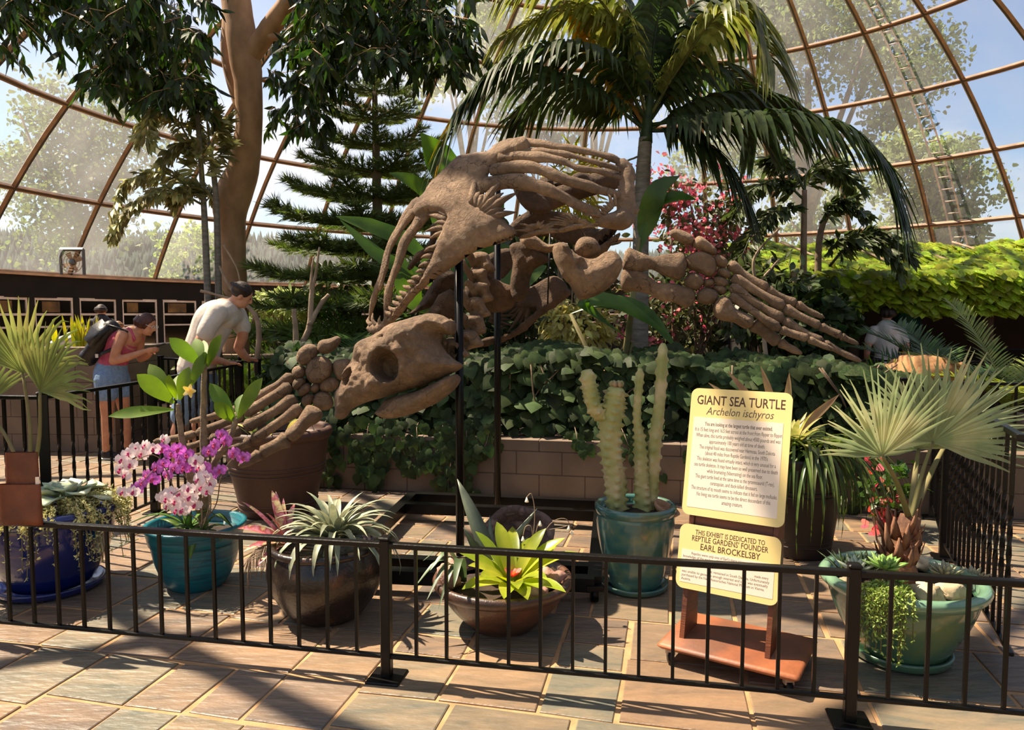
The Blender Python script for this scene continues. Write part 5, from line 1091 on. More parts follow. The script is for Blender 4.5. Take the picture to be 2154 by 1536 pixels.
def trail(x, L_, n, dx=0.0):
    y0 = wall_y(x) - .13; pts = cr([(x, y0 + .25, .62), (x, y0 + .02, .58), (x + dx * .4, y0 - .015, .52 - L_ * .4), (x + dx, y0 - .02, .55 - L_)], 12); vb.tube(pts, .004, 4)
    for i in range(n):
        p = Vector(pts[int(rng.integers(2, 12))]) + Vector((rng.normal() * .05, -abs(rng.normal()) * .025, rng.normal() * .025)); ms.append(basis(p, Vector((rnd(-.8, .8), -.25, -1)), Vector((rnd(-.5, .5), -1, .3)), rnd(.06, .12)))
for x, L_, n in ((-2.2, .45, 40), (-2.05, .5, 46), (-1.9, .48, 46), (-1.72, .42, 40), (-1.5, .25, 26), (-1.3, .36, 40), (-1.15, .42, 46), (-1.0, .3, 30), (-.85, .25, 26), (-.62, .3, 30), (-.5, .5, 50), (-.4, .56, 40), (-.2, .15, 20), (.55, .1, 12), (.95, .12, 14), (1.1, .3, 16), (1.6, .2, 20), (2.3, .3, 24), (2.75, .5, 30), (2.9, .4, 22)): trail(x, L_, n, rnd(-.1, .15))
part(iv, 'stem', vb, m_dry, kind='stuff')
sb = B()
for k in range(40): x = rnd(-2.2, 3.3); y = wall_y(x) + rnd(.2, .9); sb.tube(cr([(x, y, .45), (x + rnd(-.2, .2), y - .1, .8), (x + rnd(-.3, .3), y - .1, 1.15)], 7), .007, 5)
part(iv, 'stem', sb, m_dry, kind='stuff'); leafmass(iv, 'leaf', HT, ms, g_ivy)
# ================================================================ grasses, cycads, small shrubs of the central bed
g_grass = green('grass_blade', '#3c5220', '#5f7430', .35, .45, .3); g_cyc = green('cycad_leaf', '#2f4a1c', '#4d6a2a', .3, .4, .25); g_cycl = green('cycad_light', '#6f7f35', '#9aa050', .35, .45, .25); g_yel = green('cream_leaf', '#a8a35a', '#d6cc86', .35, .5, .3)
def clump(label, px, py, Y, n, L_, w, el0, el1, dr, ma, z=None, name='grass_clump', cat='grass'):
    b0 = P(px, py, Y); zz = .46 if z is None else z; t = thing(name, label, cat, (b0.x, Y, zz)); rosette(t, (b0.x, Y, zz - .02), n, L_, w, el0, el1, dr, ma, rnd(0, 6)); return t
clump('fountain of green grass below the palm trunk', 1265, 760, 7.5, 70, 1.15, .028, 1.5, .7, 1.7, g_grass)
clump('fine grass tuft under the curved plastron bar', 1100, 760, 7.6, 60, 1.1, .02, 1.5, .8, 1.6, g_grass)
clump('bright grass tuft beside the narrow trunk', 1690, 740, 8.0, 40, .9, .025, 1.5, .8, 1.5, g_grass)
def cycad(label, px, py, Y, z, fr, ma, ll=.22, lw=.016, n=44):
    b0 = P(px, py, Y); t = thing('cycad', label, 'cycad', (b0.x, Y, z)); part(t, 'trunk', B().tube([(b0.x, Y, z - .03), (b0.x, Y, z + .25)], [.12, .10], 12, bump=.03, bf=12), m_bark)
    for az, el, L_, dr in fr: part(t, 'frond', pinnate(arc((b0.x, Y, z + .24), az, el, L_, dr, 9), n, ll, lw, 62, .15, .25, .012), ma)
cycad('feathery cycad left of the skeleton shell', 745, 700, 9.2, .46, [(3.3, .9, 1.1, 1.2), (2.7, 1.0, 1.2, 1.2), (3.9, .8, 1.1, 1.3), (.2, .9, 1.0, 1.2), (-1.2, .8, .9, 1.1), (4.6, 1.0, 1.0, 1.2), (1.8, 1.2, 1.1, 1.2), (3.0, .5, 1.2, .9), (3.6, 1.2, 1.2, 1.3)], g_cyc, .42, .016, 46)
cycad('light green cycad between the palm trunk and flipper digits', 1580, 770, 7.6, .46, [(3.2, .95, .75, 1.5), (2.4, 1.0, .8, 1.4), (.1, .9, .7, 1.4), (4.0, .8, .7, 1.3), (-1.4, .8, .6, 1.1), (1.4, 1.2, .8, 1.4)], g_cycl, .2, .014, 40)
cycad('wide cycad under the dark opening on the right', 1990, 850, 7.2, .46, [(2.6, 1.2, 1.1, .9), (2.2, .9, 1.15, .8), (3.0, .7, 1.0, .8), (1.2, 1.1, 1.1, 1.2), (.3, .9, 1.0, 1.2), (-1.5, .9, .9, 1.2), (3.8, .8, .9, 1.2), (1.8, 1.3, 1.1, .9)], g_cyc, .34, .018, 50)
cycad('pale ribbed cycad at the far right edge', 2130, 760, 6.6, .46, [(1.9, 1.25, 1.2, .5), (2.6, 1.0, 1.0, .9), (3.1, .9, .9, 1.0), (.6, 1.0, 1.0, 1.0), (4.2, .9, .8, 1.1)], g_cycl, .3, .016, 50)
yu = clump('upright sword-leaved yucca before the dark opening', 1862, 790, 7.4, 26, .62, .05, 1.5, .75, .12, green('yucca_leaf', '#3f5f24', '#5f8034', .35, .4, .2), name='yucca', cat='yucca', z=.75)
part(yu, 'trunk', B().tube([(yu.location.x, 7.4, .45), (yu.location.x, 7.4, .8)], .05, 9), m_bark)
def shrub(label, px, py, Y, r, n, ma, s=.12, tm=LTW, z=.46, name='shrub', npart=0, stem=True, down=.4):
    c = P(px, py, Y); t = thing(name, label, 'shrub', (c.x, Y, z))
    for k in range(5): a = k * 1.3; part(t, 'stem', B().tube(cr([(c.x + .05 * math.cos(a), Y + .05 * math.sin(a), z - .03), (c.x + .3 * r[0] * math.cos(a), Y + .3 * r[1] * math.sin(a), (z + c.z) / 2), (c.x + .6 * r[0] * math.cos(a), Y + .6 * r[1] * math.sin(a), c.z)], 8), np.linspace(.02, .006, 8), 6), m_dry)
    bush(t, c, r, n, tm, s, ma, npart, down=down); return t
shrub('cream and yellow variegated shrub under the plastron bar', 1215, 690, 8.8, (.5, .4, .33), 620, g_yel, .11)
shrub('dark leafy shrub filling the bed behind the skull neck', 950, 690, 9.4, (.8, .5, .5), 700, g_ivy, .15)
shrub('dark shrub behind the flipper wrist', 1620, 640, 9.6, (.7, .5, .6), 800, g_fishd, .16)
shrub('leafy vine thicket left of the dark opening', 1700, 680, 9.0, (.6, .5, .5), 700, g_ivy, .13, HT)
shrub('dim green shrub between the banana and the palm', 1120, 600, 10.4, (1.1, .6, .9), 1100, g_fishd, .2)
shrub('dim green shrub behind the needle tree foot', 700, 620, 13.4, (.6, .5, .6), 500, g_fishd, .16, z=.88)
shrub('low dark shrub deep in the bed behind the bougainvillea', 1500, 660, 12.6, (1.6, .5, .8), 1100, g_ivy, .2, z=.44)
yc = shrub('yellow-leaved croton seen through the shell ribs', 1200, 400, 8.9, (.42, .3, .5), 360, green('croton', '#b49a2e', '#8f9a3c', .4, .4, .3), .22, LTN)
# ================================================================ left beds
g_sans = green('sansevieria', '#8f9a2a', '#c2b545', .35, .4, .25); s_ = P(175, 728, 9.0); sv = thing('snake_plant', 'yellow green snake plant clump in the tall block planter', 'plant', (s_.x, 9.0, 1.16))
for i in range(34):
    x, y = s_.x + rng.normal() * .09, 9.0 + rng.normal() * .09; part(sv, 'leaf', B().blade(arc((x, y, 1.14), rnd(0, 6.28), rnd(1.25, 1.55), rnd(.28, .48), rnd(-.1, .15), 6), wprof(6, .045, .8, .5), fold=.3), g_sans)
g_poth = green('pothos', '#6f8a2c', '#a8b84c', .4, .4, .3); ph = thing('pothos_bed', 'bright yellow green leafy bed behind the short ledge railing', 'plant', (-3.5, 9.2, .46)); ms = []
for i in range(900):
    u = rng.random(); x = -4.2 + 1.5 * u; y = 9.1 - .66 * u + rnd(0, .9); ms.append(basis((x, y, .46 + rnd(.02, .52)), rv() + Vector((0, -.6, -.2)), rv(.5) + Vector((0, -.7, .9)), rnd(.10, .18)))
leafmass(ph, 'leaf', LTW, ms, g_poth, 120)
ff = thing('foxtail_fern', 'fluffy light green foxtail fern beside the left flipper', 'fern', (-2.15, 7.3, .46)); g_fox = green('foxtail', '#4f7a2c', '#7aa048', .4, .5, .25)
for k in range(26):
    a = rnd(0, 6.28); p = arc((-2.2 + rng.normal() * .16, 7.35 + rng.normal() * .12, .45), a, rnd(.9, 1.5), rnd(.35, .62), rnd(.2, .9), 14); b = B(); b.tube(p, .006, 4)
    for i in range(2, 14):
        for j in range(12): d = (rv() + Vector((0, 0, .5))).normalized(); b.blade([p[i], p[i] + d * .04, p[i] + d * .075], [.006, .008, .002], fold=0)
    part(ff, 'plume', b, g_fox)
shrub('dark round-leaved shrub under the carpal stones', 640, 800, 7.5, (.45, .3, .28), 420, g_ivy, .13, HT, npart=60)
ws = shrub('pale green flat-topped shrub on bare crooked stems', 610, 640, 13.6, (.85, .5, .26), 900, green('pale_shrub', '#8c9a5a', '#b8bf85', .35, .5, .3), .13, z=.88)
for k in range(7): a = P(560 + 18 * k, 720, 13.4); e = P(545 + 24 * k, 650, 13.4 + rnd(-.3, .3)); part(ws, 'stem', B().tube(cr([a, a.lerp(e, .5) + Vector((rnd(-.2, .2), 0, 0)), e], 8), .03, 6), m_wood_pale)
shrub('green shrub behind the pale crooked stems', 540, 690, 14.2, (.6, .4, .35), 420, g_grass, .14, z=.88)
shrub('low green shrub by the far railing', 700, 700, 12.2, (.5, .3, .3), 380, g_cyc, .13, z=.88)
def snag(label, segs, name='bare_branch'):
    o = P(*segs[0][0][:3]); t = thing(name, label, 'branch', o)
    for s in segs:
        q = cr([(*P(a, b_, y), r * mpp(y)) for a, b_, y, r in s], 14); part(t, 'limb', B().tube(q[:, :3], q[:, 3], 8, bump=.006, bf=14), m_wood_pale)
snag('bleached forked driftwood trunk standing beside the left flipper', [[(625, 770, 7.9, 7), (622, 700, 7.9, 6), (618, 650, 7.9, 5)], [(622, 745, 7.9, 7), (650, 690, 7.95, 6), (655, 620, 8, 5), (665, 570, 8, 3), (672, 520, 8, 2)], [(650, 685, 7.95, 6), (675, 640, 8, 5), (692, 620, 8, 4)], [(655, 620, 8, 4), (655, 580, 8, 3), (660, 540, 8, 2)]])
snag('thin curved dead branch hanging beside the man in grey shirt', [[(538, 780, 8.6, 6), (545, 700, 8.6, 6), (535, 660, 8.6, 5), (505, 630, 8.6, 4), (480, 600, 8.6, 3), (462, 560, 8.6, 2)], [(512, 638, 8.6, 4), (460, 622, 8.6, 3), (422, 612, 8.6, 3)], [(508, 630, 8.6, 3), (500, 570, 8.6, 2), (470, 515, 8.6, 2)]])
snag('leafless pale twig stem before the vine roof', [[(1622, 830, 7.0, 5), (1610, 740, 7.0, 5), (1606, 690, 7.0, 4)], [(1672, 680, 9.3, 4), (1672, 600, 9.3, 4), (1668, 570, 9.3, 6)], [(1590, 600, 9.2, 4), (1588, 540, 9.2, 3), (1640, 480, 9.2, 2)], [(1600, 590, 9.2, 3), (1640, 545, 9.2, 2)]])
# ================================================================ potted plants
def lf(t, a, b_, w, ma, up=(0, -.5, 1), bow=.06, fold=.18, name='leaf', seg=9, peak=.5, basew=.15, thick=0.0, wave=0.0):
    a, b_ = Vector(a), Vector(b_); d = b_ - a; n = Vector(up).normalized(); p = [a + d * u + n * (bow * d.length * 4 * u * (1 - u)) for u in np.linspace(0, 1, seg)]
    return part(t, name, B().blade(p, wprof(seg, w, basew, peak, .04), up=up, fold=fold, thick=thick, wave=wave), ma)
# ---- frangipani and orchids in the teal pot -----------------------------------
g_plum = green('frangipani_leaf', '#587622', '#7f9c38', .4, .55, .15, 5); m_pstem = mat('frangipani_stem', '#6f5f4a', '#8d7c62', 30, .8, .6, 90)
pu = thing('frangipani', 'three-stemmed frangipani with big glossy leaves rising from the teal pot', 'plant', (cT[0], cT[1], .33))
YF = 4.27
for s in ([(430, 1128, YF), (428, 1000, YF), (428, 880, YF), (430, 762, YF)], [(428, 1100, YF), (400, 1000, YF - .05), (384, 930, YF - .08), (374, 850, YF - .1)], [(430, 1075, YF), (446, 985, YF - .05), (480, 930, YF - .08), (498, 880, YF - .08)]):
    part(pu, 'stem', B().tube(cr([P(*a) for a in s], 22), np.linspace(.024, .014, 22), 10, bump=.006, bf=45), m_pstem)
for (x0, y0, x1, y1, w, Y, dY) in ((424, 770, 356, 711, .075, YF, -.05), (426, 760, 411, 712, .06, YF, .08), (436, 772, 466, 704, .06, YF, -.08), (424, 785, 433, 741, .05, YF, -.15), (403, 812, 434, 742, .06, YF - .1, .0), (430, 765, 428, 716, .05, YF, .16), (366, 848, 288, 788, .085, YF - .1, -.08), (362, 840, 314, 766, .075, YF - .1, .05), (370, 840, 356, 788, .055, YF - .1, -.15), (378, 842, 398, 772, .07, YF - .1, .02), (366, 862, 228, 876, .06, YF - .1, -.12), (372, 842, 374, 790, .05, YF - .1, .15), (495, 884, 441, 806, .07, YF - .08, .04), (493, 886, 450, 848, .07, YF - .08, -.1), (500, 882, 552, 795, .07, YF - .08, -.02), (500, 876, 510, 830, .05, YF - .08, .12)):
    lf(pu, P(x0, y0, Y), P(x1, y1, Y + dY), w * 1.2, g_plum, up=(.1, -.9, .55), bow=.05, peak=.6)
m_fl = mat('frangipani_flower', '#f4e8b8', '#f0c838', 30, .5, transl=.3)
fl = part(pu, 'flower', B().ell(P(400, 822, YF - .12), .006), m_fl)
for k in range(5): a = k * 1.2566; c = P(400, 822, YF - .13); d = Vector((math.cos(a), -.4, math.sin(a))); part(fl, 'petal', B().blade([c, c + d * .02, c + d * .04], [.012, .026, .01], up=(0, -1, 0), fold=.2), m_fl)
m_orp = mat('orchid_purple', '#b04ab0', '#e08adf', 60, .5, transl=.3, var=.15); m_orw = mat('orchid_white', '#f2d9dc', '#f6ece6', 60, .5, transl=.3, var=.1); m_lip = mat('orchid_lip', '#b01f5a', '#d04a78', 50, .5)
def petal(b, c, a, L_, w, z=.0):
    d = Vector((math.cos(a), math.sin(a), z)); s = Vector((-math.sin(a), math.cos(a), 0)); b.add([c, c + d * L_ * .35 + s * w * .42, c + d * L_ * .75 + s * w * .5, c + d * L_ - Vector((0, 0, .003)), c + d * L_ * .75 - s * w * .5, c + d * L_ * .35 - s * w * .42, c + d * L_ * .55 + Vector((0, 0, .003))], [(6, 0, 1), (6, 1, 2), (6, 2, 3), (6, 3, 4), (6, 4, 5), (6, 5, 0)])
b = B()
for a in (1.57, 3.9, 5.5): petal(b, Vector((0, 0, -.001)), a, .036, .024, -.08)
for a in (.25, 2.89): petal(b, Vector((0, 0, .001)), a, .042, .044, -.05)
of_p = b.mesh('flower'); of_w = of_p.copy(); of_p.materials.append(m_orp); of_w.materials.append(m_orw)
b = B(); b.blade([(0, .004, .002), (0, -.008, .014), (0, -.02, .012)], [.008, .02, .008], fold=.3); b.ell((0, .004, .008), .005, nu=8, nv=5); lip_me = b.mesh('lip'); lip_me.materials.append(m_lip)
g_orl = green('orchid_leaf', '#4c6a28', '#6b8a3a', .3, .35, .2)
def orchid(label, col_me, spots, stems, ax, gr):
    t = thing('orchid', label, 'orchid', (ax[0], ax[1], .33), gr)
    for s in stems: part(t, 'flower_stem', B().tube(cr([Vector((ax[0], ax[1], .32))] + [P(*a) for a in s], 24), np.linspace(.0045, .002, 24), 6), m_dry)
    for (x, y, Y) in spots:
        nrm = Vector((rnd(-.5, .4), -1, rnd(-.2, .45))); M = basis(P(x, y, Y), Vector((rnd(-.35, .35), .1, 1)), nrm, rnd(.9, 1.2)); f = part(t, 'flower', col_me, None, M=M); part(f, 'lip', lip_me, None, M=M)
    for k in range(6):
        a = rnd(0, 6.28); p = arc((ax[0], ax[1], .33), a, rnd(.5, .9), rnd(.14, .22), rnd(.8, 1.4), 8); part(t, 'leaf', B().blade(p, wprof(8, .055, .5, .5, .2), fold=.15, thick=.006), g_orl)
Yo = 4.1
orchid('orchid spray of deep pink purple flowers in the teal pot', of_p, [(x, y, Yo + rnd(-.06, .06)) for x, y in ((360, 955), (378, 970), (344, 975), (392, 958), (368, 985), (330, 985), (352, 1000), (322, 1008), (300, 1016), (288, 1028), (310, 1000), (340, 945), (386, 985), (404, 985), (375, 945))] + [(x, y, 4.12) for x, y in ((466, 914), (452, 936), (440, 950), (475, 928), (492, 955), (512, 963), (432, 985), (445, 1000), (462, 990))],
       [[(425, 1090, 4.2), (395, 1010, 4.15), (350, 970, Yo), (295, 1018, Yo)], [(440, 1080, 4.2), (440, 1000, 4.15), (450, 940, 4.12), (472, 912, 4.12)], [(450, 1070, 4.2), (465, 1005, 4.15), (490, 965, 4.12), (518, 962, 4.12)]], (cT[0] - .03, cT[1] - .08), 'orchids in the teal pot')
orchid('orchid spray of white and blush flowers in the teal pot', of_w, [(x, y, Yo - .05 + rnd(-.06, .06)) for x, y in ((270, 955), (256, 968), (286, 944), (306, 938), (298, 956), (322, 945), (274, 978), (254, 988), (264, 1000), (346, 925), (280, 1035), (258, 1036), (412, 970), (420, 985), (430, 1004), (442, 1018), (424, 1026), (436, 1034), (418, 1010), (350, 1050), (368, 1056), (390, 1062), (378, 1040), (360, 1038), (400, 1046), (384, 1072), (352, 1066), (408, 1034), (372, 1074), (396, 1028), (340, 1046), (410, 1062))],
       [[(420, 1100, 4.15), (380, 1060, 4.1), (330, 960, 4.05), (256, 985, 4.0)], [(425, 1095, 4.15), (420, 1050, 4.08), (385, 1030, 4.05), (350, 1052, 4.03)], [(432, 1095, 4.15), (440, 1060, 4.1), (436, 1020, 4.08), (428, 1000, 4.06)]], (cT[0] + .06, cT[1] - .09), 'orchids in the teal pot')
ol = thing('broad_leaf_orchid', 'broad strappy orchid leaves spilling over the teal pot rim', 'plant', (cT[0] + .02, cT[1] - .1, .33))
for (x1, y1, Y1, w) in ((400, 1175, 3.98, .06), (255, 1108, 4.1, .045), (490, 1110, 4.15, .05), (320, 1090, 4.1, .05), (360, 1070, 4.2, .05), (465, 1092, 4.3, .05), (390, 1095, 4.05, .055)):
    a = Vector((cT[0] + rnd(-.03, .08), cT[1] - .1, .34)); e = P(x1, y1, Y1); part(ol, 'leaf', B().blade(cr([a, a.lerp(e, .5) + Vector((0, 0, .09)), e], 10), wprof(10, w, .5, .55, .2), fold=.12, thick=.006), g_orl)
# ---- succulent and sedum in the blue pot ---------------------------------------
g_ech = mat('frilly_succulent', '#b0c09a', '#d4d8b4', 8, .5, c3='#bccaa4', var=.08); zB = SZ + .42
ec = thing('frilled_succulent', 'pale green frilled rosette succulent in the blue pot', 'succulent', (cB[0] + .12, cB[1] - .02, zB)); ecb = Vector((cB[0] + .12, cB[1] - .02, zB + .05)); part(ec, 'stalk', B().tube([ecb - Vector((0, 0, .07)), ecb], .03, 10), m_stem)
for i in range(15):
    az = i * 2.4; el = .15 + .9 * (i / 15); p = arc(ecb, az, el + .35, .27 - .009 * i, .8, 9); part(ec, 'leaf', B().blade(p, [.03, .035, .05, .07, .095, .12, .135, .12, .05], fold=.3, thick=.02, wave=.10), g_ech)
g_sed = mat('sedum', '#c6c27c', '#e6dea2', 20, .6, var=.25, transl=.15); g_sed2 = mat('sedum_green', '#7a9040', '#a3b45c', 20, .6, var=.25, transl=.15)
def sedum(label, c, strands, ma, bushy=None):
    t = thing('trailing_sedum', label, 'succulent', c); st = B(); ms = []; tm = leaf_t(1, .4, .05, .1, 3)
    for s in strands:
        q = cr(s, 16); st.tube(q, .0022, 4)
        for i in range(1, 16):
            for j in range(5): ms.append(basis(Vector(q[i]) + rv(.004), rv() + Vector((0, -.3, .1)), rv(), rnd(.014, .024)))
    part(t, 'stem', st, m_stem, kind='stuff'); leafmass(t, 'leaf', tm, ms, ma, 0)
ss = []
for i in range(150):
    a = rnd(3.3, 6.9); r0 = rnd(.1, .28); b0 = Vector((cB[0] + r0 * math.cos(a), cB[1] + r0 * math.sin(a), zB)); o_ = Vector((math.cos(a), math.sin(a), 0)); dn_ = rnd(0, .30) if rng.random() < .5 else rnd(0, .06)
    e1 = Vector((cB[0], cB[1], 0)) + o_ * rnd(.33, .40); e1.z = zB + rnd(.03, .09); e2 = Vector((cB[0], cB[1], 0)) + o_ * .425; e2.z = zB + .03 - dn_; ss.append([b0, b0 + Vector((0, 0, rnd(.05, .12))), e1, e2])
sedum('pale yellow sedum trailing over the blue pot rim', (cB[0], cB[1] - .2, zB), ss, g_sed)
fpl = thing('fan_palm', 'fan palm with stiff pleated leaves rising behind the blue pot', 'palm', (cB[0] - .18, cB[1] + .1, zB)); g_fan = green('fan_palm_leaf', '#6d7a45', '#97975c', .35, .5, .2, 4, c3='#7f8a50')
fb = Vector((cB[0] - .18, cB[1] + .1, zB)); part(fpl, 'trunk', B().tube([fb - Vector((0, 0, .03)), fb + Vector((0, 0, .1))], .05, 10, bump=.02, bf=20), m_bark)
for (cx, cy, Y, ax, nr, Rr, n, sp) in ((48, 785, 4.42, (.14, -.1, 1), (.15, -1, .2), .56, 21, 2.4), (84, 824, 4.25, (.62, -.1, .78), (-.1, -1, .2), .52, 21, 2.2), (-30, 850, 4.5, (-.5, 0, .8), (.2, -1, .3), .45, 28, 3.0)):
    c = P(cx, cy, Y); l_ = part(fpl, 'fan_leaf', fan_leaf(c, ax, nr, Rr, n, sp), g_fan); part(l_, 'petiole', B().tube(cr([fb + Vector((0, 0, .08)), (fb + c) / 2 + Vector((.03, 0, .05)), c], 10), np.linspace(.014, .008, 10), 7), m_stem)
# ---- silver rosette and spotted bromeliad ---------------------------------------
g_silv = green('silver_leaf', '#6f7a62', '#a8a888', .15, .5, .2, 12); sv_ = thing('silver_rosette', 'arching silver green strappy rosette in the dark rounded pot', 'plant', (cE[0] + .03, cE[1], .36))
rosette(sv_, (cE[0] + .05, cE[1] - .02, .40), 64, .46, .042, 1.45, .45, 2.3, g_silv, fold=.35, seg=11, peak=.2, curl=.25)
g_spot = mat('spotted_pink_leaf', '#c9828a', '#d8c48a', 26, .45, var=.15, c3='#a84a50', transl=.15); br = thing('spotted_bromeliad', 'pink banded bromeliad leaning over the dark rounded pot edge', 'bromeliad', (cE[0] - .22, cE[1] + .06, .36))
for (x1, y1, Y1, w) in ((507, 1055, 3.9, .022), (572, 1032, 3.95, .05), (596, 1048, 3.95, .03), (500, 1112, 3.7, .06), (512, 1160, 3.68, .05), (580, 1034, 4.05, .03), (560, 1080, 3.7, .05), (620, 1060, 4.1, .04), (540, 1195, 3.62, .035)): lf(br, (cE[0] - .21, cE[1] + .02, .38), P(x1, y1, Y1), w, g_spot, bow=.12, fold=.35, peak=.4, basew=.6)
rb_ = B()
for k in range(26): a = rnd(2.6, 3.7); p0 = Vector((cE[0] + .29 * math.cos(a), cE[1] + .29 * math.sin(a) - .1, .40)); rb_.tube(cr([p0, p0 + Vector((-.05, -.03, -.02)), p0 + Vector((-.06 + rnd(-.04, .02), -.05, -rnd(.08, .2)))], 7), .002, 4)
part(br, 'aerial_root', rb_, m_dry, kind='stuff')
# ---- bowl with yellow green bromeliad ---------------------------------------------
g_brom = mat('bromeliad_leaf', '#7d8f22', '#b8b93c', 7, .3, transl=.4, var=.15, c3='#98a52c'); bo = thing('bromeliad', 'yellow green bromeliad with a pink heart in the brown bowl', 'bromeliad', (cW[0] + .05, cW[1] - .06, .22)); bb = Vector((cW[0] + .05, cW[1] - .08, .24))
for (x1, y1, Y1, w) in ((1045, 1098, 3.75, .055), (1000, 1118, 3.7, .04), (1148, 1112, 3.7, .05), (1188, 1132, 3.65, .05), (1215, 1162, 3.6, .045), (1078, 1108, 3.9, .05), (960, 1160, 3.65, .05), (972, 1240, 3.42, .06), (1010, 1215, 3.38, .06), (1060, 1260, 3.3, .06), (1110, 1262, 3.3, .06), (1190, 1246, 3.35, .05), (1150, 1215, 3.4, .05), (1030, 1150, 3.8, .05), (1120, 1130, 3.85, .05), (1170, 1150, 3.8, .05), (985, 1190, 3.5, .05), (1090, 1240, 3.32, .05), (1140, 1240, 3.36, .05), (1000, 1180, 3.75, .05)):
    a = bb + (P(x1, y1, Y1) - bb).normalized() * .02; e = P(x1, y1, Y1); lf(bo, a, e, w * 1.45, g_brom, up=(0, -.35, 1), bow=.10, fold=.3, peak=.55, basew=.55)
m_heart = mat('pink_heart', '#e0405a', '#f2a878', 30, .5, transl=.2)
for k in range(9): a = k * .7; lf(bo, bb + Vector((0, 0, .04)), bb + Vector((.045 * math.cos(a), .045 * math.sin(a), .085)), .03, m_heart, name='heart_leaf', bow=.05)
g_grey = green('grey_leaf', '#5f6a58', '#7d8670', .15, .45, .15, 6); aa = thing('grey_agave', 'tall grey green agave leaves standing at the back of the bowl', 'agave', (cW[0] - .12, cW[1] + .1, .22))
for (x1, y1, Y1, w) in ((962, 1008, 3.95, .085), (1130, 1070, 3.9, .045), (1030, 1085, 4.0, .04), (975, 1110, 3.7, .05), (1110, 1130, 3.9, .06)): lf(aa, (cW[0] - .08 + rnd(-.02, .05), cW[1] + .1, .22), P(x1, y1, Y1), w, g_grey, up=(.2, -1, .4), bow=.03, fold=.35, peak=.35, basew=.6, thick=.008)
dl = thing('strap_plant', 'dark strappy leaves arching over the left bowl edge', 'plant', (cW[0] - .22, cW[1] - .02, .22)); g_str = green('strap_leaf', '#3f5232', '#5c6e48', .2, .4, .2)
for (x1, y1, Y1, w) in ((868, 1240, 3.5, .03), (898, 1262, 3.42, .035), (922, 1282, 3.4, .03), (890, 1180, 3.6, .03), (955, 1235, 3.35, .05), (905, 1200, 3.5, .04)):
    a = Vector((cW[0] - .2, cW[1] - .02, .23)); e = P(x1, y1, Y1); part(dl, 'leaf', B().blade(cr([a, a.lerp(e, .45) + Vector((0, 0, .13)), e], 10), wprof(10, w, .6, .35, .04), fold=.25), g_str)
m_wht = mat('white_flower', '#f2ead8', rough=.5, transl=.2); wf = thing('wispy_flower', 'thin stems with tiny white bell flowers above the bromeliad', 'flower', (cW[0] + .12, cW[1] + .04, .22))
for pts in ([(1120, 1150), (1125, 1080), (1118, 1040), (1108, 1046)], [(1122, 1150), (1118, 1110), (1106, 1108), (1100, 1128)], [(1126, 1150), (1160, 1100), (1190, 1092), (1203, 1115)], [(1122, 1150), (1130, 1110), (1136, 1096)], [(1150, 1115), (1180, 1110), (1196, 1105)]):
    part(wf, 'flower_stem', B().tube(cr([P(x, y, 3.78) for x, y in pts], 14), .0022, 5), m_wood_pale); e = P(*pts[-1], 3.78); part(wf, 'flower', B().lathe([(.002, 0), (.009, -.02), (.011, -.026)], e, 8), m_wht)
m_rockp = mat('pink_rock', '#b5897a', '#d2aa98', 9, .85, .5, 40, c3='#a37a6c'); m_rockw = mat('pale_rock', '#c9b898', '#9c8a6c', 9, .85, .5, 30, c3='#b5a484')
def rock(label, c, r, ma, gr): return single('rock', label, 'rock', B().ell(c, r, nu=16, nv=10, bump=.55, bf=7), ma, group=gr)
rock('rounded pink rock at the left inside the bowl', (cW[0] - .27, cW[1] - .02, .265), (.06, .07, .07), m_rockp, 'rocks in the bowl'); rock('rounded pink rock at the right inside the bowl', (cW[0] + .23, cW[1] - .02, .25), (.075, .06, .06), m_rockp, 'rocks in the bowl'); rock('small pink rock at the front inside the bowl', (cW[0] + .17, cW[1] - .16, .235), (.05, .05, .035), m_rockp, 'rocks in the bowl')
# ---- cacti -------------------------------------------------------------------------
m_cact = mat('knobbly_cactus', '#8f9455', '#c2b286', 7, .6, .4, 60, c3='#a5a267', bdist=.006); m_cork = mat('corky_cactus', '#a8886a', '#8a9058', 8, .75, .5, 60)
def cactus(pts, r, ph=0.0, kn=.5, dz=.05, ribs=5):
    q = cr(pts, 70); b = B(); n = 24; vs = []; s = 0; prev = None; tg = [(Vector(q[min(i + 1, 69)]) - Vector(q[max(i - 1, 0)])).normalized() for i in range(70)]; u = Vector((0, 1, 0))
    for i in range(70):
        p = Vector(q[i]); s += (p - prev).length if prev else 0; prev = p; u = (u - tg[i] * u.dot(tg[i])).normalized(); w = tg[i].cross(u); rr = r(i / 69) if callable(r) else r
        if i > 64: rr *= math.sqrt(max(.05, 1 - ((i - 64) / 5.4) ** 2))
        for j in range(n):
            a = 2 * math.pi * j / n; kq = a * ribs / (2 * math.pi); k1 = math.cos(2 * math.pi * (kq + s * 2.2)) ; k2 = math.cos(2 * math.pi * (s / dz) + math.pi * (int(round(kq)) % 2) + ph)
            d = rr * (1 + kn * max(0, k1) * max(0, k2) ** .8 - .06); vs.append(p + (w * math.cos(a) + u * math.sin(a)) * d)
    b.add(vs, [(i * n + j, i * n + (j + 1) % n, (i + 1) * n + (j + 1) % n, (i + 1) * n + j) for i in range(69) for j in range(n)] + [tuple(range(n - 1, -1, -1)), tuple(69 * n + j for j in range(n))]); return b
YC = 4.22; k_ = mpp(YC)
ca = thing('cactus', 'thick knobbly cactus with one raised arm in the drip-glazed pot', 'cactus', (P(1298, 1075, YC).x, YC, .45))
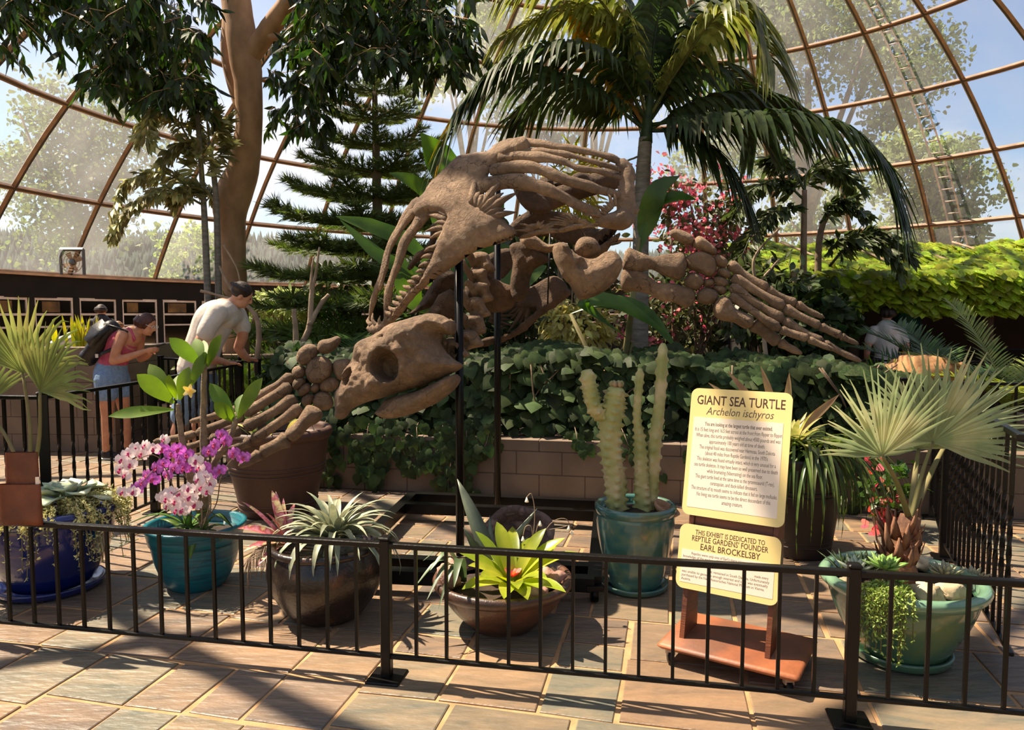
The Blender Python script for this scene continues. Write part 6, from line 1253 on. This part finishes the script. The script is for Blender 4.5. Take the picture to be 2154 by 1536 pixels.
part(ca, 'stem', cactus([P(1300, 1078, YC), P(1292, 1000, YC), (P(1284, 930, YC)), P(1290, 860, YC), P(1297, 812, YC)], lambda t: (20 + 3 * math.sin(t * 3)) * k_), m_cact); part(ca, 'arm', cactus([P(1282, 880, YC), P(1262, 872, YC - .02), P(1246, 845, YC - .03), P(1234, 778, YC - .04)], lambda t: (7 + 9 * min(1, t * 2.2)) * k_, 1.0, .45), m_cact)
for k in range(6): a = k * 1.05; p = P(1297, 812, YC); part(ca, 'crown_knob', B().ell(p + Vector((.028 * math.cos(a), .028 * math.sin(a), .012)), (.014, .014, .02), bump=.4, bf=20), m_cork)
cb = thing('cactus', 'slim forked pair of ridged cactus stems in the drip-glazed pot', 'cactus', (P(1360, 1075, YC).x, YC, .45))
part(cb, 'stem', cactus([P(1356, 1078, YC), P(1350, 1010, YC), P(1346, 930, YC), P(1340, 870, YC), P(1347, 775, YC)], lambda t: (21 - 12 * min(1, t * 1.5)) * k_, .5, .5, .045, 4), m_cact); part(cb, 'stem', cactus([P(1366, 1076, YC + .02), P(1372, 1000, YC + .02), P(1378, 930, YC + .02), P(1388, 840, YC + .03), P(1395, 722, YC + .03)], lambda t: (17 - 6 * t) * k_, 2, .4, .07, 4), m_cact)
m_shell = mat('tan_shell', '#c69a74', '#a5785a', 12, .6, .3, 50); b = B().lathe([(.01, 0), (.045, .01), (.075, .035), (.085, .06), (.078, .06), (.062, .035), (.03, .018)], (0, 0, 0), 24, 1.0, .6); Ms = Matrix.Translation(P(1392, 1082, YC - .02)) @ Matrix.Rotation(.5, 4, 'Y') @ Matrix.Rotation(.4, 4, 'X'); b.v = [tuple(Ms @ Vector(v)) for v in b.v]; single('clam_shell', 'tan open shell lying on the cactus pot soil', 'shell', b, m_shell)
# ---- fan palm and succulents in the celadon pot -------------------------------------
zP = .024 + .31; fp2 = thing('fan_palm', 'fan palm with a shaggy stub trunk in the celadon pot', 'palm', (cP[0], cP[1] + .04, zP)); tb = Vector((cP[0], cP[1] + .04, zP)); m_shag = mat('shaggy_bark', '#6d4630', '#4a2f20', 10, .9, .7, 40, stretch=(1, 1, .4), c3='#8a6248')
tt = P(1915, 1085, cP[1] + .04); part(fp2, 'trunk', B().tube(cr([tb - Vector((0, 0, .03)), tb + Vector((0, 0, .1)), (tb + tt) / 2, tt], 14), [.085, .088, .085, .08, .075, .07, .066, .064, .062, .06, .058, .055, .05, .04], 14, bump=.03, bf=22), m_shag)
for k in range(24):
    a = k * 2.4; z = tb.z + .05 + .2 * (k / 24); c = Vector((tb.x + .06 * math.cos(a), tb.y + .06 * math.sin(a), z)); part(fp2, 'leaf_base', B().blade([c, c + Vector((.035 * math.cos(a), .035 * math.sin(a), .07)), c + Vector((.05 * math.cos(a), .05 * math.sin(a), rnd(.10, .18)))], [.055, .035, .008], up=(-math.cos(a), -math.sin(a), .1), fold=.3, thick=.008), m_shag)
g_fan2 = green('fan_palm_silver', '#7d8c66', '#b5b58a', .35, .5, .2, 5, c3='#94a076')
for (cx, cy, Y, ax, nr, Rr, n, sp) in ((1856, 960, 3.22, (-.25, -.05, .95), (.1, -1, .15), .44, 26, 2.5), (1962, 930, 3.48, (.12, -.05, 1), (-.1, -1, .25), .50, 34, 3.6), (1932, 945, 3.7, (-.1, .1, 1), (0, -1, .2), .42, 28, 3.2), (2010, 900, 3.9, (.6, .2, .7), (-.2, -1, .2), .4, 26, 3.0)):
    c = P(cx, cy, Y); l_ = part(fp2, 'fan_leaf', fan_leaf(c, ax, nr, Rr, n, sp, sag=.05), g_fan2); part(l_, 'petiole', B().tube(cr([tt - Vector((0, 0, .03)), (tt + c) / 2 + Vector((.0, 0, .02)), c], 10), np.linspace(.017, .009, 10), 8, flat=.6), m_stem)
def rosucc(label, px, py, Y, n, L_, w, ma, el0=1.3, el1=.15, th=.012, z=None, droop=-.2):
    c = P(px, py, Y) if z is None else Vector((P(px, py, Y).x, Y, z)); t = thing('rosette_succulent', label, 'succulent', (c.x, c.y, zP)); part(t, 'stalk', B().tube([(c.x, c.y, zP - .01), (c.x, c.y, max(zP + .005, c.z))], .012, 8), m_stem); rosette(t, c, n, L_, w, el0, el1, droop, ma, thick=th, fold=.25, seg=6, peak=.55, basew=.6); return t
m_suc1 = mat('succulent_blue', '#9fb09a', '#c5ccae', 10, .5, var=.1); m_suc2 = mat('succulent_lime', '#6f9a44', '#9fbf68', 10, .45, var=.1); m_suc3 = mat('succulent_grey', '#8d8a6a', '#a5a080', 10, .55, var=.1); m_suc4 = green('aloe_dark', '#34452a', '#4d5f38', .1, .4, .2)
rosucc('pale blue green star succulent by the celadon pot rim', 1802, 1200, 3.28, 18, .085, .026, m_suc1); rosucc('lime green pointed rosette succulent beside the shaggy trunk', 1862, 1196, 3.22, 24, .095, .032, m_suc2); rosucc('smaller lime rosette in front of the shaggy trunk', 1885, 1222, 3.16, 16, .06, .022, m_suc2); rosucc('grey star succulent right of the shaggy trunk', 1988, 1210, 3.34, 22, .085, .026, m_suc3); rosucc('flat brownish star succulent by the right pot rim', 2045, 1218, 3.4, 18, .085, .024, m_suc3)
al = thing('aloe_cluster', 'dark spiky aloe cluster behind the lime rosette', 'aloe', (P(1850, 1180, 3.48).x, 3.48, zP))
for k in range(6): rosette(al, (P(1850, 0, 3.48).x + rng.normal() * .05, 3.46 + rng.normal() * .04, zP + .01), 9, .15, .02, 1.5, .5, .2, m_suc4, rnd(0, 6), thick=.006, seg=5, basew=.8, peak=.25)
for k, (x, y, Y, r) in enumerate(((1832, 1218, 3.2, .04), (1950, 1235, 3.2, .06), (1900, 1245, 3.12, .035), (2000, 1245, 3.22, .06), (1780, 1205, 3.35, .035), (1945, 1185, 3.6, .05))): c = P(x, y, Y); rock(['cream rock beside the pale star succulent', 'large pale rock before the shaggy trunk', 'orange tinted pebble at the pot front', 'greenish white rock under the grey succulent', 'small cream rock at the left pot rim', 'pale rock behind the shaggy trunk'][k], (c.x, c.y, zP + r * .4), (r * 1.2, r, r * .75), m_rockw, 'rocks in the celadon pot')
ss = []
for i in range(46):
    a = rnd(3.75, 4.35); o_ = Vector((math.cos(a), math.sin(a), 0)); b0 = Vector((cP[0], cP[1], zP)) + o_ * rnd(.18, .27); e1 = Vector((cP[0], cP[1], 0)) + o_ * .37; e1.z = zP + .07; e2 = Vector((cP[0], cP[1], 0)) + o_ * .385; e2.z = zP + .04 - rnd(.02, .26); ss.append([b0, b0 + Vector((0, 0, .06)), e1, e2])
sedum('green sedum trailing down the celadon pot side', (cP[0] - .1, cP[1] - .25, zP), ss, g_sed2)
# ---- plants in the two brown pots ------------------------------------------------------
tg_ = thing('trailing_grass_plant', 'long grassy leaves pouring out of the dark pot behind the sign', 'plant', (cD[0], cD[1], .66)); g_trail = green('trailing_blade', '#34491c', '#6b7a38', .3, .35, .35)
for i in range(150):
    a = rnd(-3.6, .9); p = arc((cD[0] + rnd(-.1, .14), cD[1] + rnd(-.12, .1), .66), a, rnd(.7, 1.3), rnd(.55, .95), rnd(2.3, 2.75), 11, -.45); part(tg_, 'leaf', B().blade(p, wprof(11, .02, .6, .3), fold=.3), g_trail)
vb_ = thing('variegated_bromeliad', 'cream striped bromeliad above the trailing grassy leaves', 'bromeliad', (cD[0] - .08, cD[1] + .05, .68)); g_var = green('variegated', '#b9b074', '#8a9048', .3, .4, .25, 20)
rosette(vb_, (cD[0] - .05, cD[1] + .03, .70), 20, .40, .05, 1.35, .35, .9, g_var, fold=.3); m_tanl = green('tan_leaf', '#a8805c', '#b89a70', .3, .5, .2)
for (x1, y1) in ((1530, 780), (1660, 785), (1765, 830), (1600, 770), (1490, 805)): lf(vb_, (cD[0] - .1, cD[1] + .1, .72), P(x1, y1, cD[1] + .15), .06, m_tanl, up=(0, -1, .3), bow=.05, peak=.5)
rp_ = thing('pot_foliage', 'broad green leaves with dry scraps in the big ringed pot', 'plant', (cR[0], cR[1], .63)); 
for k in range(18): a = rnd(0, 6.28); p = arc((cR[0] + .2 * math.cos(a), cR[1] + .2 * math.sin(a), .62), a + rnd(-.4, .4), rnd(.7, 1.4), rnd(.22, .4), rnd(.3, 1.0), 8); part(rp_, 'leaf', B().blade(p, wprof(8, .05, .6, .4), fold=.25), [g_cyc, g_grass, g_yel][k % 3])
# ---- pink flowers by the wall end ------------------------------------------------------
bgn = thing('begonia', 'coral pink flowering plant on the floor by the wall end', 'flower', (2.78, 5.35, 0)); ms, lm = [], []
part(bgn, 'flower_pot', B().lathe([(.09, 0), (.13, .16), (.14, .18), (.12, .18), (.11, .15)], (2.78, 5.35, 0), 24), g_dark)
for (x, y, s) in ((1835, 990, 5), (1850, 1080, 10), (1880, 1090, 12), (1900, 1060, 10), (1870, 1050, 8), (1895, 1110, 10), (1845, 1120, 10), (1860, 1105, 10), (1905, 1085, 8), (1838, 1040, 5), (1835, 970, 3), (1885, 1125, 8)):
    for j in range(s): ms.append(basis(P(x, y, 5.25) + rv(.03), rv() + Vector((0, -.4, 0)), rv(.5) + Vector((0, -1, .4)), rnd(.04, .075)))
for i in range(120): lm.append(basis((2.78 + rng.normal() * .1, 5.32 + rng.normal() * .08, rnd(.14, .5)), rv(), rv() + Vector((0, -.6, .6)), rnd(.06, .11)))
for k in range(8): part(bgn, 'stem', B().tube([(2.78, 5.35, .15), (2.78 + rnd(-.1, .1), 5.3, .35), P(rnd(1835, 1900), rnd(1000, 1100), 5.26)], [.006, .005, .003], 5), m_stem)
leafmass(bgn, 'flower', pet_t, ms, m_pink2, 150); leafmass(bgn, 'leaf', LTW, lm, g_cyc, 60)
bld = B().ell((0, 0, 0), 1, nu=32, nv=18)
m_sand = mat('sandstone', '#b58658', '#8f6640', 6, .9, .7, 16, c3='#a0744a'); sr = P(1945, 775, 6.9); bld.v = [(sr_ + Vector([math.copysign(abs(c) ** .55, c) for c in v]) * .5 * (1 + .16 * mnoise.noise(Vector(v) * 2.3) + .06 * mnoise.noise(Vector(v) * 7))) for sr_, v in ((Vector((0, 0, 0)), q) for q in bld.v)]; bld.v = [(sr.x + v[0] * .72, sr.y + v[1] * .5, .8 + v[2] * .78) for v in bld.v]; single('boulder', 'orange tan sandstone boulder below the wide cycad', 'rock', bld, m_sand)
# ================================================================ people
def remesh(b, vox, it=3, name='body'):
    me = b.mesh(name); o = bpy.data.objects.new('tmp', me); col.objects.link(o)
    m = o.modifiers.new('r', 'REMESH'); m.mode = 'VOXEL'; m.voxel_size = vox; m.use_smooth_shade = True
    s = o.modifiers.new('s', 'SMOOTH'); s.iterations = it; s.factor = .5
    dg = bpy.context.evaluated_depsgraph_get(); r = bpy.data.meshes.new_from_object(o.evaluated_get(dg)); bpy.data.objects.remove(o); r.name = name
    r.polygons.foreach_set('use_smooth', [True] * len(r.polygons)); r.materials.clear(); return r
def limb(b, pts, rad, n=12, flat=1.0, up=None):
    q = cr([(*p, r) for p, r in zip(pts, rad)], 5 * len(pts)); b.tube(q[:, :3], q[:, 3], n, flat=flat, up=up)
    for i in (0, -1): b.ell(q[i, :3], q[i, 3] * .98, nu=n, nv=8)
def hand(b, w, d, side, palm, s=1.0, curl=.5):
    """palm and five fingers from wrist w along d; palm = palm normal"""
    d = Vector(d).normalized(); pn = (Vector(palm) - d * Vector(palm).dot(d)).normalized(); sd = d.cross(pn) * side; c = w + d * .045 * s
    b.tube([w, c, w + d * .085 * s], [.026 * s, .036 * s, .034 * s], 10, flat=.5, up=pn)
    for k, L_ in enumerate((.066, .078, .074, .058)):
        r0 = w + d * .08 * s + sd * (.024 - .016 * k) * s; p1 = r0 + d * L_ * .5 * s + pn * curl * .01 * s; p2 = p1 + (d * (1 - curl * .6) + pn * curl).normalized() * L_ * .5 * s; b.tube([r0 - d * .02 * s, p1, p2], [.009 * s, .0085 * s, .007 * s], 7)
    t0 = w + d * .03 * s + sd * .026 * s; t1 = t0 + (d * .6 + sd * .8).normalized() * .035 * s; b.tube([t0, t1, t1 + (d * .9 + pn * .3).normalized() * .03 * s], [.012 * s, .011 * s, .008 * s], 7)
m_skin = mat('skin', '#c48a68', '#b57a5a', 14, .55, transl=0); m_skin2 = mat('skin_light', '#cf977a', '#bf866a', 14, .55); m_hair_r = mat('auburn_hair', '#4a2013', '#331509', 30, .5, .5, 60, stretch=(1, 1, .3)); m_hair_d = mat('dark_hair', '#2e1c12', '#20130c', 30, .6, .5, 60); m_eye = mat('eye', '#1a120e', rough=.2); m_denim = mat('denim', '#7d96b4', '#6a84a4', 40, .8, .3, 200); m_pinkt = mat('pink_cloth', '#c2546c', '#b0475e', 20, .8, .2, 90); m_greyt = mat('pale_shirt', '#cfc6bb', '#beb4a8', 8, .85, .25, 40); m_blackl = mat('black_leather', '#171413', '#231e1b', 12, .4, .4, 50); m_shoe = mat('shoe_black', '#1c1816', rough=.6); m_sole = mat('shoe_sole', '#d8d0c4', rough=.6); m_navy = mat('dark_tee', '#2c2a30', '#38353a', 10, .8); m_whitet = mat('white_tee', '#d9d4cc', '#c8c2b9', 8, .85); m_blonde = mat('light_hair', '#8c6238', '#6d4a28', 30, .6)
def head(b, c, f, upv, s=1.0):
    """skull, face, nose, ears; f = facing, upv = crown direction"""
    f = Vector(f).normalized(); upv = (Vector(upv) - f * Vector(upv).dot(f)).normalized(); sd = f.cross(upv); R3 = Matrix((sd, f, upv)).transposed()
    b.ell(c + upv * .015 * s, (.073 * s, .092 * s, .095 * s), R3, 18, 12); b.ell(c + f * .028 * s - upv * .05 * s, (.056 * s, .062 * s, .066 * s), R3, 16, 10)
    b.tube([c + f * .088 * s + upv * .022 * s, c + f * .112 * s - upv * .02 * s, c + f * .092 * s - upv * .032 * s], [.010 * s, .014 * s, .012 * s], 8); b.ell(c + f * .082 * s - upv * .056 * s, (.024 * s, .012 * s, .008 * s), R3, 10, 6); b.ell(c + f * .078 * s - upv * .088 * s, (.02 * s, .016 * s, .014 * s), R3, 10, 6)
    for k in (-1, 1): b.ell(c + sd * k * .074 * s - f * .005 * s - upv * .01 * s, (.012 * s, .02 * s, .032 * s), R3, 10, 8)
    return R3, sd, f, upv
def eyes(parent, c, R3, sd, f, u, s=1.0):
    for k in (-1, 1): part(parent, 'eye', B().ell(c + f * .084 * s + sd * k * .032 * s + u * .012 * s, (.013 * s, .006 * s, .008 * s), R3, 8, 6), m_eye)
def hair(t, c, R3, f, u, s, ma, long_=0.0, back=.3):
    b = B(); b.ell(c + u * .035 * s - f * .018 * s, (.088 * s, .098 * s, .092 * s), R3, 18, 12)
    for k in range(34):
        a = rnd(0, 6.28); d = (R3 @ Vector((math.cos(a), math.sin(a) * .9 - .25, 0))); p = c + u * .06 * s + d * .07 * s - f * .02 * s
        if d.dot(f) > .55: b.tube([p, p + d * .02 * s + u * .01 * s, p + d * .022 * s - u * .02 * s], [.024 * s, .018 * s, .008 * s], 6)
        else: b.tube([p, p + d * .022 * s - u * (.05 + long_) * s, p + d * .012 * s - u * (.09 + long_ * 2) * s], [.03 * s, .028 * s, .012 * s], 6)
    return part(t, 'hair', remesh(b, .008 * s, 2, 'hair'), ma)
# ---- woman with backpack ---------------------------------------------------------
Yw = 8.1; Q = lambda x, y, dy=0.0: P(x, y, Yw) + Vector((0, dy, 0))
g0 = G(243, 963); wo_ = thing('person', 'person in pink tank top and denim shorts bending over a phone', 'person', (Q(240, 900).x, Yw, 0))
b = B(); hc = Q(309, 683); hr = head(b, hc, (.92, -.12, -.42), (.35, 0, .92)); limb(b, [Q(296, 692), Q(284, 702)], [.05, .055]); limb(b, [Q(278, 706), Q(262, 718), Q(248, 742), Q(238, 768), Q(233, 792)], [.11, .145, .125, .13, .155], 16)
for s, dx in ((-1, 0), (1, 8)):
    limb(b, [Q(272 + dx, 706, s * .15), Q(266 + dx, 732, s * .2), Q(260 + dx * 2, 757, s * .21)], [.062, .052, .045]); limb(b, [Q(260 + dx * 2, 757, s * .21), Q(285 + dx, 750, s * .17), Q(312, 738, s * .08)], [.045, .042, .027]); hand(b, Q(312, 738, s * .08), Vector((.9, -s * .35, .15)), s, (0, -s, .3), .95, .7)
limb(b, [Q(232, 795, -.09), Q(235, 835, -.1), Q(236, 870, -.1)], [.105, .085, .06]); limb(b, [Q(236, 870, -.1), Q(236, 905, -.1), Q(234, 955, -.1)], [.06, .055, .036]); limb(b, [Q(238, 795, .09), Q(247, 835, .1), Q(252, 868, .1)], [.105, .085, .06]); limb(b, [Q(252, 868, .1), Q(256, 900, .1), Q(258, 945, .1)], [.06, .055, .036])
bd = part(wo_, 'body', remesh(b, .0085, 3), m_skin); eyes(bd, hc, *hr)
hair(wo_, hc, hr[0], hr[2], hr[3], 1.0, m_hair_r, .01)
gl = B()
for k in (-1, 1): gl.tube([hc + hr[2] * .1 + hr[1] * k * .034 + hr[3] * .012 + (hr[1] * math.cos(a) * .024 + hr[3] * math.sin(a) * .019) for a in np.linspace(0, 6.283, 17)], .0028, 5, cap=False); gl.tube([hc + hr[2] * .1 + hr[1] * k * .058 + hr[3] * .014, hc + hr[1] * k * .078 + hr[3] * .01], .0028, 5)
part(wo_, 'glasses', gl, m_sole)
b = B(); limb(b, [Q(274, 709), Q(267, 714), Q(258, 722), Q(247, 744), Q(238, 764), Q(236, 774)], [.115, .138, .158, .140, .146, .150], 16)
for s in (-1, 1): b.tube([Q(276, 704, s * .07) + Vector((0, 0, .075)), Q(283, 704, s * .08) + Vector((0, 0, .06)), Q(276, 716, s * .09) + Vector((.09, 0, 0))], .016, 6)
part(wo_, 'tank_top', remesh(b, .011, 2, 'tank_top'), m_pinkt)
b = B(); limb(b, [Q(238, 768), Q(234, 782), Q(233, 796)], [.150, .170, .175], 16); limb(b, [Q(232, 796, -.09), Q(234, 818, -.1), Q(235, 826, -.1)], [.125, .115, .115]); limb(b, [Q(238, 796, .09), Q(244, 818, .1), Q(246, 824, .1)], [.125, .115, .115]); part(wo_, 'shorts', remesh(b, .011, 2, 'shorts'), m_denim)
for x, y, dy in ((236, 957, -.1), (260, 948, .1)):
    p = Q(x, y, dy); b = B(); b.ell((p.x + .05, p.y, .045), (.13, .045, .042)); b.ell((p.x - .01, p.y, .065), (.06, .045, .06)); sh = part(wo_, 'shoe', remesh(b, .01, 2, 'shoe'), m_shoe); b = B(); b.box((p.x + .05, p.y, .014), (.26, .085, .026), 0, .012); part(sh, 'sole', b, m_sole)
bp = thing('backpack', 'black leather backpack with strap slung on the bending person', 'bag', Q(210, 735)); b = B(); limb(b, [Q(236, 692, -.02), Q(214, 722, -.02), Q(188, 752, -.02)], [.10, .135, .10], 14, .8); part(bp, 'bag_body', remesh(b, .014, 2, 'bag_body'), m_blackl)
part(bp, 'flap', B().blade([Q(238, 682, -.13), Q(222, 698, -.16), Q(205, 722, -.17)], [.2, .24, .2], up=(-.4, -.8, .3), fold=.15, thick=.02), m_blackl); part(bp, 'strap', B().blade([Q(215, 750, -.12), Q(235, 742, -.19), Q(252, 735, -.2), Q(266, 728, -.19)], [.03, .04, .04, .03], up=(0, -1, .2), fold=.05, thick=.006), m_blackl); part(bp, 'strap', B().tube(cr([Q(240, 684, -.1), Q(262, 690, -.12), Q(280, 698, -.11)], 8), .012, 6), m_blackl); part(bp, 'buckle', B().box(Q(222, 747, -.17), (.03, .01, .04)), m_sole, False)
single('phone', 'dark phone held in the bending person hands', 'phone', B().box(Q(334, 728), (.14, .06, .012), .1, .004, Matrix.Rotation(R_(-20), 3, 'Y')), m_shoe, False)
# ---- man in pale shirt ---------------------------------------------------------
Yw = 7.3; mn_ = thing('person', 'person in pale grey tee and denim shorts leaning on the railing', 'person', (Q(400, 900).x, Yw, 0))
b = B(); hc = Q(508, 621); hr = head(b, hc, (.75, .35, -.5), (.5, .1, .8), 1.05); limb(b, [Q(494, 634), Q(478, 648)], [.06, .068]); limb(b, [Q(470, 654), Q(452, 672), Q(434, 710), Q(420, 750), Q(414, 785)], [.13, .175, .155, .15, .165], 16)
limb(b, [Q(474, 660, -.2), Q(457, 700, -.29), Q(440, 730, -.31)], [.075, .06, .05]); limb(b, [Q(440, 730, -.31), Q(456, 750, -.2), Q(474, 764, .05)], [.05, .047, .032]); hand(b, Q(474, 764, .05), (.7, .75, -.1), -1, (0, 0, -1), 1.05, .5)
limb(b, [Q(480, 662, .2), Q(492, 700, .24), Q(478, 735, .3)], [.075, .06, .05]); limb(b, [Q(478, 735, .3), Q(484, 752, .38), Q(490, 762, .45)], [.05, .045, .03]); hand(b, Q(490, 760, .42), (.3, .9, -.1), 1, (0, 0, -1), 1.05, .5)
for dx, dy in ((0, -.1), (22, .1)): limb(b, [Q(414 + dx * .3, 790, dy), Q(398 + dx, 845, dy), Q(388 + dx, 888, dy)], [.115, .09, .065]); limb(b, [Q(388 + dx, 888, dy), Q(378 + dx, 925, dy), Q(374 + dx, 985, dy)], [.065, .062, .04])
bd = part(mn_, 'body', remesh(b, .0085, 3), m_skin2); eyes(bd, hc, *hr, 1.05); hair(mn_, hc, hr[0], hr[2], hr[3], 1.05, m_hair_d, -.03)
b = B(); limb(b, [Q(478, 652), Q(464, 660), Q(450, 676), Q(434, 712), Q(420, 752), Q(413, 776)], [.105, .160, .192, .178, .178, .185], 18); limb(b, [Q(474, 659, -.2), Q(464, 684, -.27), Q(458, 700, -.29)], [.104, .09, .086]); limb(b, [Q(480, 661, .2), Q(490, 690, .25)], [.104, .09]); limb(b, [Q(474, 660, -.15), Q(478, 654, 0), Q(480, 662, .15)], [.108, .118, .108]); b.ell(Q(476, 668), (.12, .17, .12)); part(mn_, 'shirt', remesh(b, .012, 3, 'shirt'), m_greyt)
b = B(); limb(b, [Q(416, 768), Q(414, 782), Q(414, 796)], [.165, .175, .18], 16)
for dx, dy in ((0, -.1), (22, .1)): limb(b, [Q(414 + dx * .3, 796, dy), Q(398 + dx, 846, dy), Q(392 + dx, 872, dy)], [.135, .115, .11])
part(mn_, 'shorts', remesh(b, .012, 2, 'shorts'), m_denim)
for dx, dy in ((0, -.1), (22, .1)):
    p = Q(376 + dx, 985, dy); b = B(); b.ell((p.x + .06, p.y, .048), (.145, .05, .046)); b.ell((p.x, p.y, .07), (.065, .05, .065)); sh = part(mn_, 'shoe', remesh(b, .011, 2, 'shoe'), m_shoe); part(sh, 'sole', B().box((p.x + .06, p.y, .014), (.29, .095, .026), 0, .012), m_sole)
# ---- visitors farther away -----------------------------------------------------
def visitor(label, x, y, h, fa, shirt, trousers, hairm, bend=0.0, sleeve=True):
    s = h / 1.72; t = thing('person', label, 'person', (x, y, 0)); fw = Vector((math.cos(fa), math.sin(fa), 0)); sd = Vector((-fw.y, fw.x, 0)); up = Vector((0, 0, 1))
    hip = Vector((x, y, .92 * s)); tv = (up * math.cos(bend) + fw * math.sin(bend)); A = lambda f, l, z: hip + fw * f * s + sd * l * s + tv * (z - .92) * s; D = lambda f, l, z: Vector((x, y, 0)) + fw * f * s + sd * l * s + up * z * s
    b = B(); hc = A(.02, 0, 1.60); hr = head(b, hc, fw * math.cos(bend) - up * math.sin(bend) * .6, tv, s); limb(b, [A(0, 0, 1.5), A(0, 0, 1.42)], [.055 * s, .06 * s]); limb(b, [A(0, 0, 1.36), A(0, 0, 1.22), A(0, 0, 1.05), A(0, 0, .92)], [.14 * s, .15 * s, .125 * s, .15 * s], 14, .75, fw)
    for k in (-1, 1):
        limb(b, [A(0, k * .18, 1.38), A(-.02, k * .24, 1.2), A(0, k * .25, 1.08)], [.06 * s, .05 * s, .043 * s]); limb(b, [A(0, k * .25, 1.08), A(.08, k * .23, .96), A(.16, k * .2, .86)], [.043 * s, .038 * s, .026 * s]); hand(b, A(.16, k * .2, .86), fw * .6 - up * .8, k, sd * -k, s)
        limb(b, [D(0, k * .09, .9), D(.01, k * .1, .7), D(0, k * .1, .48)], [.09 * s, .08 * s, .06 * s]); limb(b, [D(0, k * .1, .48), D(-.01, k * .1, .3), D(-.02, k * .1, .08)], [.06 * s, .055 * s, .036 * s])
    bd = part(t, 'body', remesh(b, .014, 2), m_skin2); eyes(bd, hc, *hr, s); hair(t, hc, hr[0], hr[2], hr[3], s, hairm, .0)
    b = B(); limb(b, [A(0, 0, 1.4), A(0, 0, 1.24), A(0, 0, 1.06), A(0, 0, .9)], [.15 * s, .17 * s, .15 * s, .17 * s], 14, .8, fw)
    for k in (-1, 1): limb(b, [A(0, k * .17, 1.38), A(-.01, k * .225, 1.24)], [.078 * s, .07 * s])
    part(t, 'shirt', remesh(b, .016, 2, 'shirt'), shirt); b = B()
    for k in (-1, 1): limb(b, [D(0, k * .08, .92), D(0, k * .1, .7), D(0, k * .1, .42)], [.12 * s, .10 * s, .085 * s])
    limb(b, [D(0, -.04, .93), D(0, .04, .93)], [.14 * s, .14 * s]); part(t, 'trousers', remesh(b, .016, 2, 'trousers'), trousers)
    for k in (-1, 1): c = D(.05, k * .1, .045); b = B(); b.ell(c, (.13 * s, .05 * s, .045 * s), Matrix.Rotation(fa, 3, 'Z')); part(t, 'shoe', b, m_shoe)
    return t
a = P(213, 660, 14.4); visitor('person in dark tee with a shoulder strap facing the display windows', a.x, 14.4, 1.78, 1.7, m_navy, m_denim, m_hair_d)
a = P(248, 660, 14.9); visitor('child with light hair beside the person in dark tee', a.x, 14.9, 1.45, 2.6, m_pinkt, m_navy, m_blonde)
a = P(122, 700, 13.0); visitor('person in white shirt bending down behind the tall planter', a.x - .25, 13.0, 1.75, 0.3, m_whitet, m_denim, m_blonde, 1.15)
a = P(1866, 690, 10.1); visitor('person in white tee standing in the dark opening', a.x, 10.1, 1.7, 1.4, m_whitet, m_navy, m_hair_d)
